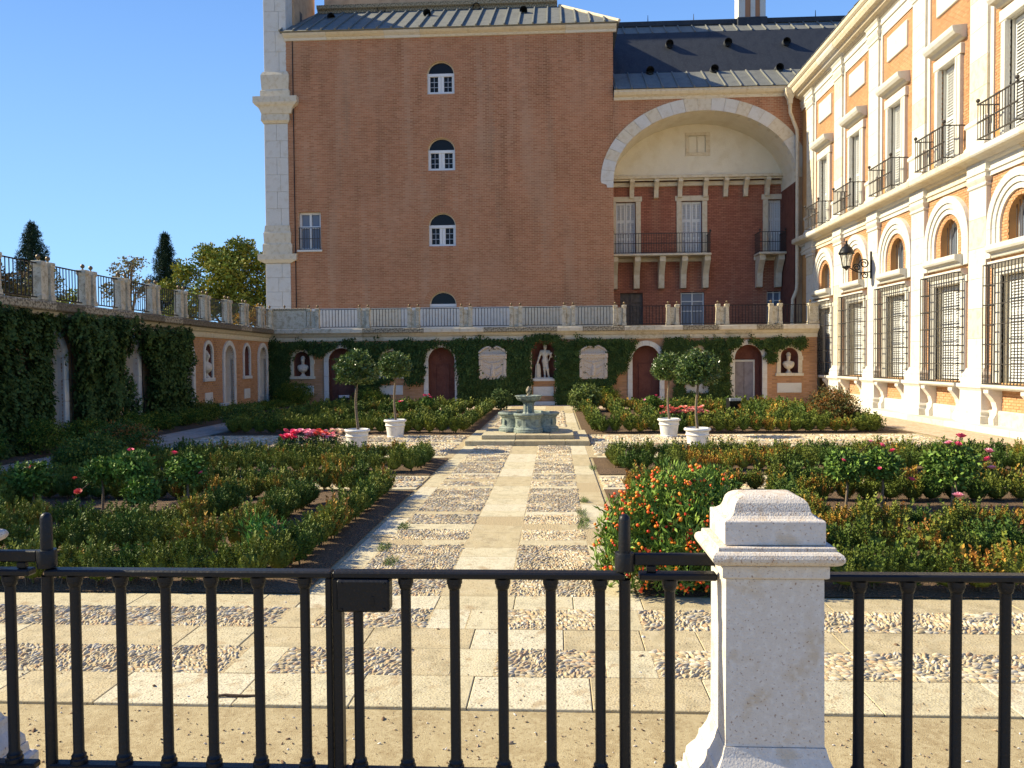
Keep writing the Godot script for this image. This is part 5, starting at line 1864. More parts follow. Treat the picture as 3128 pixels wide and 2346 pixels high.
func statue() -> void:
	# standing nude with the weight on one leg, one hand on a draped support, the other arm bent
	var t := thing("statue", "marble standing male nude leaning on a draped support in central niche", "statue", Vector3(-0.47, 1.06, -32.32))
	var f := Field.new()
	f.blend = 0.045
	# figure 1.36 m tall
	f.cap(Vector3(0.05, 0.05, 0.0), Vector3(0.045, 0.36, 0.01), 0.034, 0.052)     # standing shin
	f.cap(Vector3(0.045, 0.36, 0.01), Vector3(0.035, 0.68, 0.0), 0.055, 0.085)
	f.cap(Vector3(0.05, 0.035, 0.0), Vector3(0.07, 0.03, 0.12), 0.035, 0.025)
	f.cap(Vector3(0.21, 0.05, 0.05), Vector3(0.16, 0.36, 0.09), 0.034, 0.05)      # relaxed leg
	f.cap(Vector3(0.16, 0.36, 0.09), Vector3(0.10, 0.67, 0.01), 0.053, 0.083)
	f.cap(Vector3(0.21, 0.035, 0.05), Vector3(0.25, 0.03, 0.15), 0.035, 0.024)
	f.cap(Vector3(0.03, 0.70, 0.0), Vector3(0.11, 0.69, 0.0), 0.095, 0.09)        # hips
	f.cap(Vector3(0.07, 0.72, 0.0), Vector3(0.06, 0.90, 0.01), 0.095, 0.10)       # waist
	f.cap(Vector3(0.0, 1.0, 0.0), Vector3(0.12, 0.99, 0.0), 0.105, 0.105)         # chest
	f.cap(Vector3(-0.06, 1.07, -0.01), Vector3(0.19, 1.06, -0.01), 0.06, 0.06)    # shoulders
	f.cap(Vector3(0.065, 1.08, 0.0), Vector3(0.07, 1.16, 0.01), 0.045, 0.04)      # neck
	f.cap(Vector3(-0.10, 1.06, 0.0), Vector3(-0.17, 0.83, 0.03), 0.052, 0.042)    # arm down to the support
	f.cap(Vector3(-0.17, 0.83, 0.03), Vector3(-0.23, 0.64, 0.08), 0.040, 0.03)
	f.cap(Vector3(-0.23, 0.64, 0.08), Vector3(-0.25, 0.58, 0.09), 0.03, 0.026)
	f.cap(Vector3(0.23, 1.05, 0.0), Vector3(0.31, 0.86, 0.02), 0.052, 0.042)      # bent arm
	f.cap(Vector3(0.31, 0.86, 0.02), Vector3(0.29, 0.97, 0.16), 0.04, 0.03)
	f.cap(Vector3(0.29, 0.97, 0.16), Vector3(0.33, 0.99, 0.20), 0.032, 0.026)
	var body := f.mesh(Vector3(-0.36, -0.01, -0.16), Vector3(0.44, 1.24, 0.28), 0.019)
	inst(t, "figure", body, M.marble)
	var h := Field.new()
	h.blend = 0.02
	h.cap(Vector3(0.07, 1.22, 0.005), Vector3(0.07, 1.27, -0.005), 0.062, 0.066)  # skull
	h.cap(Vector3(0.07, 1.185, 0.03), Vector3(0.07, 1.21, 0.03), 0.035, 0.042)    # jaw
	h.cap(Vector3(0.07, 1.235, 0.072), Vector3(0.07, 1.215, 0.084), 0.009, 0.012) # nose
	h.cap(Vector3(0.045, 1.245, 0.062), Vector3(0.095, 1.245, 0.062), 0.013, 0.013) # brow
	h.cap(Vector3(0.058, 1.192, 0.068), Vector3(0.082, 1.192, 0.068), 0.008, 0.008) # mouth
	for s in [-1.0, 1.0]:
		h.cap(Vector3(0.07 + s * 0.064, 1.225, 0.0), Vector3(0.07 + s * 0.066, 1.205, 0.0), 0.014, 0.01)
	h.cap(Vector3(0.07, 1.16, 0.005), Vector3(0.07, 1.20, 0.005), 0.04, 0.04)
	inst(t, "head", h.mesh(Vector3(-0.02, 1.12, -0.1), Vector3(0.16, 1.36, 0.12), 0.012), M.marble)
	var hr := Field.new()
	hr.blend = 0.02
	for i in 16:
		var a := TAU * i / 16.0
		hr.cap(Vector3(0.07 + cos(a) * 0.055, 1.28 + 0.02 * sin(a * 3.0), -0.012 + sin(a) * 0.05), Vector3(0.07 + cos(a) * 0.02, 1.325, -0.01 + sin(a) * 0.02), 0.02, 0.02)
	inst(t, "hair", hr.mesh(Vector3(-0.03, 1.24, -0.11), Vector3(0.17, 1.37, 0.09), 0.013), M.marble)
	# draped support and plinth
	var d := MB.new()
	var fold := func(a: float) -> float: return 1.0 + 0.16 * cos(a * 7.0) + 0.06 * cos(a * 3.0 + 1.0)
	d.lathe([Vector2(0.12, 0.0), Vector2(0.105, 0.15), Vector2(0.10, 0.35), Vector2(0.085, 0.5), Vector2(0.06, 0.58), Vector2(0.0, 0.61)], 42, Vector3(-0.23, 0.0, 0.03), fold)
	part(t, "drapery", d, M.marble)
	var sf := MB.new()
	sf.tube([Vector3(0.33, 1.03, 0.2), Vector3(0.22, 0.70, 0.17)], [0.02, 0.016], 8)
	part(t, "rolled_scroll", sf, M.marble)
	var pl := MB.new()
	pl.bx(-0.36, 0.36, 0.0, 0.035, -0.14, 0.20, 0.008)
	part(t, "plinth", pl, M.marble)

var bust_meshes := {}
func bust(at: Vector3, turn: float, s: float, label: String) -> void:
	if bust_meshes.is_empty():
		var f := Field.new()
		f.blend = 0.05
		f.cap(Vector3(-0.12, 0.34, 0.0), Vector3(0.12, 0.34, 0.0), 0.10, 0.10)
		f.cap(Vector3(-0.07, 0.27, 0.03), Vector3(0.07, 0.27, 0.03), 0.11, 0.11)
		f.cap(Vector3(0.0, 0.19, 0.02), Vector3(0.0, 0.26, 0.03), 0.07, 0.10)
		f.cap(Vector3(0.0, 0.42, 0.0), Vector3(0.0, 0.52, 0.01), 0.06, 0.055)
		f.cap(Vector3(0.0, 0.60, 0.01), Vector3(0.0, 0.665, -0.005), 0.075, 0.082)
		f.cap(Vector3(0.0, 0.545, 0.04), Vector3(0.0, 0.58, 0.045), 0.042, 0.05)
		f.cap(Vector3(0.0, 0.62, 0.093), Vector3(0.0, 0.595, 0.108), 0.01, 0.014)
		f.cap(Vector3(-0.035, 0.635, 0.078), Vector3(0.035, 0.635, 0.078), 0.014, 0.014)
		bust_meshes.figure = f.mesh(Vector3(-0.26, 0.08, -0.16), Vector3(0.26, 0.80, 0.19), 0.02)
		var so := MB.new()
		so.lathe([Vector2(0.11, 0.0), Vector2(0.11, 0.03), Vector2(0.085, 0.045), Vector2(0.06, 0.08), Vector2(0.05, 0.12), Vector2(0.07, 0.15), Vector2(0.0, 0.16)], 16)
		bust_meshes.socle = so.mesh()
		var hr := Field.new()
		hr.blend = 0.025
		for i in 14:
			var a := TAU * i / 14.0
			hr.cap(Vector3(cos(a) * 0.068, 0.685 + 0.015 * sin(a * 3.0), -0.012 + sin(a) * 0.062), Vector3(cos(a) * 0.025, 0.74, -0.01 + sin(a) * 0.02), 0.024, 0.024)
		bust_meshes.hair = hr.mesh(Vector3(-0.12, 0.63, -0.12), Vector3(0.12, 0.80, 0.1), 0.016)
	var t := thing("bust", label, "bust", at, turn, "marble busts in the wall niches")
	t.scale = Vector3.ONE * s
	inst(t, "socle", bust_meshes.socle, M.marble)
	inst(t, "figure", bust_meshes.figure, M.marble)
	inst(t, "hair", bust_meshes.hair, M.marble)

func relief(x: float, label: String) -> void:
	var t := thing("stone_relief", label, "relief", Vector3(x, 1.03, -32.10), 0.0, "carved stone reliefs either side of the statue")
	var z := 0.03
	var s := MB.new()
	s.bx(-0.54, 0.54, 0.0, 1.08, -0.11, 0.08, 0.012)
	part(t, "back_slab", s, M.relief_stone)
	for sx in [-1.0, 1.0]:
		var c := MB.new()
		c.bx(sx * 0.42, sx * 0.55, 0.06, 0.80, 0.08, 0.13, 0.014)
		part(t, "side_pilaster", c, M.relief_stone)
		var v := MB.new()
		v.tube([Vector3(sx * 0.53, 0.84, 0.12), Vector3(sx * 0.50, 0.94, 0.13), Vector3(sx * 0.56, 0.98, 0.12)], [0.05, 0.055, 0.03], 8)
		part(t, "scroll", v, M.relief_stone)
		# broken pediment
		var p := MB.new()
		var pts: Array = []
		var rd: Array = []
		for i in 8:
			var f := i / 7.0
			pts.append(Vector3(sx * lerpf(0.56, 0.12, f), 1.06 + 0.24 * sin(f * PI * 0.5), 0.09))
			rd.append(0.045)
		p.tube(pts, rd, 8)
		part(t, "pediment_arm", p, M.relief_stone)
		var vo := MB.new()
		vo.lathe([Vector2(0.0, -0.03), Vector2(0.05, -0.03), Vector2(0.06, 0.0), Vector2(0.05, 0.04), Vector2(0.0, 0.05)], 12, Vector3(sx * 0.10, 1.25, 0.10))
		part(t, "volute", vo, M.relief_stone)
	var en := MB.new()
	en.mould([Vector2(0.02, 0.82), Vector2(0.13, 0.82), Vector2(0.14, 0.90), Vector2(0.17, 0.94), Vector2(0.17, 1.0), Vector2(0.02, 1.02)], -0.56, 0.56)
	part(t, "entablature", en, M.relief_stone)
	var ty := MB.new()
	ty.prism(PackedVector2Array([Vector2(-0.5, 1.02), Vector2(0.5, 1.02), Vector2(0.42, 1.14), Vector2(0.2, 1.24), Vector2(-0.2, 1.24), Vector2(-0.42, 1.14)]), -0.11, 0.06)
	part(t, "tympanum", ty, M.relief_stone)
	# carved swag and figure in low relief
	for k in 3:
		var sw := MB.new()
		var q: Array = []
		var r2: Array = []
		for i in 9:
			var f := i / 8.0
			q.append(Vector3(lerpf(-0.36, 0.36, f), [0.74, 0.55, 0.32][k] - [0.10, 0.16, 0.2][k] * sin(f * PI), 0.09))
			r2.append(0.02 + 0.012 * sin(f * PI))
		sw.tube(q, r2, 8)
		part(t, "carved_swag", sw, M.relief_stone)
	var fg := MB.new()
	fg.lathe([Vector2(0.0, 0.1), Vector2(0.09, 0.14), Vector2(0.11, 0.3), Vector2(0.08, 0.48), Vector2(0.05, 0.55), Vector2(0.055, 0.62), Vector2(0.0, 0.68)], 12, Vector3(0.0, 0.0, 0.06))
	part(t, "carved_figure", fg, M.relief_stone)

# ---------------------------------------------------------------- floodlights
func floodlight(at: Vector3, turn: float, label: String, housing: Material) -> void:
	var t := thing("floodlight", label, "floodlight", at, turn)
	var h := MB.new()
	h.stack([[0.17, 0.11, 0.12], [0.19, 0.13, 0.14], [0.19, 0.13, 0.47], [0.17, 0.11, 0.5]], Vector3.ZERO, true, true)
	part(t, "housing", h, housing)
	var g := MB.new()
	g.bx(-0.16, 0.16, 0.16, 0.40, 0.13, 0.14, 0.004)
	part(t, "glass", g, M.glass)
	var v := MB.new()
	v.bx(-0.195, 0.195, 0.41, 0.505, 0.10, 0.17, 0.008)
	part(t, "visor", v, M.grey_metal)
	var f := MB.new()
	f.tube([Vector3(0, 0, 0), Vector3(0, 0.13, 0)], [0.03, 0.03], 8)
	part(t, "stand", f, M.grey_metal)

# ---------------------------------------------------------------- leaves
func leaf_into(mb: MB, p: Vector3, d: Vector3, ln: float, wd: float) -> void:
	d = d.normalized()
	var side := d.cross(Vector3(rf(-1, 1), rf(-1, 1), rf(-1, 1))).normalized()
	var up := side.cross(d).normalized()
	var m := p + d * ln * 0.45 - up * ln * 0.08
	var tip := p + d * ln
	var l := m + side * wd * 0.5 + up * wd * 0.18
	var r := m - side * wd * 0.5 + up * wd * 0.18
	mb.tri(p, l, tip, up)
	mb.tri(p, tip, r, up)

func rand_dir() -> Vector3:
	var z := rf(-1, 1)
	var a := rf(0, TAU)
	var s := sqrt(1 - z * z)
	return Vector3(s * cos(a), z, s * sin(a))

func cluster(k: int, ln: float, wd: float, r: float, up: float) -> ArrayMesh:
	var mb := MB.new()
	for i in k:
		var o := rand_dir()
		leaf_into(mb, o * r * rf(0.2, 1.0), o * 0.8 + rand_dir() * 0.6 + Vector3(0, up, 0), ln * rf(0.75, 1.2), wd * rf(0.8, 1.15))
	return mb.mesh()

func sprig(k: int, tall: float, ln: float, wd: float) -> ArrayMesh:
	# upright shoot with small leaves in whorls
	var mb := MB.new()
	for i in k:
		var f := float(i) / k
		var a := i * 2.4 + rf(-0.3, 0.3)
		leaf_into(mb, Vector3(0, tall * f, 0), Vector3(cos(a), 0.6 + f * 1.1, sin(a)), ln * rf(0.8, 1.15) * (1.0 - 0.25 * f), wd)
	return mb.mesh()

func ivy_leaf_cluster(k: int, s: float) -> ArrayMesh:
	# leaves face out of the wall (local +z) and hang a little
	var mb := MB.new()
	for i in k:
		var p := Vector3(rf(-0.09, 0.09), rf(-0.09, 0.09), rf(-0.02, 0.05))
		var d := Vector3(rf(-0.9, 0.9), rf(-1.0, 0.1), rf(0.1, 0.6)).normalized()
		var n := Vector3(rf(-0.5, 0.5), rf(0.0, 0.8), 1.0).normalized()
		var side := d.cross(n).normalized()
		var ln := s * rf(0.8, 1.25)
		var m := p + d * ln * 0.4
		mb.quad(p, m + side * ln * 0.48, p + d * ln, m - side * ln * 0.48, n)
	return mb.mesh()

var SPR: Array = []
var SPRF: Array = []

func hue(base: Color, v: float) -> Color:
	var k := 1.0 + rf(-v, v)
	return Color(base.r * k * rf(0.93, 1.07), base.g * k, base.b * k * rf(0.9, 1.1))

const BOX_GREEN := Color(0.062, 0.108, 0.018)
const BOX_OLIVE := Color(0.200, 0.205, 0.030)
const BOX_GOLD := Color(0.38, 0.22, 0.035)
const BOX_RUST := Color(0.28, 0.12, 0.025)

var gold_map: FastNoiseLite
var egg: ArrayMesh

func hedge(a: Vector2, b: Vector2, label: String, group: String, dens := 1.0, far := false, tall := 0.27, gold := 0.25) -> void:
	var mid := (a + b) * 0.5
	var t := thing("box_hedge", label, "hedge", Vector3(mid.x, 0.02, mid.y), 0.0, group)
	var ln := a.distance_to(b)
	var n := maxi(1, roundi(ln / (0.255 if not far else 0.3)))
	var xs: Array = []
	var cs: Array = []
	var stems: Array = []
	var stc: Array = []
	var cores: Array = []
	var corec: Array = []
	for i in n:
		var q := a.lerp(b, (i + 0.5) / n) - mid + Vector2(rf(-0.03, 0.03), rf(-0.03, 0.03))
		var h := tall * rf(0.76, 1.18)
		var r := rf(0.125, 0.155)
		var wx := q.x + mid.x
		var wz := q.y + mid.y
		var g := gold_map.get_noise_2d(wx * 1.0, wz * 1.0) + rf(-0.25, 0.25)
		var tone := BOX_GREEN.lerp(BOX_OLIVE, clampf(0.45 + g * 0.9 + rf(-0.25, 0.25), 0.0, 1.0))
		var goldy := clampf((g - 0.35 + gold) * 1.6, 0.0, 1.0)
		cores.append(Transform3D(Basis.from_scale(Vector3(r * 0.74, h * 0.36, r * 0.74)), Vector3(q.x, h * 0.52, q.y)))
		corec.append(tone)
		var k := int((210 if not far else 110) * dens)
		for j in k:
			# points through an upright egg, thicker near its skin
			var d := rand_dir()
			var f := pow(rng.randf(), 0.38)
			var y := h * 0.52 + d.y * f * h * 0.48
			if y < h * 0.16 and rng.randf() < 0.75:
				y = rf(h * 0.3, h)
			var narrow := lerpf(0.62, 1.0, clampf(y / (h * 0.5), 0.0, 1.0))
			var p := Vector3(q.x + d.x * f * r * narrow, y, q.y + d.z * f * r * narrow)
			var axis := Vector3(d.x * 0.55 * f, 1.0, d.z * 0.55 * f).normalized()
			var side := axis.cross(Vector3(cos(j), 0, sin(j))).normalized()
			var s := rf(0.75, 1.25) * (1.0 if not far else 1.5) * (1.6 if y > h * 0.8 and rng.randf() < 0.22 else 1.0)
			xs.append(Transform3D(Basis(side, axis, side.cross(axis)).scaled(Vector3.ONE * s), p))
			var c := tone
			if rng.randf() < goldy * 0.75:
				c = BOX_GOLD if rng.randf() < 0.7 else BOX_RUST
			cs.append(hue(c, 0.28))
		for j in 3:
			stems.append(Transform3D(Basis.from_euler(Vector3(rf(-0.25, 0.25), 0, rf(-0.25, 0.25))) * Basis.from_scale(Vector3(0.012, h * 0.7, 0.012)), Vector3(q.x + rf(-0.05, 0.05), h * 0.34, q.y + rf(-0.05, 0.05))))
			stc.append(Color(0.10, 0.075, 0.05))
	many(t, "foliage", (SPRF if far else SPR)[rng.randi() % 3], M.leaf, xs, cs)
	many(t, "stems", unit_brick, M.brick, stems, stc)
	many(t, "light_block_core", egg, M.leaf, cores, corec)  # solid eggs added unseen inside the plants to block light through the leaves

func hedge_rect(x0: float, x1: float, z0: float, z1: float, sides: String, where: String, group: String, dens: float, far: bool, gold: float, tall := 0.27) -> void:
	if sides.contains("f"):
		hedge(Vector2(x0, z1), Vector2(x1, z1), "low box hedge, gate side of " + where, group, dens, far, tall, gold)
	if sides.contains("b"):
		hedge(Vector2(x0, z0), Vector2(x1, z0), "low box hedge, terrace side of " + where, group, dens, far, tall, gold)
	if sides.contains("l"):
		hedge(Vector2(x0, z0 + 0.2), Vector2(x0, z1 - 0.2), "low box hedge, ivy wall side of " + where, group, dens, far, tall, gold)
	if sides.contains("r"):
		hedge(Vector2(x1, z0 + 0.2), Vector2(x1, z1 - 0.2), "low box hedge, palace side of " + where, group, dens, far, tall, gold)

func hedges() -> void:
	gold_map = FastNoiseLite.new()
	gold_map.seed = 5
	gold_map.frequency = 0.55
	var em := MB.new()
	em.lathe([Vector2(0, -1), Vector2(0.6, -0.8), Vector2(0.95, -0.3), Vector2(0.95, 0.3), Vector2(0.6, 0.8), Vector2(0, 1)], 8, Vector3.ZERO, null, -1.0)
	egg = em.mesh()
	for i in 3:
		SPR.append(sprig(13, 0.085, 0.026, 0.014))
		SPRF.append(sprig(10, 0.085, 0.032, 0.018))
	var G := "box hedges of the parterre"
	# nearest beds either side of the path
	hedge_rect(-8.2, -2.28, -10.9, -6.27, "fblr", "outer ring in bed on ivy side by gate", G, 1.0, false, 0.22)
	hedge_rect(-7.35, -3.05, -10.05, -7.2, "flr", "middle ring in bed on ivy side by gate", G, 1.0, false, 0.12)
	hedge_rect(-6.5, -3.85, -9.9, -8.05, "flr", "inner ring round roses on ivy side by gate", G, 1.0, false, 0.15)
	hedge(Vector2(-2.85, -10.75), Vector2(-2.55, -10.75), "short box hedge stub between two rings on ivy side by gate", G)
	hedge(Vector2(-7.3, -10.2), Vector2(-3.5, -10.2), "low box hedge behind the roses on ivy side by gate", G, 1.0, false, 0.26, 0.2)
	hedge_rect(1.02, 7.9, -10.95, -6.27, "fblr", "outer ring in bed on palace side by gate", G, 1.0, false, 0.48)
	hedge_rect(1.85, 7.1, -10.1, -7.2, "flr", "middle ring in bed on palace side by gate", G, 1.0, false, 0.35)
	hedge_rect(2.65, 6.3, -10.15, -8.05, "fblr", "inner ring round roses on palace side by gate", G, 1.0, false, 0.4)
	# middle beds
	hedge_rect(-8.2, -2.22, -14.3, -12.78, "fblr", "outer ring in ivy-side bed before pots", G, 0.85, false, 0.15, 0.25)
	hedge_rect(-7.4, -3.0, -13.9, -13.5, "f", "inner row in ivy-side bed before pots", G, 0.85, false, 0.1, 0.25)
	hedge(Vector2(-2.7, -14.0), Vector2(-2.7, -13.6), "short box hedge closing ivy-side bed before pots", G, 0.85)
	hedge_rect(1.0, 7.75, -14.35, -12.9, "fblr", "outer ring in palace-side bed before pots", G, 0.85, false, 0.25, 0.25)
	hedge_rect(1.85, 7.0, -14.0, -13.6, "f", "inner row in palace-side bed before pots", G, 0.85, false, 0.2, 0.25)
	# beds beyond the fountain
	for s in [[-8.1, -2.3, "ivy-side bed beyond fountain", 0.05], [1.0, 7.7, "palace-side bed beyond fountain", 0.22]]:
		hedge_rect(s[0], s[1], -28.9, -19.65, "fblr", "outer ring in " + s[2], G, 1.0, true, s[3])
		hedge_rect(s[0] + 0.85, s[1] - 0.85, -28.0, -20.5, "fblr", "second ring in " + s[2], G, 1.0, true, s[3])
		hedge_rect(s[0] + 1.7, s[1] - 1.7, -27.0, -21.5, "fblr", "third ring in " + s[2], G, 1.0, true, s[3])
		hedge_rect(s[0] + 2.4, s[1] - 2.4, -25.8, -22.7, "fb", "innermost pair in " + s[2], G, 1.0, true, s[3])

# ---------------------------------------------------------------- ivy
func ivy(parent_xf: Transform3D, called_label: String, x0: float, x1: float, y0: float, y1: float, per_m2: float, thick: Callable, allow: Callable) -> void:
	var t := thing("ivy", called_label, "ivy", Vector3.ZERO, 0.0, "ivy on the terrace walls")
	t.transform = parent_xf
	var xs: Array = []
	var cs: Array = []
	var n := int((x1 - x0) * (y1 - y0) * per_m2)
	for i in n:
		var x := rf(x0, x1)
		var y := rf(y0, y1)
		var stray := 0.03 if rng.randf() < 0.85 else 0.11
		var a: float = allow.call(x + rng.randfn(0.0, stray), y + rng.randfn(0.0, stray))
		if a <= 0.0 or rng.randf() > a:
			continue
		var th: float = thick.call(x, y)
		var w := 0.03 + th * pow(rng.randf(), 0.45)
		var b := Basis.from_euler(Vector3(rf(-0.4, 0.3), rf(-0.5, 0.5), rf(-0.6, 0.6))).scaled(Vector3.ONE * rf(0.7, 1.25))
		xs.append(Transform3D(b, Vector3(x, y, w)))
		cs.append(hue(Color(0.050, 0.080, 0.022) if rng.randf() < 0.75 else Color(0.075, 0.105, 0.028), 0.35))
	many(t, "foliage", ivy_leaf_cluster(9, 0.066), M.ivy_leaf, xs, cs)
	# woody stems against the wall
	for i in 7:
		var x := lerpf(x0, x1, (i + rf(0.2, 0.8)) / 7.0)
		if allow.call(x, 0.5) < 0.6:
			continue
		var pts: Array = []
		var rd: Array = []
		for j in 7:
			pts.append(Vector3(x + rf(-0.06, 0.06), y1 * 0.85 * j / 6.0, 0.03))
			rd.append(0.02 - 0.002 * j)
		var mb := MB.new()
		mb.tube(pts, rd, 6)
		part(t, "stem", mb, M.dark_bark)

func all_ivy() -> void:
	var bump := FastNoiseLite.new()
	bump.seed = 8
	bump.frequency = 0.8
	var back := Transform3D(Basis(), Vector3(0, 0, -32.2))
	var arches := [-8.58, -4.54, 3.57, 7.55]
	var clear := func(x: float, y: float) -> bool:
		for a in arches:
			var r := 0.70 + bump.get_noise_2d(x * 4, y * 4) * 0.12
			if absf(x - a) < r and y < 1.8:
				return false
			if y >= 1.8 and Vector2(x - a, y - 1.8).length() < r - 0.02:
				return false
		for b in [-10.2, -6.58, 5.58, 9.13]:
			if absf(x - b) < 0.50 and y > 1.08 and y < 2.0:
				return false
			if y >= 2.0 and Vector2(x - b, y - 1.88).length() < 0.47:
				return false
			if b != -10.2 and absf(x - b) < 0.5 and y > 0.42 and y < 0.84 + bump.get_noise_2d(x * 3, y * 3) * 0.2:
				return false
		for b in [-2.48, 1.5]:
			if absf(x - b) < 0.58 and y > 1.02 and y < 2.38 - 0.3 * maxf(0.0, absf(x - b) - 0.2):
				return false
		if absf(x + 0.47) < 0.54 and y < 2.1:
			return false
		if y >= 2.1 and Vector2(x + 0.47, y - 2.1).length() < 0.5:
			return false
		return true
	var top := func(x: float) -> float: return 2.55 + bump.get_noise_1d(x * 1.6) * 0.16 + (0.2 if absf(x + 0.47) < 0.7 else 0.0)
	var lush := func(x: float, y: float) -> float:
		if y > top.call(x) or not clear.call(x, y):
			return 0.0
		var e := bump.get_noise_2d(x * 2.2, y * 2.2) * 0.35
		if x > 8.25:
			return 1.0 if y > 2.22 + e * 0.5 or (x < 8.62 and y > 1.75 + e) else 0.0
		if x > 6.8:
			return 1.0 if y > 2.2 else 0.0
		if x > 4.25:
			return 1.0 if y > 1.75 + e or (x > 4.7 and x < 6.75 and y < 1.2 + e and y > 0.05 and bump.get_noise_2d(x * 2.0, y * 2.0 + 9.0) > -0.15) or x > 6.1 + e else 0.0
		if x > 2.0:
			return 1.0 if y > 1.75 + e - (2.85 - x) * 1.6 else 0.0
		if x > -3.8:
			return 1.0
		if x > -7.9:
			return 1.0 if y > 1.55 + e or x < -6.7 + e or (x < -5.25 and y > 0.9 and x > -5.9) else 0.0
		if x > -9.9:
			return 1.0 if y > 2.0 + e else 0.0
		return 1.0 if x < -10.72 or y > 2.15 else 0.0
	var thin := func(x: float, y: float) -> float: return 0.13 + 0.10 * (bump.get_noise_2d(x * 1.5, y * 1.5) + 0.4)
	ivy(back, "dark ivy over terrace wall between corner bust and statue", -11.45, -0.47, 0.0, 2.85, 420.0, thin, lush)
	ivy(back, "dark ivy over terrace wall between statue and palace", -0.47, 9.75, 0.0, 2.85, 420.0, thin, lush)
	# hanging curtains on the left wall (s counted from the far corner)
	var lf := left_frame()
	var L := LEFT_LEN
	var edge := func(x: float, y: float) -> float: return bump.get_noise_2d(x * 0.7 + 30.0, y * 2.2) * 0.22
	var deep := func(x: float, y: float) -> float: return (0.30 + 0.32 * (bump.get_noise_2d(x * 1.3, y * 0.8) + 0.45)) * clampf((LEFT_LEN - x - 15.4) * 0.4, 0.25, 1.0) if LEFT_LEN - x > 15.2 else 0.30 + 0.32 * (bump.get_noise_2d(x * 1.3, y * 0.8) + 0.45)
	for m in [[15.7, 20.2, 2.80, "thick ivy curtain round the niche nearest the gate"], [12.65, 14.75, 2.86, "thick ivy curtain between two arches of side wall"], [9.05, 11.25, 2.72, "thick ivy curtain beside the bare bust niche"]]:
		var s0: float = m[0]
		var s1: float = m[1]
		var tp: float = m[2]
		var fn := func(x: float, y: float) -> float:
			var s: float = L - x
			var e: float = edge.call(x, y)
			if y > tp + bump.get_noise_1d(s * 1.8) * 0.14:
				return 0.0
			if s0 > 15.0 and Vector2((s - 16.75) * 1.5, (y - 1.9) * 0.62).length() < 0.42:
				return 0.0
			if y > 2.3 and s0 > 7.0 and s0 < 9.0 and s > 7.25 and s < s1:
				return 1.0
			# arches pull the edge in towards their tops
			var pull := clampf((y - 1.7) * 0.55, 0.0, 0.6) if s0 > 8.0 else 0.0
			return 1.0 if s > s0 + e * 0.6 - pull * 0.4 and s < s1 + e * 0.6 + pull else 0.0
		ivy(lf, m[3], L - s1 - 0.7, L - s0 + 0.9, 0.0, 2.95, 620.0, deep, fn)

# ---------------------------------------------------------------- shrubs, roses, bay trees
func bush(called: String, label: String, cat: String, at: Vector3, rx: float, h: float, mesh: ArrayMesh, m: Material, n: int, palette: Array, group := "", leg := 0.0, sc := 1.0) -> Node3D:
	var t := thing(called, label, cat, at, 0.0, group)
	var xs: Array = []
	var cs: Array = []
	var f := FastNoiseLite.new()
	f.seed = rng.randi() % 9999
	f.frequency = 1.6
	for i in n:
		var d := rand_dir()
		var k := pow(rng.randf(), 0.45)
		var lump := 1.0 + 0.45 * f.get_noise_3d(d.x * 2.0, d.y * 2.0, d.z * 2.0)
		var p := Vector3(d.x * rx * k * lump, leg + (h - leg) * (0.5 + 0.5 * d.y * k * lump), d.z * rx * k * lump)
		var b := Basis.from_euler(Vector3(rf(-0.5, 0.5), rf(0, TAU), rf(-0.5, 0.5))).scaled(Vector3.ONE * rf(0.7, 1.3) * sc)
		xs.append(Transform3D(b, p))
		cs.append(hue(palette[rng.randi() % palette.size()], 0.3))
	many(t, "foliage", mesh, m, xs, cs)
	for i in 5:
		var a := TAU * i / 5.0 + rf(0, 1)
		var mb := MB.new()
		mb.tube([Vector3(0.02 * cos(a), 0, 0.02 * sin(a)), Vector3(rx * 0.3 * cos(a), h * 0.4, rx * 0.3 * sin(a)), Vector3(rx * 0.6 * cos(a), h * 0.75, rx * 0.6 * sin(a))], [0.014, 0.01, 0.005], 5)
		part(t, "stem", mb, M.dark_bark)
	return t

var rose_mesh: ArrayMesh
func rose_bloom(t: Node, at: Vector3, r: float, col: Color) -> void:
	if rose_mesh == null:
		var mb := MB.new()
		for k in 3:
			var cnt: int = [4, 6, 8][k]
			for i in cnt:
				var a := TAU * i / cnt + k * 0.5
				var o := Vector3(cos(a), 0, sin(a))
				var s := Vector3(-sin(a), 0, cos(a))
				var rr: float = [0.3, 0.65, 1.0][k]
				var hh: float = [0.9, 0.75, 0.5][k]
				var p := o * rr * 0.25
				mb.quad(p - s * 0.2 * rr, p + s * 0.2 * rr, o * rr + s * 0.42 * rr + Vector3(0, hh, 0), o * rr - s * 0.42 * rr + Vector3(0, hh, 0), o + Vector3.UP)
		rose_mesh = mb.mesh()
	if not M.has("bloom_%s" % col.to_html()):
		var m := mat("bloom_%s" % col.to_html(), col.linear_to_srgb(), null, 0.6)
		m.cull_mode = BaseMaterial3D.CULL_DISABLED
		m.backlight_enabled = true
		m.backlight = Color(col.r * 0.5, col.g * 0.5, col.b * 0.5)
	var o := inst(t, "bloom", rose_mesh, M["bloom_%s" % col.to_html()], Transform3D(Basis.from_euler(Vector3(rf(-0.1, 0.7), rf(0, TAU), rf(-0.4, 0.4))).scaled(Vector3.ONE * r), at))

const PINK := Color(0.80, 0.11, 0.21)
const PALE_PINK := Color(0.85, 0.38, 0.45)
const CORAL := Color(0.80, 0.16, 0.11)

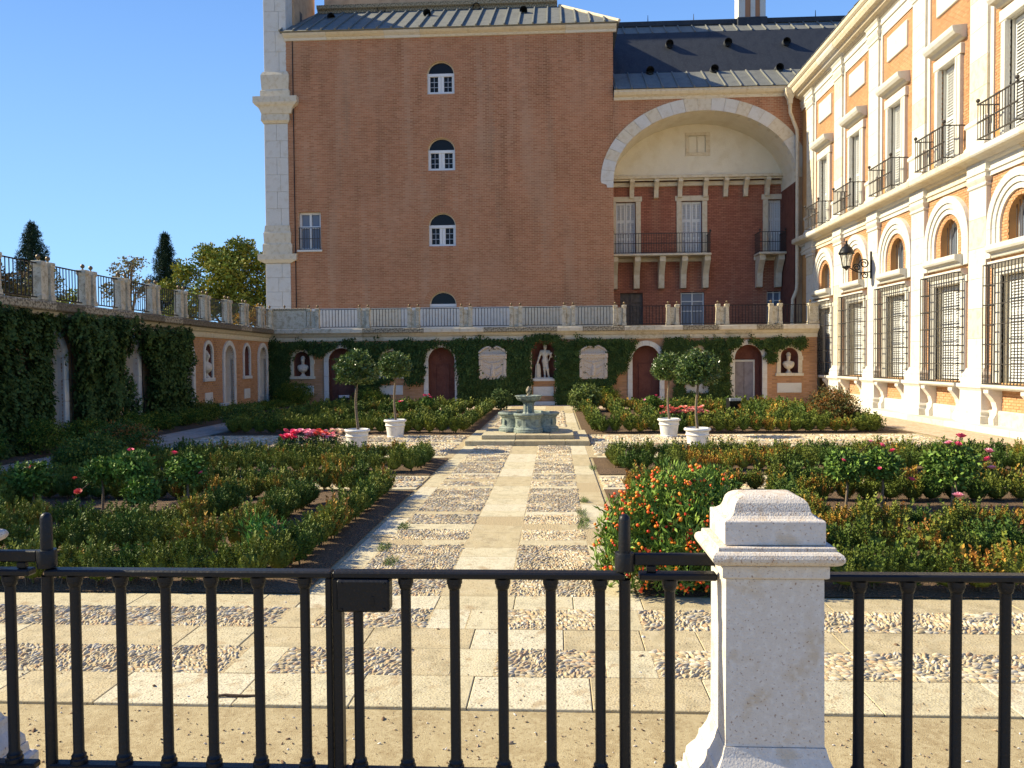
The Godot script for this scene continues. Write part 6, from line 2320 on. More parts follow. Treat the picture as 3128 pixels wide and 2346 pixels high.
func rose(label: String, at: Vector3, crown_y: float, r: float, blooms: Array, trunk := true) -> void:
	var t := thing("rose_bush", label, "rose bush", at, 0.0, "rose bushes in the parterre")
	r *= 0.82
	crown_y += 0.05
	var lc := cluster(7, 0.05, 0.032, 0.04, 0.3)
	var xs: Array = []
	var cs: Array = []
	for i in int(420 * r / 0.25):
		var d := rand_dir()
		var k := pow(rng.randf(), 0.5)
		xs.append(Transform3D(Basis.from_euler(Vector3(rf(-0.6, 0.6), rf(0, TAU), rf(-0.6, 0.6))).scaled(Vector3.ONE * rf(0.7, 1.2)), Vector3(d.x * r * k, crown_y + d.y * r * 0.8 * k, d.z * r * k)))
		cs.append(hue([Color(0.10, 0.17, 0.028), Color(0.16, 0.25, 0.04), Color(0.07, 0.12, 0.022)][rng.randi() % 3], 0.3))
	many(t, "foliage", lc, M.leaf, xs, cs)
	var mb := MB.new()
	mb.tube([Vector3(0, 0, 0), Vector3(0.015, crown_y * 0.5, 0.01), Vector3(0, crown_y, 0)], [0.016, 0.014, 0.012], 7)
	part(t, "trunk", mb, M.bark)
	for b in blooms:
		var st := MB.new()
		st.tube([Vector3(0, crown_y, 0), b[0] * 0.7 + Vector3(0, crown_y * 0.3, 0), b[0]], [0.006, 0.005, 0.004], 5)
		part(t, "cane", st, M.dark_bark)
		rose_bloom(t, b[0], b[1], b[2])

func flower_patch(label: String, x0: float, x1: float, z: float, h: float, cols: Array, n: int) -> void:
	var t := thing("flower_clump", label, "flowers", Vector3((x0 + x1) * 0.5, 0.02, z))
	var lc := cluster(8, 0.06, 0.02, 0.05, 0.6)
	var xs: Array = []
	var cs: Array = []
	for i in n * 7:
		xs.append(Transform3D(Basis(Vector3.UP, rf(0, TAU)).scaled(Vector3.ONE * rf(0.8, 1.3)), Vector3(rf(x0, x1) - (x0 + x1) * 0.5, rf(0.03, h * 0.8), rf(-0.25, 0.25))))
		cs.append(hue(Color(0.05, 0.085, 0.025), 0.3))
	many(t, "foliage", lc, M.leaf, xs, cs)
	for i in n:
		var f := (i + 0.5) / n
		var col: Color = cols[mini(int(f * cols.size() + rf(-0.3, 0.3)), cols.size() - 1)]
		rose_bloom(t, Vector3(lerpf(x0, x1, f) - (x0 + x1) * 0.5 + rf(-0.04, 0.04), h * rf(0.75, 1.08), rf(-0.22, 0.22)), rf(0.045, 0.068), col)

func bay_tree(at: Vector3, base_y: float, cy: float, r: float, label: String) -> void:
	var t := thing("bay_tree", label, "tree", at + Vector3(0, base_y, 0), 0.0, "clipped bay trees in white pots")
	var c := cy - base_y
	var mb := MB.new()
	var pts: Array = []
	var rd: Array = []
	for i in 8:
		var f := i / 7.0
		pts.append(Vector3(0.022 * sin(f * 5.0 + at.x), f * (c - r * 0.4), 0.018 * cos(f * 4.0 + at.z) - 0.018))
		rd.append(0.03 - 0.008 * f)
	mb.tube(pts, rd, 9)
	part(t, "trunk", mb, M.bark)
	for i in 7:
		var a := TAU * i / 7.0 + rf(-0.3, 0.3)
		var lm := MB.new()
		var p0: Vector3 = pts[-1]
		lm.tube([p0, p0 + Vector3(cos(a) * r * 0.35, r * rf(0.1, 0.5), sin(a) * r * 0.35), Vector3(cos(a) * r * 0.75, c + r * rf(-0.3, 0.6), sin(a) * r * 0.75)], [0.016, 0.011, 0.005], 6)
		part(t, "limb", lm, M.bark)
	var lc := cluster(7, 0.068, 0.028, 0.045, 0.25)
	var xs: Array = []
	var cs: Array = []
	var f := FastNoiseLite.new()
	f.seed = int(absf(at.x * 100))
	f.frequency = 1.3
	for i in 1500:
		var d := rand_dir()
		var lump := 1.0 + 0.42 * f.get_noise_3d(d.x * 2.5, d.y * 2.5, d.z * 2.5)
		var k := pow(rng.randf(), 0.34) * lump
		if rng.randf() < 0.03:
			k *= 1.12
		var y := d.y * r * 0.92 * k
		if y < -r * 0.62:
			y = -r * 0.62 + rf(0.0, 0.08)
		xs.append(Transform3D(Basis.from_euler(Vector3(rf(-0.6, 0.6), rf(0, TAU), rf(-0.6, 0.6))).scaled(Vector3.ONE * rf(0.75, 1.2)), Vector3(d.x * r * k, c + y, d.z * r * k)))
		cs.append(hue([Color(0.055, 0.09, 0.022), Color(0.085, 0.135, 0.03), Color(0.13, 0.175, 0.04)][rng.randi() % 3], 0.25))
	many(t, "crown", lc, M.glossy_leaf, xs, cs)

func berry_bush() -> void:
	# leafy shrub covered in orange-red berries, arching over the kerb
	var at := Vector3(0.84, 0.02, -6.5)
	var t := thing("berry_bush", "rounded leafy shrub covered in orange-red berries beside the path", "bush", at)
	t.scale = Vector3.ONE * 1.02
	var lc := cluster(8, 0.06, 0.017, 0.035, 0.5)
	var xs: Array = []
	var cs: Array = []
	var bx: Array = []
	var bc: Array = []
	var lobes := [[Vector3(0.0, 0.42, 0.0), 0.42], [Vector3(0.12, 0.60, 0.0), 0.33], [Vector3(-0.28, 0.24, 0.25), 0.27], [Vector3(0.30, 0.36, 0.12), 0.34], [Vector3(-0.2, 0.42, 0.1), 0.3], [Vector3(0.42, 0.62, -0.15), 0.24], [Vector3(0.05, 0.22, 0.32), 0.25], [Vector3(0.40, 0.18, 0.28), 0.24]]
	for L in lobes:
		for i in int(2600 * L[1] * L[1]) + 90:
			var d := rand_dir()
			var k := pow(rng.randf(), 0.4)
			var p: Vector3 = L[0] + d * L[1] * k
			if p.y < 0.03:
				continue
			xs.append(Transform3D(Basis.from_euler(Vector3(rf(-0.5, 0.5), rf(0, TAU), rf(-0.5, 0.5))).scaled(Vector3.ONE * rf(0.75, 1.25)), p))
			cs.append(hue([Color(0.09, 0.155, 0.024), Color(0.15, 0.24, 0.036), Color(0.20, 0.29, 0.05)][rng.randi() % 3], 0.3))
		for i in int(520 * L[1] * L[1]) + 14:
			var d := rand_dir()
			d.z = absf(d.z) if rng.randf() < 0.6 else d.z
			var p: Vector3 = L[0] + d * L[1] * rf(0.88, 1.10)
			if p.y < 0.05:
				continue
			for j in 1 + rng.randi() % 3:
				bx.append([p + rand_dir() * 0.022, rf(0.0085, 0.0135)])
	many(t, "foliage", lc, M.leaf, xs, cs)
	var bm := MB.new()
	bm.lathe([Vector2(0, -1), Vector2(0.7, -0.7), Vector2(1, 0), Vector2(0.7, 0.7), Vector2(0, 1)], 8, Vector3.ZERO, null, -1.0)
	var mesh := bm.mesh()
	var tones := [mat("berry_red", Color(0.85, 0.10, 0.015).linear_to_srgb(), null, 0.35), mat("berry_orange", Color(0.92, 0.25, 0.018).linear_to_srgb(), null, 0.35), mat("berry_deep", Color(0.55, 0.035, 0.012).linear_to_srgb(), null, 0.35)]
	bx.sort_custom(func(a, b): return a[0].z > b[0].z)
	var rest: Array = []
	var rc: Array = []
	for i in bx.size():
		var xf := Transform3D(Basis.from_scale(Vector3.ONE * bx[i][1]), bx[i][0])
		if i < 290:
			inst(t, "berry", mesh, tones[[0, 0, 1, 1, 2][rng.randi() % 5]], xf)
		else:
			rest.append(xf)
			rc.append([Color(0.85, 0.10, 0.015), Color(0.92, 0.25, 0.018)][rng.randi() % 2])
	if rest.size() > 0:
		many(t, "berries", mesh, M.berry, rest, rc)
	for i in 12:
		var L: Array = lobes[i % lobes.size()]
		var mb := MB.new()
		var e: Vector3 = L[0] + rand_dir() * L[1] * 0.6
		mb.tube([Vector3(rf(-0.05, 0.05), 0, rf(-0.05, 0.05)), e * Vector3(0.5, 0.55, 0.5), e], [0.012, 0.009, 0.004], 5)
		part(t, "branch", mb, M.dark_bark)

func garden_plants() -> void:
	# bay trees stand in the pots
	for b in [[Vector3(-3.98, 0.018, -16.02), 1.58, 0.40, "ivy side of path, gate side of fountain", "bay tree with the fullest crown, on ivy side of fountain, gate side"], [Vector3(-3.72, 0.018, -18.6), 1.66, 0.34, "ivy side of path, terrace side of fountain", "bay tree on ivy side of fountain, terrace side"], [Vector3(2.78, 0.018, -16.05), 1.58, 0.40, "palace side of path, gate side of fountain", "bay tree on palace side of fountain, gate side"], [Vector3(2.58, 0.018, -18.6), 1.55, 0.34, "palace side of path, terrace side of fountain", "slender bay tree on palace side of fountain, terrace side"]]:
		pot(b[0], "white round pot with a rolled rim, " + b[3])
		bay_tree(b[0], 0.392, b[1] , b[2], b[4])
	berry_bush()
	# roses left and right of the path
	var V := func(x, y, z): return Vector3(x, y, z)
	rose("rose bush with one red bloom in ivy-side bed, farthest from path", Vector3(-5.35, 0.03, -9.25), 0.42, 0.25, [[Vector3(-0.16, 0.28, 0.22), 0.045, CORAL], [Vector3(-0.27, 0.42, 0.1), 0.03, CORAL]])
	rose("tallest rose bush of ivy-side bed, with one pink bloom on top", Vector3(-5.0, 0.03, -9.27), 0.48, 0.30, [[Vector3(0.02, 0.74, 0.05), 0.038, PINK]])
	rose("leafy rose bush without a stem between two stemmed ones in ivy-side bed", Vector3(-4.72, 0.03, -8.95), 0.26, 0.22, [])
	rose("rose bush in ivy-side bed nearest the path, pink bloom on top", Vector3(-4.35, 0.03, -9.3), 0.46, 0.26, [[Vector3(-0.12, 0.70, 0.05), 0.042, PINK], [Vector3(0.22, 0.48, 0.1), 0.028, PINK]])
	rose("shaded rose bush with a pink bloom among the shaded hedges", Vector3(-6.3, 0.03, -9.4), 0.36, 0.3, [[Vector3(0.05, 0.52, 0.1), 0.045, PINK]])
	rose("standard rose with pale stem in palace-side bed, nearest berry bush", Vector3(3.38, 0.03, -9.62), 0.46, 0.27, [[Vector3(-0.08, 0.58, 0.15), 0.03, PINK], [Vector3(0.28, 0.78, 0.0), 0.032, PALE_PINK]])
	rose("standard rose with pale stem in palace-side bed, between two others", Vector3(3.78, 0.03, -9.6), 0.46, 0.27, [[Vector3(-0.1, 0.5, 0.2), 0.022, PINK], [Vector3(0.0, 0.74, 0.0), 0.038, PINK], [Vector3(0.1, 0.68, 0.06), 0.04, PINK], [Vector3(0.28, 0.36, 0.15), 0.04, PINK]])
	rose("widest rose bush of palace-side bed, with many pink blooms", Vector3(4.55, 0.03, -9.55), 0.48, 0.38, [[Vector3(0.1, 0.84, 0.0), 0.055, PINK], [Vector3(-0.06, 0.77, 0.05), 0.045, PALE_PINK], [Vector3(0.02, 0.76, 0.1), 0.05, PINK], [Vector3(0.36, 0.68, 0.1), 0.055, PALE_PINK], [Vector3(0.30, 0.60, 0.2), 0.05, PINK], [Vector3(0.37, 0.5, 0.15), 0.045, PALE_PINK], [Vector3(-0.12, 0.22, 0.40), 0.06, PALE_PINK]])
	rose("far rose bush with pink cluster against blind arch on ivy side", Vector3(-4.05, 0.03, -25.4), 0.40, 0.26, [[Vector3(-0.06, 0.66, 0.1), 0.07, PINK], [Vector3(0.12, 0.6, 0.1), 0.06, PINK], [Vector3(0.05, 0.68, 0.0), 0.05, PINK]])
	rose("far small rose bush on ivy side of the pink cluster", Vector3(-4.85, 0.03, -25.2), 0.32, 0.2, [[Vector3(-0.02, 0.48, 0.1), 0.06, PINK], [Vector3(0.07, 0.50, 0.1), 0.045, PALE_PINK]])
	rose("far rose bush with pink blooms before blind arch on palace side", Vector3(3.0, 0.03, -25.3), 0.36, 0.32, [[Vector3(0.1, 0.62, 0.1), 0.06, PINK], [Vector3(0.2, 0.56, 0.1), 0.05, PALE_PINK], [Vector3(-0.25, 0.5, 0.1), 0.04, PALE_PINK]])
	flower_patch("clump of mixed pink, red and cream flowers in ivy-side bed", -5.05, -3.95, -14.7, 0.46, [PINK, PINK, PALE_PINK, PALE_PINK, CORAL, PALE_PINK, Color(0.80, 0.62, 0.45)], 64)
	flower_patch("clump of salmon pink flowers behind the palace-side pots", 2.6, 3.7, -20.05, 0.55, [Color(0.78, 0.25, 0.20), Color(0.75, 0.30, 0.22), Color(0.80, 0.35, 0.30)], 60)
	# rounded shrubs
	var broad := cluster(7, 0.085, 0.045, 0.05, 0.4)
	var small := cluster(8, 0.05, 0.024, 0.05, 0.4)
	bush("shrub", "bright yellow-green rounded shrub between statue niche and far palace-side hedges", "shrub", Vector3(1.0, 0.02, -27.6), 0.55, 0.92, broad, M.leaf, 900, [Color(0.10, 0.14, 0.03), Color(0.16, 0.19, 0.04), Color(0.07, 0.10, 0.03)])
	bush("shrub", "small green shrub with a brown pot-like base between statue niche and far ivy-side hedges", "shrub", Vector3(-1.95, 0.02, -29.0), 0.38, 0.72, broad, M.leaf, 420, [Color(0.07, 0.11, 0.03), Color(0.10, 0.14, 0.04)])
	bush("shrub", "rust-tinged rounded shrub beside the palace path", "shrub", Vector3(7.15, 0.02, -21.3), 0.62, 1.0, small, M.leaf, 1900, [Color(0.07, 0.09, 0.025), Color(0.18, 0.11, 0.03), Color(0.24, 0.09, 0.02), Color(0.10, 0.11, 0.03)])
	bush("shrub", "leafy shrub at bed corner beside the palace path", "shrub", Vector3(7.5, 0.02, -19.9), 0.35, 0.38, small, M.leaf, 420, [BOX_GREEN, BOX_OLIVE])
	bush("shrub", "green shrub at the bend of the ivy-side path", "shrub", Vector3(-8.3, 0.02, -21.0), 0.55, 0.72, small, M.leaf, 900, [BOX_GREEN, BOX_OLIVE, BOX_GREEN])
	bush("shrub", "green shrub at the near end of ivy-side path", "shrub", Vector3(-7.6, 0.02, -12.9), 0.5, 0.62, small, M.leaf, 800, [BOX_GREEN, BOX_OLIVE, BOX_GREEN])
	bush("shrub", "reddish green shrub in shade beside the ivy-side path", "shrub", Vector3(-8.0, 0.02, -14.6), 0.6, 0.7, small, M.leaf, 900, [BOX_GREEN, BOX_RUST, BOX_GREEN])
	var i := 0
	for s in [19.0, 16.9, 15.2, 13.3, 11.5, 9.9, 8.3, 6.3, 4.9, 3.2, 1.6]:
		var p := left_frame() * Vector3(LEFT_LEN - s, 0.02, 0.55)
		var words := ["under ivy curtain nearest the gate", "under the ivied niche", "before first bare arch jamb", "under the middle ivy curtain", "before second bare arch jamb", "under the ivy curtain by bust niche", "at the end of the last ivy curtain", "under the bare bust niche", "before the bare arch", "under the empty niche", "before the corner arch"]
		bush("shrub", "low shrub at side wall foot, " + words[i], "shrub", p, rf(0.5, 0.75), [0.75, 0.7, 0.55, 0.6, 0.5, 0.5, 0.62, 0.3, 0.35, 0.25, 0.3][i], small, M.ivy_leaf, 700, [BOX_GREEN, BOX_OLIVE, BOX_GREEN], "shrubs at the side wall foot")
		i += 1
	bush("shrub", "leafy shrub at terrace wall foot under the corner bust", "shrub", Vector3(-10.35, 0.02, -31.6), 0.75, 0.98, small, M.ivy_leaf, 1500, [BOX_GREEN, BOX_OLIVE, BOX_GREEN])
	bush("shrub", "leafy shrub at terrace wall foot beside the first blind arch", "shrub", Vector3(-7.3, 0.02, -31.6), 0.6, 0.7, small, M.ivy_leaf, 900, [BOX_GREEN, BOX_OLIVE, BOX_GREEN])
	bush("shrub", "leafy shrub at terrace wall foot beside the statue niche", "shrub", Vector3(1.9, 0.02, -31.7), 0.6, 0.75, small, M.ivy_leaf, 900, [BOX_GREEN, BOX_OLIVE, BOX_GREEN])
	bush("weed", "fresh green weed growing out of the hedge beside the path corner", "weed", Vector3(-2.52, 0.02, -6.75), 0.17, 0.46, cluster(8, 0.08, 0.014, 0.05, 0.9), M.leaf, 90, [Color(0.10, 0.22, 0.04), Color(0.14, 0.27, 0.05)])
	# stray grass in the joints
	var gx: Array = []
	var gc: Array = []
	var blade := sprig(7, 0.05, 0.05, 0.006)
	for g in [[-1.63, -7.55, 0.05], [0.28, -8.6, 0.06], [0.29, -9.3, 0.08], [0.31, -8.9, 0.05], [-1.62, -8.5, 0.03], [0.6, -13.2, 0.12], [-1.45, -7.0, 0.05], [0.35, -10.1, 0.04]]:
		for k in 26:
			gx.append(Transform3D(Basis(Vector3.UP, rf(0, TAU)).scaled(Vector3.ONE * rf(0.5, 1.1)), Vector3(g[0] + rf(-0.05, 0.05), 0.012, g[1] + rf(-1, 1) * g[2] * 2.0)))
			gc.append(hue(Color(0.10, 0.16, 0.035), 0.3))
	var gr := many(self, "grass", blade, M.leaf, gx, gc)
	tag(gr, "tufts of green grass growing in the paving joints", "grass")

# ---------------------------------------------------------------- trees beyond the terrace
func far_tree(label: String, at: Vector3, tall: float, lobes: Array, mesh: ArrayMesh, per: float, palette: Array, sc: float, group := "trees beyond the side terrace") -> void:
	var t := thing("broadleaf_tree", label, "tree", at, 0.0, group)
	var mb := MB.new()
	mb.tube([Vector3(0, 0, 0), Vector3(0.1, tall * 0.25, 0.0), Vector3(-0.05, tall * 0.5, 0.1), Vector3(0.05, tall * 0.85, 0.0)], [0.28, 0.22, 0.15, 0.04], 9)
	part(t, "trunk", mb, M.bark)
	var xs: Array = []
	var cs: Array = []
	for L in lobes:
		var lm := MB.new()
		var c: Vector3 = L[0]
		lm.tube([Vector3(0, maxf(1.0, c.y - c.length() * 0.45), 0), c * Vector3(0.5, 1, 0.5) - Vector3(0, L[1] * 0.4, 0), c], [0.11, 0.07, 0.02], 7)
		part(t, "limb", lm, M.bark)
		for i in int(per * L[1] * L[1]):
			var d := rand_dir()
			var k := pow(rng.randf(), 0.5)
			var p: Vector3 = c + d * L[1] * k * Vector3(1.0, 0.85, 1.0)
			xs.append(Transform3D(Basis.from_euler(Vector3(rf(-0.7, 0.7), rf(0, TAU), rf(-0.7, 0.7))).scaled(Vector3.ONE * rf(0.7, 1.3) * sc), p))
			cs.append(hue(palette[rng.randi() % palette.size()], 0.3))
	many(t, "crown", mesh, M.leaf, xs, cs)

func spruce(label: String, at: Vector3, tall: float, wide: float) -> void:
	var t := thing("spruce_tree", label, "tree", at, 0.0, "trees beyond the side terrace")
	var mb := MB.new()
	mb.tube([Vector3(0, 0, 0), Vector3(0, tall * 0.5, 0), Vector3(0, tall, 0)], [0.22, 0.13, 0.02], 8)
	part(t, "trunk", mb, M.dark_bark)
	var nd := cluster(12, 0.16, 0.03, 0.12, -0.1)
	var xs: Array = []
	var cs: Array = []
	var y := tall * 0.18
	while y < tall:
		var f := 1.0 - y / tall
		var reach := wide * pow(f, 0.72) * rf(0.65, 1.2) + 0.1
		var k := 7
		for i in k:
			var a := TAU * i / k + y * 3.0 + rf(-0.3, 0.3)
			var rr := reach * rf(0.6, 1.15)
			for j in int(6 + rr * 9):
				var q := sqrt(rng.randf())
				xs.append(Transform3D(Basis.from_euler(Vector3(rf(-0.5, 0.5), rf(0, TAU), rf(-0.5, 0.5))).scaled(Vector3.ONE * rf(1.0, 1.7)), Vector3(cos(a) * rr * q + rf(-0.1, 0.1), y + 0.25 * q * q - 0.1 * q + rf(-0.12, 0.12), sin(a) * rr * q + rf(-0.1, 0.1))))
				cs.append(hue(Color(0.022, 0.045, 0.026), 0.35))
		y += tall * 0.028
	many(t, "crown", nd, M.ivy_leaf, xs, cs)

func far_trees() -> void:
	var lc := cluster(9, 0.22, 0.14, 0.2, 0.2)
	spruce("dark ragged spruce standing apart over the terrace railing", Vector3(-37.8, 0, -57.0), 11.8, 3.3)
	spruce("dark narrow spruce beside the big yellow-green tree", Vector3(-28.3, 0, -57.8), 11.0, 2.7)
	var greens := [Color(0.15, 0.20, 0.03), Color(0.21, 0.24, 0.036), Color(0.11, 0.16, 0.028), Color(0.27, 0.26, 0.04)]
	far_tree("big yellow-green tree beside the tower pier", Vector3(-22.6, 0, -56.0), 10.2, [[Vector3(-1.7, 9.2, 0), 1.1], [Vector3(-0.5, 8.7, 0.5), 1.2], [Vector3(0.7, 9.6, 0), 1.1], [Vector3(1.9, 8.6, 0.4), 1.0], [Vector3(-3.2, 8.1, 0.2), 1.0], [Vector3(0.2, 7.8, 0.8), 1.9], [Vector3(2.6, 6.8, 0), 1.5], [Vector3(-1.4, 6.2, 0.6), 1.7], [Vector3(1.2, 5.6, 0.6), 1.8], [Vector3(-4.6, 6.9, 0.0), 0.9], [Vector3(-3.6, 5.2, 0.3), 1.2]], lc, 150.0, greens, 0.9)
	var pale := [Color(0.22, 0.20, 0.09), Color(0.17, 0.18, 0.06), Color(0.28, 0.22, 0.12)]
	far_tree("thin pale tree behind railing between the spruces", Vector3(-33.6, 0, -52.0), 9.2, [[Vector3(-0.4, 7.8, 0), 0.9], [Vector3(0.6, 7.2, 0.2), 0.8], [Vector3(-1.1, 6.6, 0), 0.9], [Vector3(0.2, 5.8, 0.3), 1.1], [Vector3(1.3, 6.0, 0), 0.7]], lc, 70.0, pale, 0.7)
	far_tree("thin pale tree next to the narrow spruce", Vector3(-26.4, 0, -49.0), 8.9, [[Vector3(-0.3, 7.6, 0), 0.8], [Vector3(0.5, 7.9, 0), 0.7], [Vector3(0.0, 6.6, 0.2), 1.1], [Vector3(0.9, 6.4, 0), 0.8], [Vector3(-1.0, 6.2, 0), 0.7]], lc, 70.0, pale, 0.7)
	far_tree("small sparse tree showing over the railing posts", Vector3(-28.6, 0, -47.0), 6.4, [[Vector3(0, 5.6, 0), 0.7], [Vector3(-0.6, 5.0, 0), 0.8], [Vector3(0.6, 4.8, 0), 0.7]], lc, 110.0, greens, 0.7)
	far_tree("brownish bushy tree behind the first railing bay", Vector3(-22.5, 0, -31.0), 6.6, [[Vector3(0, 5.0, 0), 1.1], [Vector3(-1.2, 4.6, 0.4), 1.0], [Vector3(1.0, 4.4, -0.3), 1.1], [Vector3(-0.4, 3.4, 0), 1.2]], lc, 150.0, [Color(0.10, 0.085, 0.03), Color(0.14, 0.10, 0.04), Color(0.07, 0.075, 0.025)], 0.7)
	far_tree("golden shrub-like tree at the terrace corner", Vector3(-16.5, 0, -44.0), 5.2, [[Vector3(0, 4.5, 0), 0.6], [Vector3(-0.6, 4.1, 0.2), 0.6], [Vector3(0.5, 3.9, 0), 0.7]], lc, 150.0, [Color(0.40, 0.26, 0.02), Color(0.32, 0.22, 0.03)], 0.6)

# ---------------------------------------------------------------- gate, fence, pillars
const GZ := -3.06
var iron_mesh := {}

func baluster(parent: Node, x: float) -> void:
	if not iron_mesh.has("bal"):
		var mb := MB.new()
		mb.lathe([Vector2(0.032, 0.225), Vector2(0.032, 0.24), Vector2(0.027, 0.245), Vector2(0.028, 0.256), Vector2(0.0225, 0.262), Vector2(0.0205, 0.27), Vector2(0.0198, 0.925), Vector2(0.0235, 0.928), Vector2(0.0265, 0.938), Vector2(0.0265, 0.945), Vector2(0.030, 0.947), Vector2(0.030, 0.968)], 10)
		iron_mesh.bal = mb.mesh()
	inst(parent, "baluster", iron_mesh.bal, M.iron, Transform3D(Basis(), Vector3(x, 0, GZ)))

func rails(parent: Node, x0: float, x1: float) -> void:
	var a := MB.new()
	a.box(Vector3((x0 + x1) * 0.5, 0.982, GZ), Vector3(x1 - x0, 0.027, 0.056), 0.006)
	part(parent, "top_rail", a, M.iron)
	var b := MB.new()
	b.box(Vector3((x0 + x1) * 0.5, 0.211, GZ), Vector3(x1 - x0, 0.027, 0.05), 0.006)
	part(parent, "bottom_rail", b, M.iron)

func hinge_post(parent: Node, x: float, strap_to: float) -> void:
	var a := MB.new()
	a.lathe([Vector2(0.022, 0.03), Vector2(0.022, 0.967)], 12, Vector3(x, 0, GZ))
	part(parent, "hinge_post", a, M.iron)
	var c := MB.new()
	c.lathe([Vector2(0.025, 0.999), Vector2(0.036, 1.001), Vector2(0.037, 1.01), Vector2(0.037, 1.065), Vector2(0.035, 1.07), Vector2(0.023, 1.071), Vector2(0.022, 1.195), Vector2(0.018, 1.207), Vector2(0.010, 1.214), Vector2(0.0, 1.216)], 14, Vector3(x, 0, GZ))
	part(parent, "post_head", c, M.iron)
	var s := MB.new()
	var d := signf(strap_to - x)
	s.box(Vector3((x + d * 0.035 + strap_to) * 0.5, 1.045, GZ), Vector3(absf(strap_to - x) - 0.035, 0.044, 0.03), 0.004)
	part(parent, "strap", s, M.iron)
	var e := MB.new()
	e.box(Vector3(x + d * 0.1, 1.009, GZ), Vector3(0.035, 0.024, 0.025), 0.003)
	part(parent, "spacer", e, M.iron)

func gate_pillar(x: float, label: String) -> void:
	var t := thing("gate_pillar", label, "pillar", Vector3(x, 0, GZ), 0.0, "stone gate pillars")
	var bits := [["plinth", [[0.295, 0.255, 0.0], [0.295, 0.255, 0.14], [0.285, 0.245, 0.152], [0.272, 0.232, 0.156], [0.268, 0.228, 0.195]], M.pillar_stone],
		["base_moulding", [[0.262, 0.225, 0.197], [0.258, 0.223, 0.225], [0.242, 0.207, 0.25], [0.226, 0.193, 0.27], [0.217, 0.184, 0.295], [0.214, 0.18, 0.32], [0.207, 0.173, 0.325], [0.188, 0.155, 0.365], [0.179, 0.146, 0.40]], M.pillar_stone],
		["shaft", [[0.1765, 0.143, 0.402], [0.175, 0.1415, 0.41], [0.173, 0.139, 1.004], [0.172, 0.138, 1.008]], M.pillar_stone],
		["neck", [[0.178, 0.143, 1.010], [0.186, 0.151, 1.014], [0.188, 0.153, 1.018], [0.188, 0.153, 1.056], [0.184, 0.149, 1.059]], M.pillar_stone],
		["cap_moulding", [[0.194, 0.159, 1.061], [0.207, 0.172, 1.064], [0.220, 0.185, 1.071], [0.228, 0.193, 1.082], [0.230, 0.195, 1.093], [0.225, 0.19, 1.105], [0.216, 0.181, 1.112], [0.206, 0.171, 1.115], [0.205, 0.17, 1.126], [0.202, 0.167, 1.129]], M.pillar_lichen],
		["cap_block", [[0.175, 0.141, 1.131], [0.177, 0.143, 1.134], [0.177, 0.143, 1.214], [0.174, 0.14, 1.218]], M.pillar_stone],
		["cap_crown", [[0.171, 0.137, 1.2182], [0.157, 0.123, 1.222], [0.144, 0.111, 1.231], [0.137, 0.104, 1.244], [0.133, 0.10, 1.259], [0.128, 0.095, 1.274], [0.118, 0.085, 1.286], [0.103, 0.07, 1.295], [0.089, 0.056, 1.299]], M.pillar_lichen]]
	for b in bits:
		var mb := MB.new()
		mb.stack(b[1], Vector3.ZERO, true, true)
		part(t, b[0], mb, b[2])

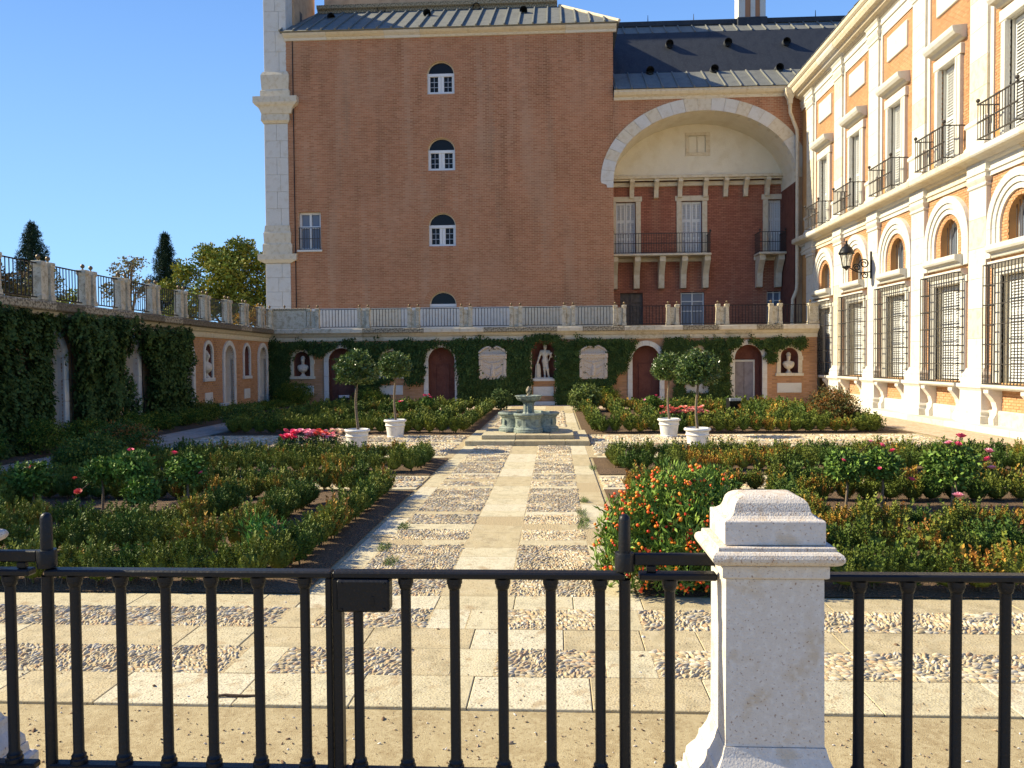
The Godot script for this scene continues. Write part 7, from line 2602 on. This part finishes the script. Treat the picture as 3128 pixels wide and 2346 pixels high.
func gates() -> void:
	gate_pillar(0.78, "pale stone gate pillar with moulded cap beside the berry bush")
	gate_pillar(-2.52, "pale stone gate pillar beyond the hinge post of the lockless gate leaf")
	var g1 := thing("gate_leaf", "black iron gate leaf without a lock box, before ivy-side hedges", "gate", Vector3.ZERO, 0.0, "iron gate leaves")
	for x in [-1.889, -1.705, -1.525, -1.343, -1.156, -0.973]:
		baluster(g1, x)
	rails(g1, -2.0, -0.862)
	var s1 := MB.new()
	s1.box(Vector3(-0.8755, 0.50, GZ), Vector3(0.024, 0.936, 0.045), 0.004)
	part(g1, "meeting_stile", s1, M.iron)
	hinge_post(g1, -2.0, -2.36)
	var g2 := thing("gate_leaf", "black iron gate leaf with the lock box, before central path", "gate", Vector3.ZERO, 0.0, "iron gate leaves")
	for x in [-0.765, -0.579, -0.391, -0.206, -0.023, 0.164]:
		baluster(g2, x)
	rails(g2, -0.858, 0.257)
	var s2 := MB.new()
	s2.box(Vector3(-0.841, 0.50, GZ), Vector3(0.034, 0.936, 0.05), 0.004)
	part(g2, "meeting_stile", s2, M.iron)
	hinge_post(g2, 0.257, 0.62)
	var lb := MB.new()
	lb.box(Vector3(-0.738, 0.905, GZ + 0.005), Vector3(0.205, 0.125, 0.068), 0.008)
	part(g2, "lock_box", lb, M.iron)
	var kh := MB.new()
	kh.bx(-0.705, -0.693, 0.868, 0.905, GZ + 0.0375, GZ + 0.0415, 0.001)
	part(g2, "keyhole", kh, M.black_paint_and_hole_shade)  # black slip paints the dark of the hole, no hole is cut
	for p in [Vector2(-0.82, 0.955), Vector2(-0.655, 0.955), Vector2(-0.82, 0.855), Vector2(-0.655, 0.855)]:
		var rv := MB.new()
		rv.tube([Vector3(p.x, p.y, GZ + 0.036), Vector3(p.x, p.y, GZ + 0.043)], [0.007, 0.005], 8)
		part(g2, "rivet", rv, M.iron)
	var f1 := thing("iron_fence", "short black iron fence between hinge post and gate pillar", "fence", Vector3.ZERO, 0.0, "iron fence beside the gate")
	baluster(f1, 0.426)
	rails(f1, 0.31, 0.60)
	var f2 := thing("iron_fence", "long black iron fence running off from gate pillar before palace-side hedges", "fence", Vector3.ZERO, 0.0, "iron fence beside the gate")
	rails(f2, 0.965, 5.2)
	for i in 24:
		baluster(f2, 1.125 + 0.177 * i)
	var f3 := thing("iron_fence", "single black iron baluster fence beside the ivy-side gate pillar", "fence", Vector3.ZERO, 0.0, "iron fence beside the gate")
	baluster(f3, -2.153)
	rails(f3, -2.34, -2.06)
	# stone sill that carries the fence
	var sill := structure("fence_sill")
	for r in [[-2.1, -0.87], [-0.85, 0.45], [1.1, 2.4], [2.41, 3.7], [3.71, 5.2], [-5.5, -2.72]]:
		var mb := MB.new()
		mb.bx(r[0], r[1], 0.0, 0.03, GZ - 0.16, GZ + 0.16, 0.008)
		part(sill, "sill_stone", mb, M.slab_1)
	# twig and crumbs on the sand
	var tw := thing("twig", "brown dry twig lying on the slab behind the lockless gate leaf", "twig", Vector3(-1.72, 0.018, -4.18))
	var tb := MB.new()
	tb.tube([Vector3(-0.14, 0.004, 0.02), Vector3(-0.05, 0.008, 0.0), Vector3(0.06, 0.006, 0.004), Vector3(0.16, 0.004, -0.02)], [0.006, 0.008, 0.008, 0.003], 6)
	part(tw, "stick", tb, M.dark_bark)
	var xs: Array = []
	var cs: Array = []
	for i in 900:
		var z := rf(-4.05, -3.2)
		if rng.randf() < 0.2:
			z = rf(-6.0, -4.1)
		var s := rf(0.002, 0.006) * (2.2 if rng.randf() < 0.05 else 1.0)
		xs.append(Transform3D(Basis.from_euler(Vector3(rf(-0.5, 0.5), rf(0, TAU), rf(-0.5, 0.5))) * Basis.from_scale(Vector3(s * rf(1, 2.5), s * 0.8, s)), Vector3(rf(-3.2, 2.6), (0.003 if z > -4.08 else 0.018), z)))
		cs.append([Color(0.28, 0.20, 0.13), Color(0.50, 0.44, 0.36), Color(0.17, 0.11, 0.07), Color(0.36, 0.27, 0.18), Color(0.62, 0.60, 0.56)][[0, 0, 1, 2, 2, 3, 3, 3, 4, 0][rng.randi() % 10]])
	var mb := MB.new()
	mb.lathe([Vector2(0, -0.8), Vector2(0.8, -0.3), Vector2(0.9, 0.3), Vector2(0, 0.9)], 6, Vector3.ZERO, null, -1.0)
	var lit := many(self, "gravel_litter", mb.mesh(), M.pebble, xs, cs)
	tag(lit, "scattered grit and dry litter on the sand and slabs", "grit")

# ---------------------------------------------------------------- scene
func _ready() -> void:
	rng.seed = 20240611
	# camera
	var cam := Camera3D.new()
	cam.name = "camera"
	add_child(cam)
	cam.position = Vector3(0, 1.8, 0)
	cam.rotation_degrees = Vector3(-1.70, 3.07, -0.45)
	cam.fov = 50.73
	cam.near = 0.05
	cam.far = 900.0
	# sky
	var env := Environment.new()
	env.background_mode = Environment.BG_SKY
	var sm := ProceduralSkyMaterial.new()
	sm.sky_top_color = Color(0.10, 0.305, 0.62)
	sm.sky_horizon_color = Color(0.56, 0.735, 0.895)
	sm.sky_curve = 0.31
	sm.ground_bottom_color = Color(0.35, 0.32, 0.28)
	sm.ground_horizon_color = Color(0.55, 0.58, 0.60)
	sm.sky_energy_multiplier = 1.0
	sm.sun_angle_max = 60.0
	sm.sun_curve = 0.2
	env.sky = Sky.new()
	env.sky.sky_material = sm
	env.tonemap_mode = Environment.TONE_MAPPER_LINEAR
	env.tonemap_exposure = 1.9
	env.sdfgi_enabled = true
	env.ssao_enabled = true
	env.ssil_enabled = true
	var we := WorldEnvironment.new()
	we.name = "environment"
	we.environment = env
	add_child(we)
	# sun: from the left, a little beyond the fence line, 34 degrees high
	var sun := DirectionalLight3D.new()
	sun.name = "sun"
	add_child(sun)
	var az := deg_to_rad(7.0)
	var el := deg_to_rad(34.0)
	var towards := Vector3(-cos(az) * cos(el), sin(el), -sin(az) * cos(el))
	sun.look_at_from_position(Vector3.ZERO, -towards)
	sun.light_color = Color(1.0, 0.95, 0.83)
	sun.light_energy = 1.6
	sun.light_angular_distance = 0.5
	sun.shadow_enabled = true
	build_materials()
	# large structure
	paving()
	garden_wall_back()
	garden_wall_left()
	brick_tower()
	arch_wing()
	palace_front()
	# objects
	gates()
	fountain()
	statue()
	bust(Vector3(-10.2, 1.21, -32.30), 0.0, 1.05, "marble bust in the corner niche above a leafy shrub")
	bust(Vector3(9.13, 1.21, -32.30), 0.0, 1.05, "marble bust in the niche between grey door and palace front")
	bust(left_frame() * Vector3(LEFT_LEN - 6.55, 1.30, -0.06), PI / 2 - 0.05, 1.15, "marble bust in the bare ochre side wall")
	relief(-2.48, "carved stone relief with pediment, on ivy side of pink rose cluster")
	relief(1.5, "carved stone relief with pediment, above the bright green shrub")
	lantern()
	floodlight(Vector3(5.72, 0.02, -26.4), 0.25, "black box floodlight with a grey visor in far palace-side hedges", M.black_paint_and_hole_shade)
	floodlight(Vector3(-8.0, 0.02, -30.2), 0.4, "dark floodlight before the shaded first blind arch", M.black_paint_and_hole_shade)
	floodlight(left_frame() * Vector3(LEFT_LEN - 7.4, 0.02, 0.7), 1.2, "black floodlight at side wall foot by the last ivy curtain", M.black_paint_and_hole_shade)
	# plants
	hedges()
	all_ivy()
	garden_plants()
	far_trees()
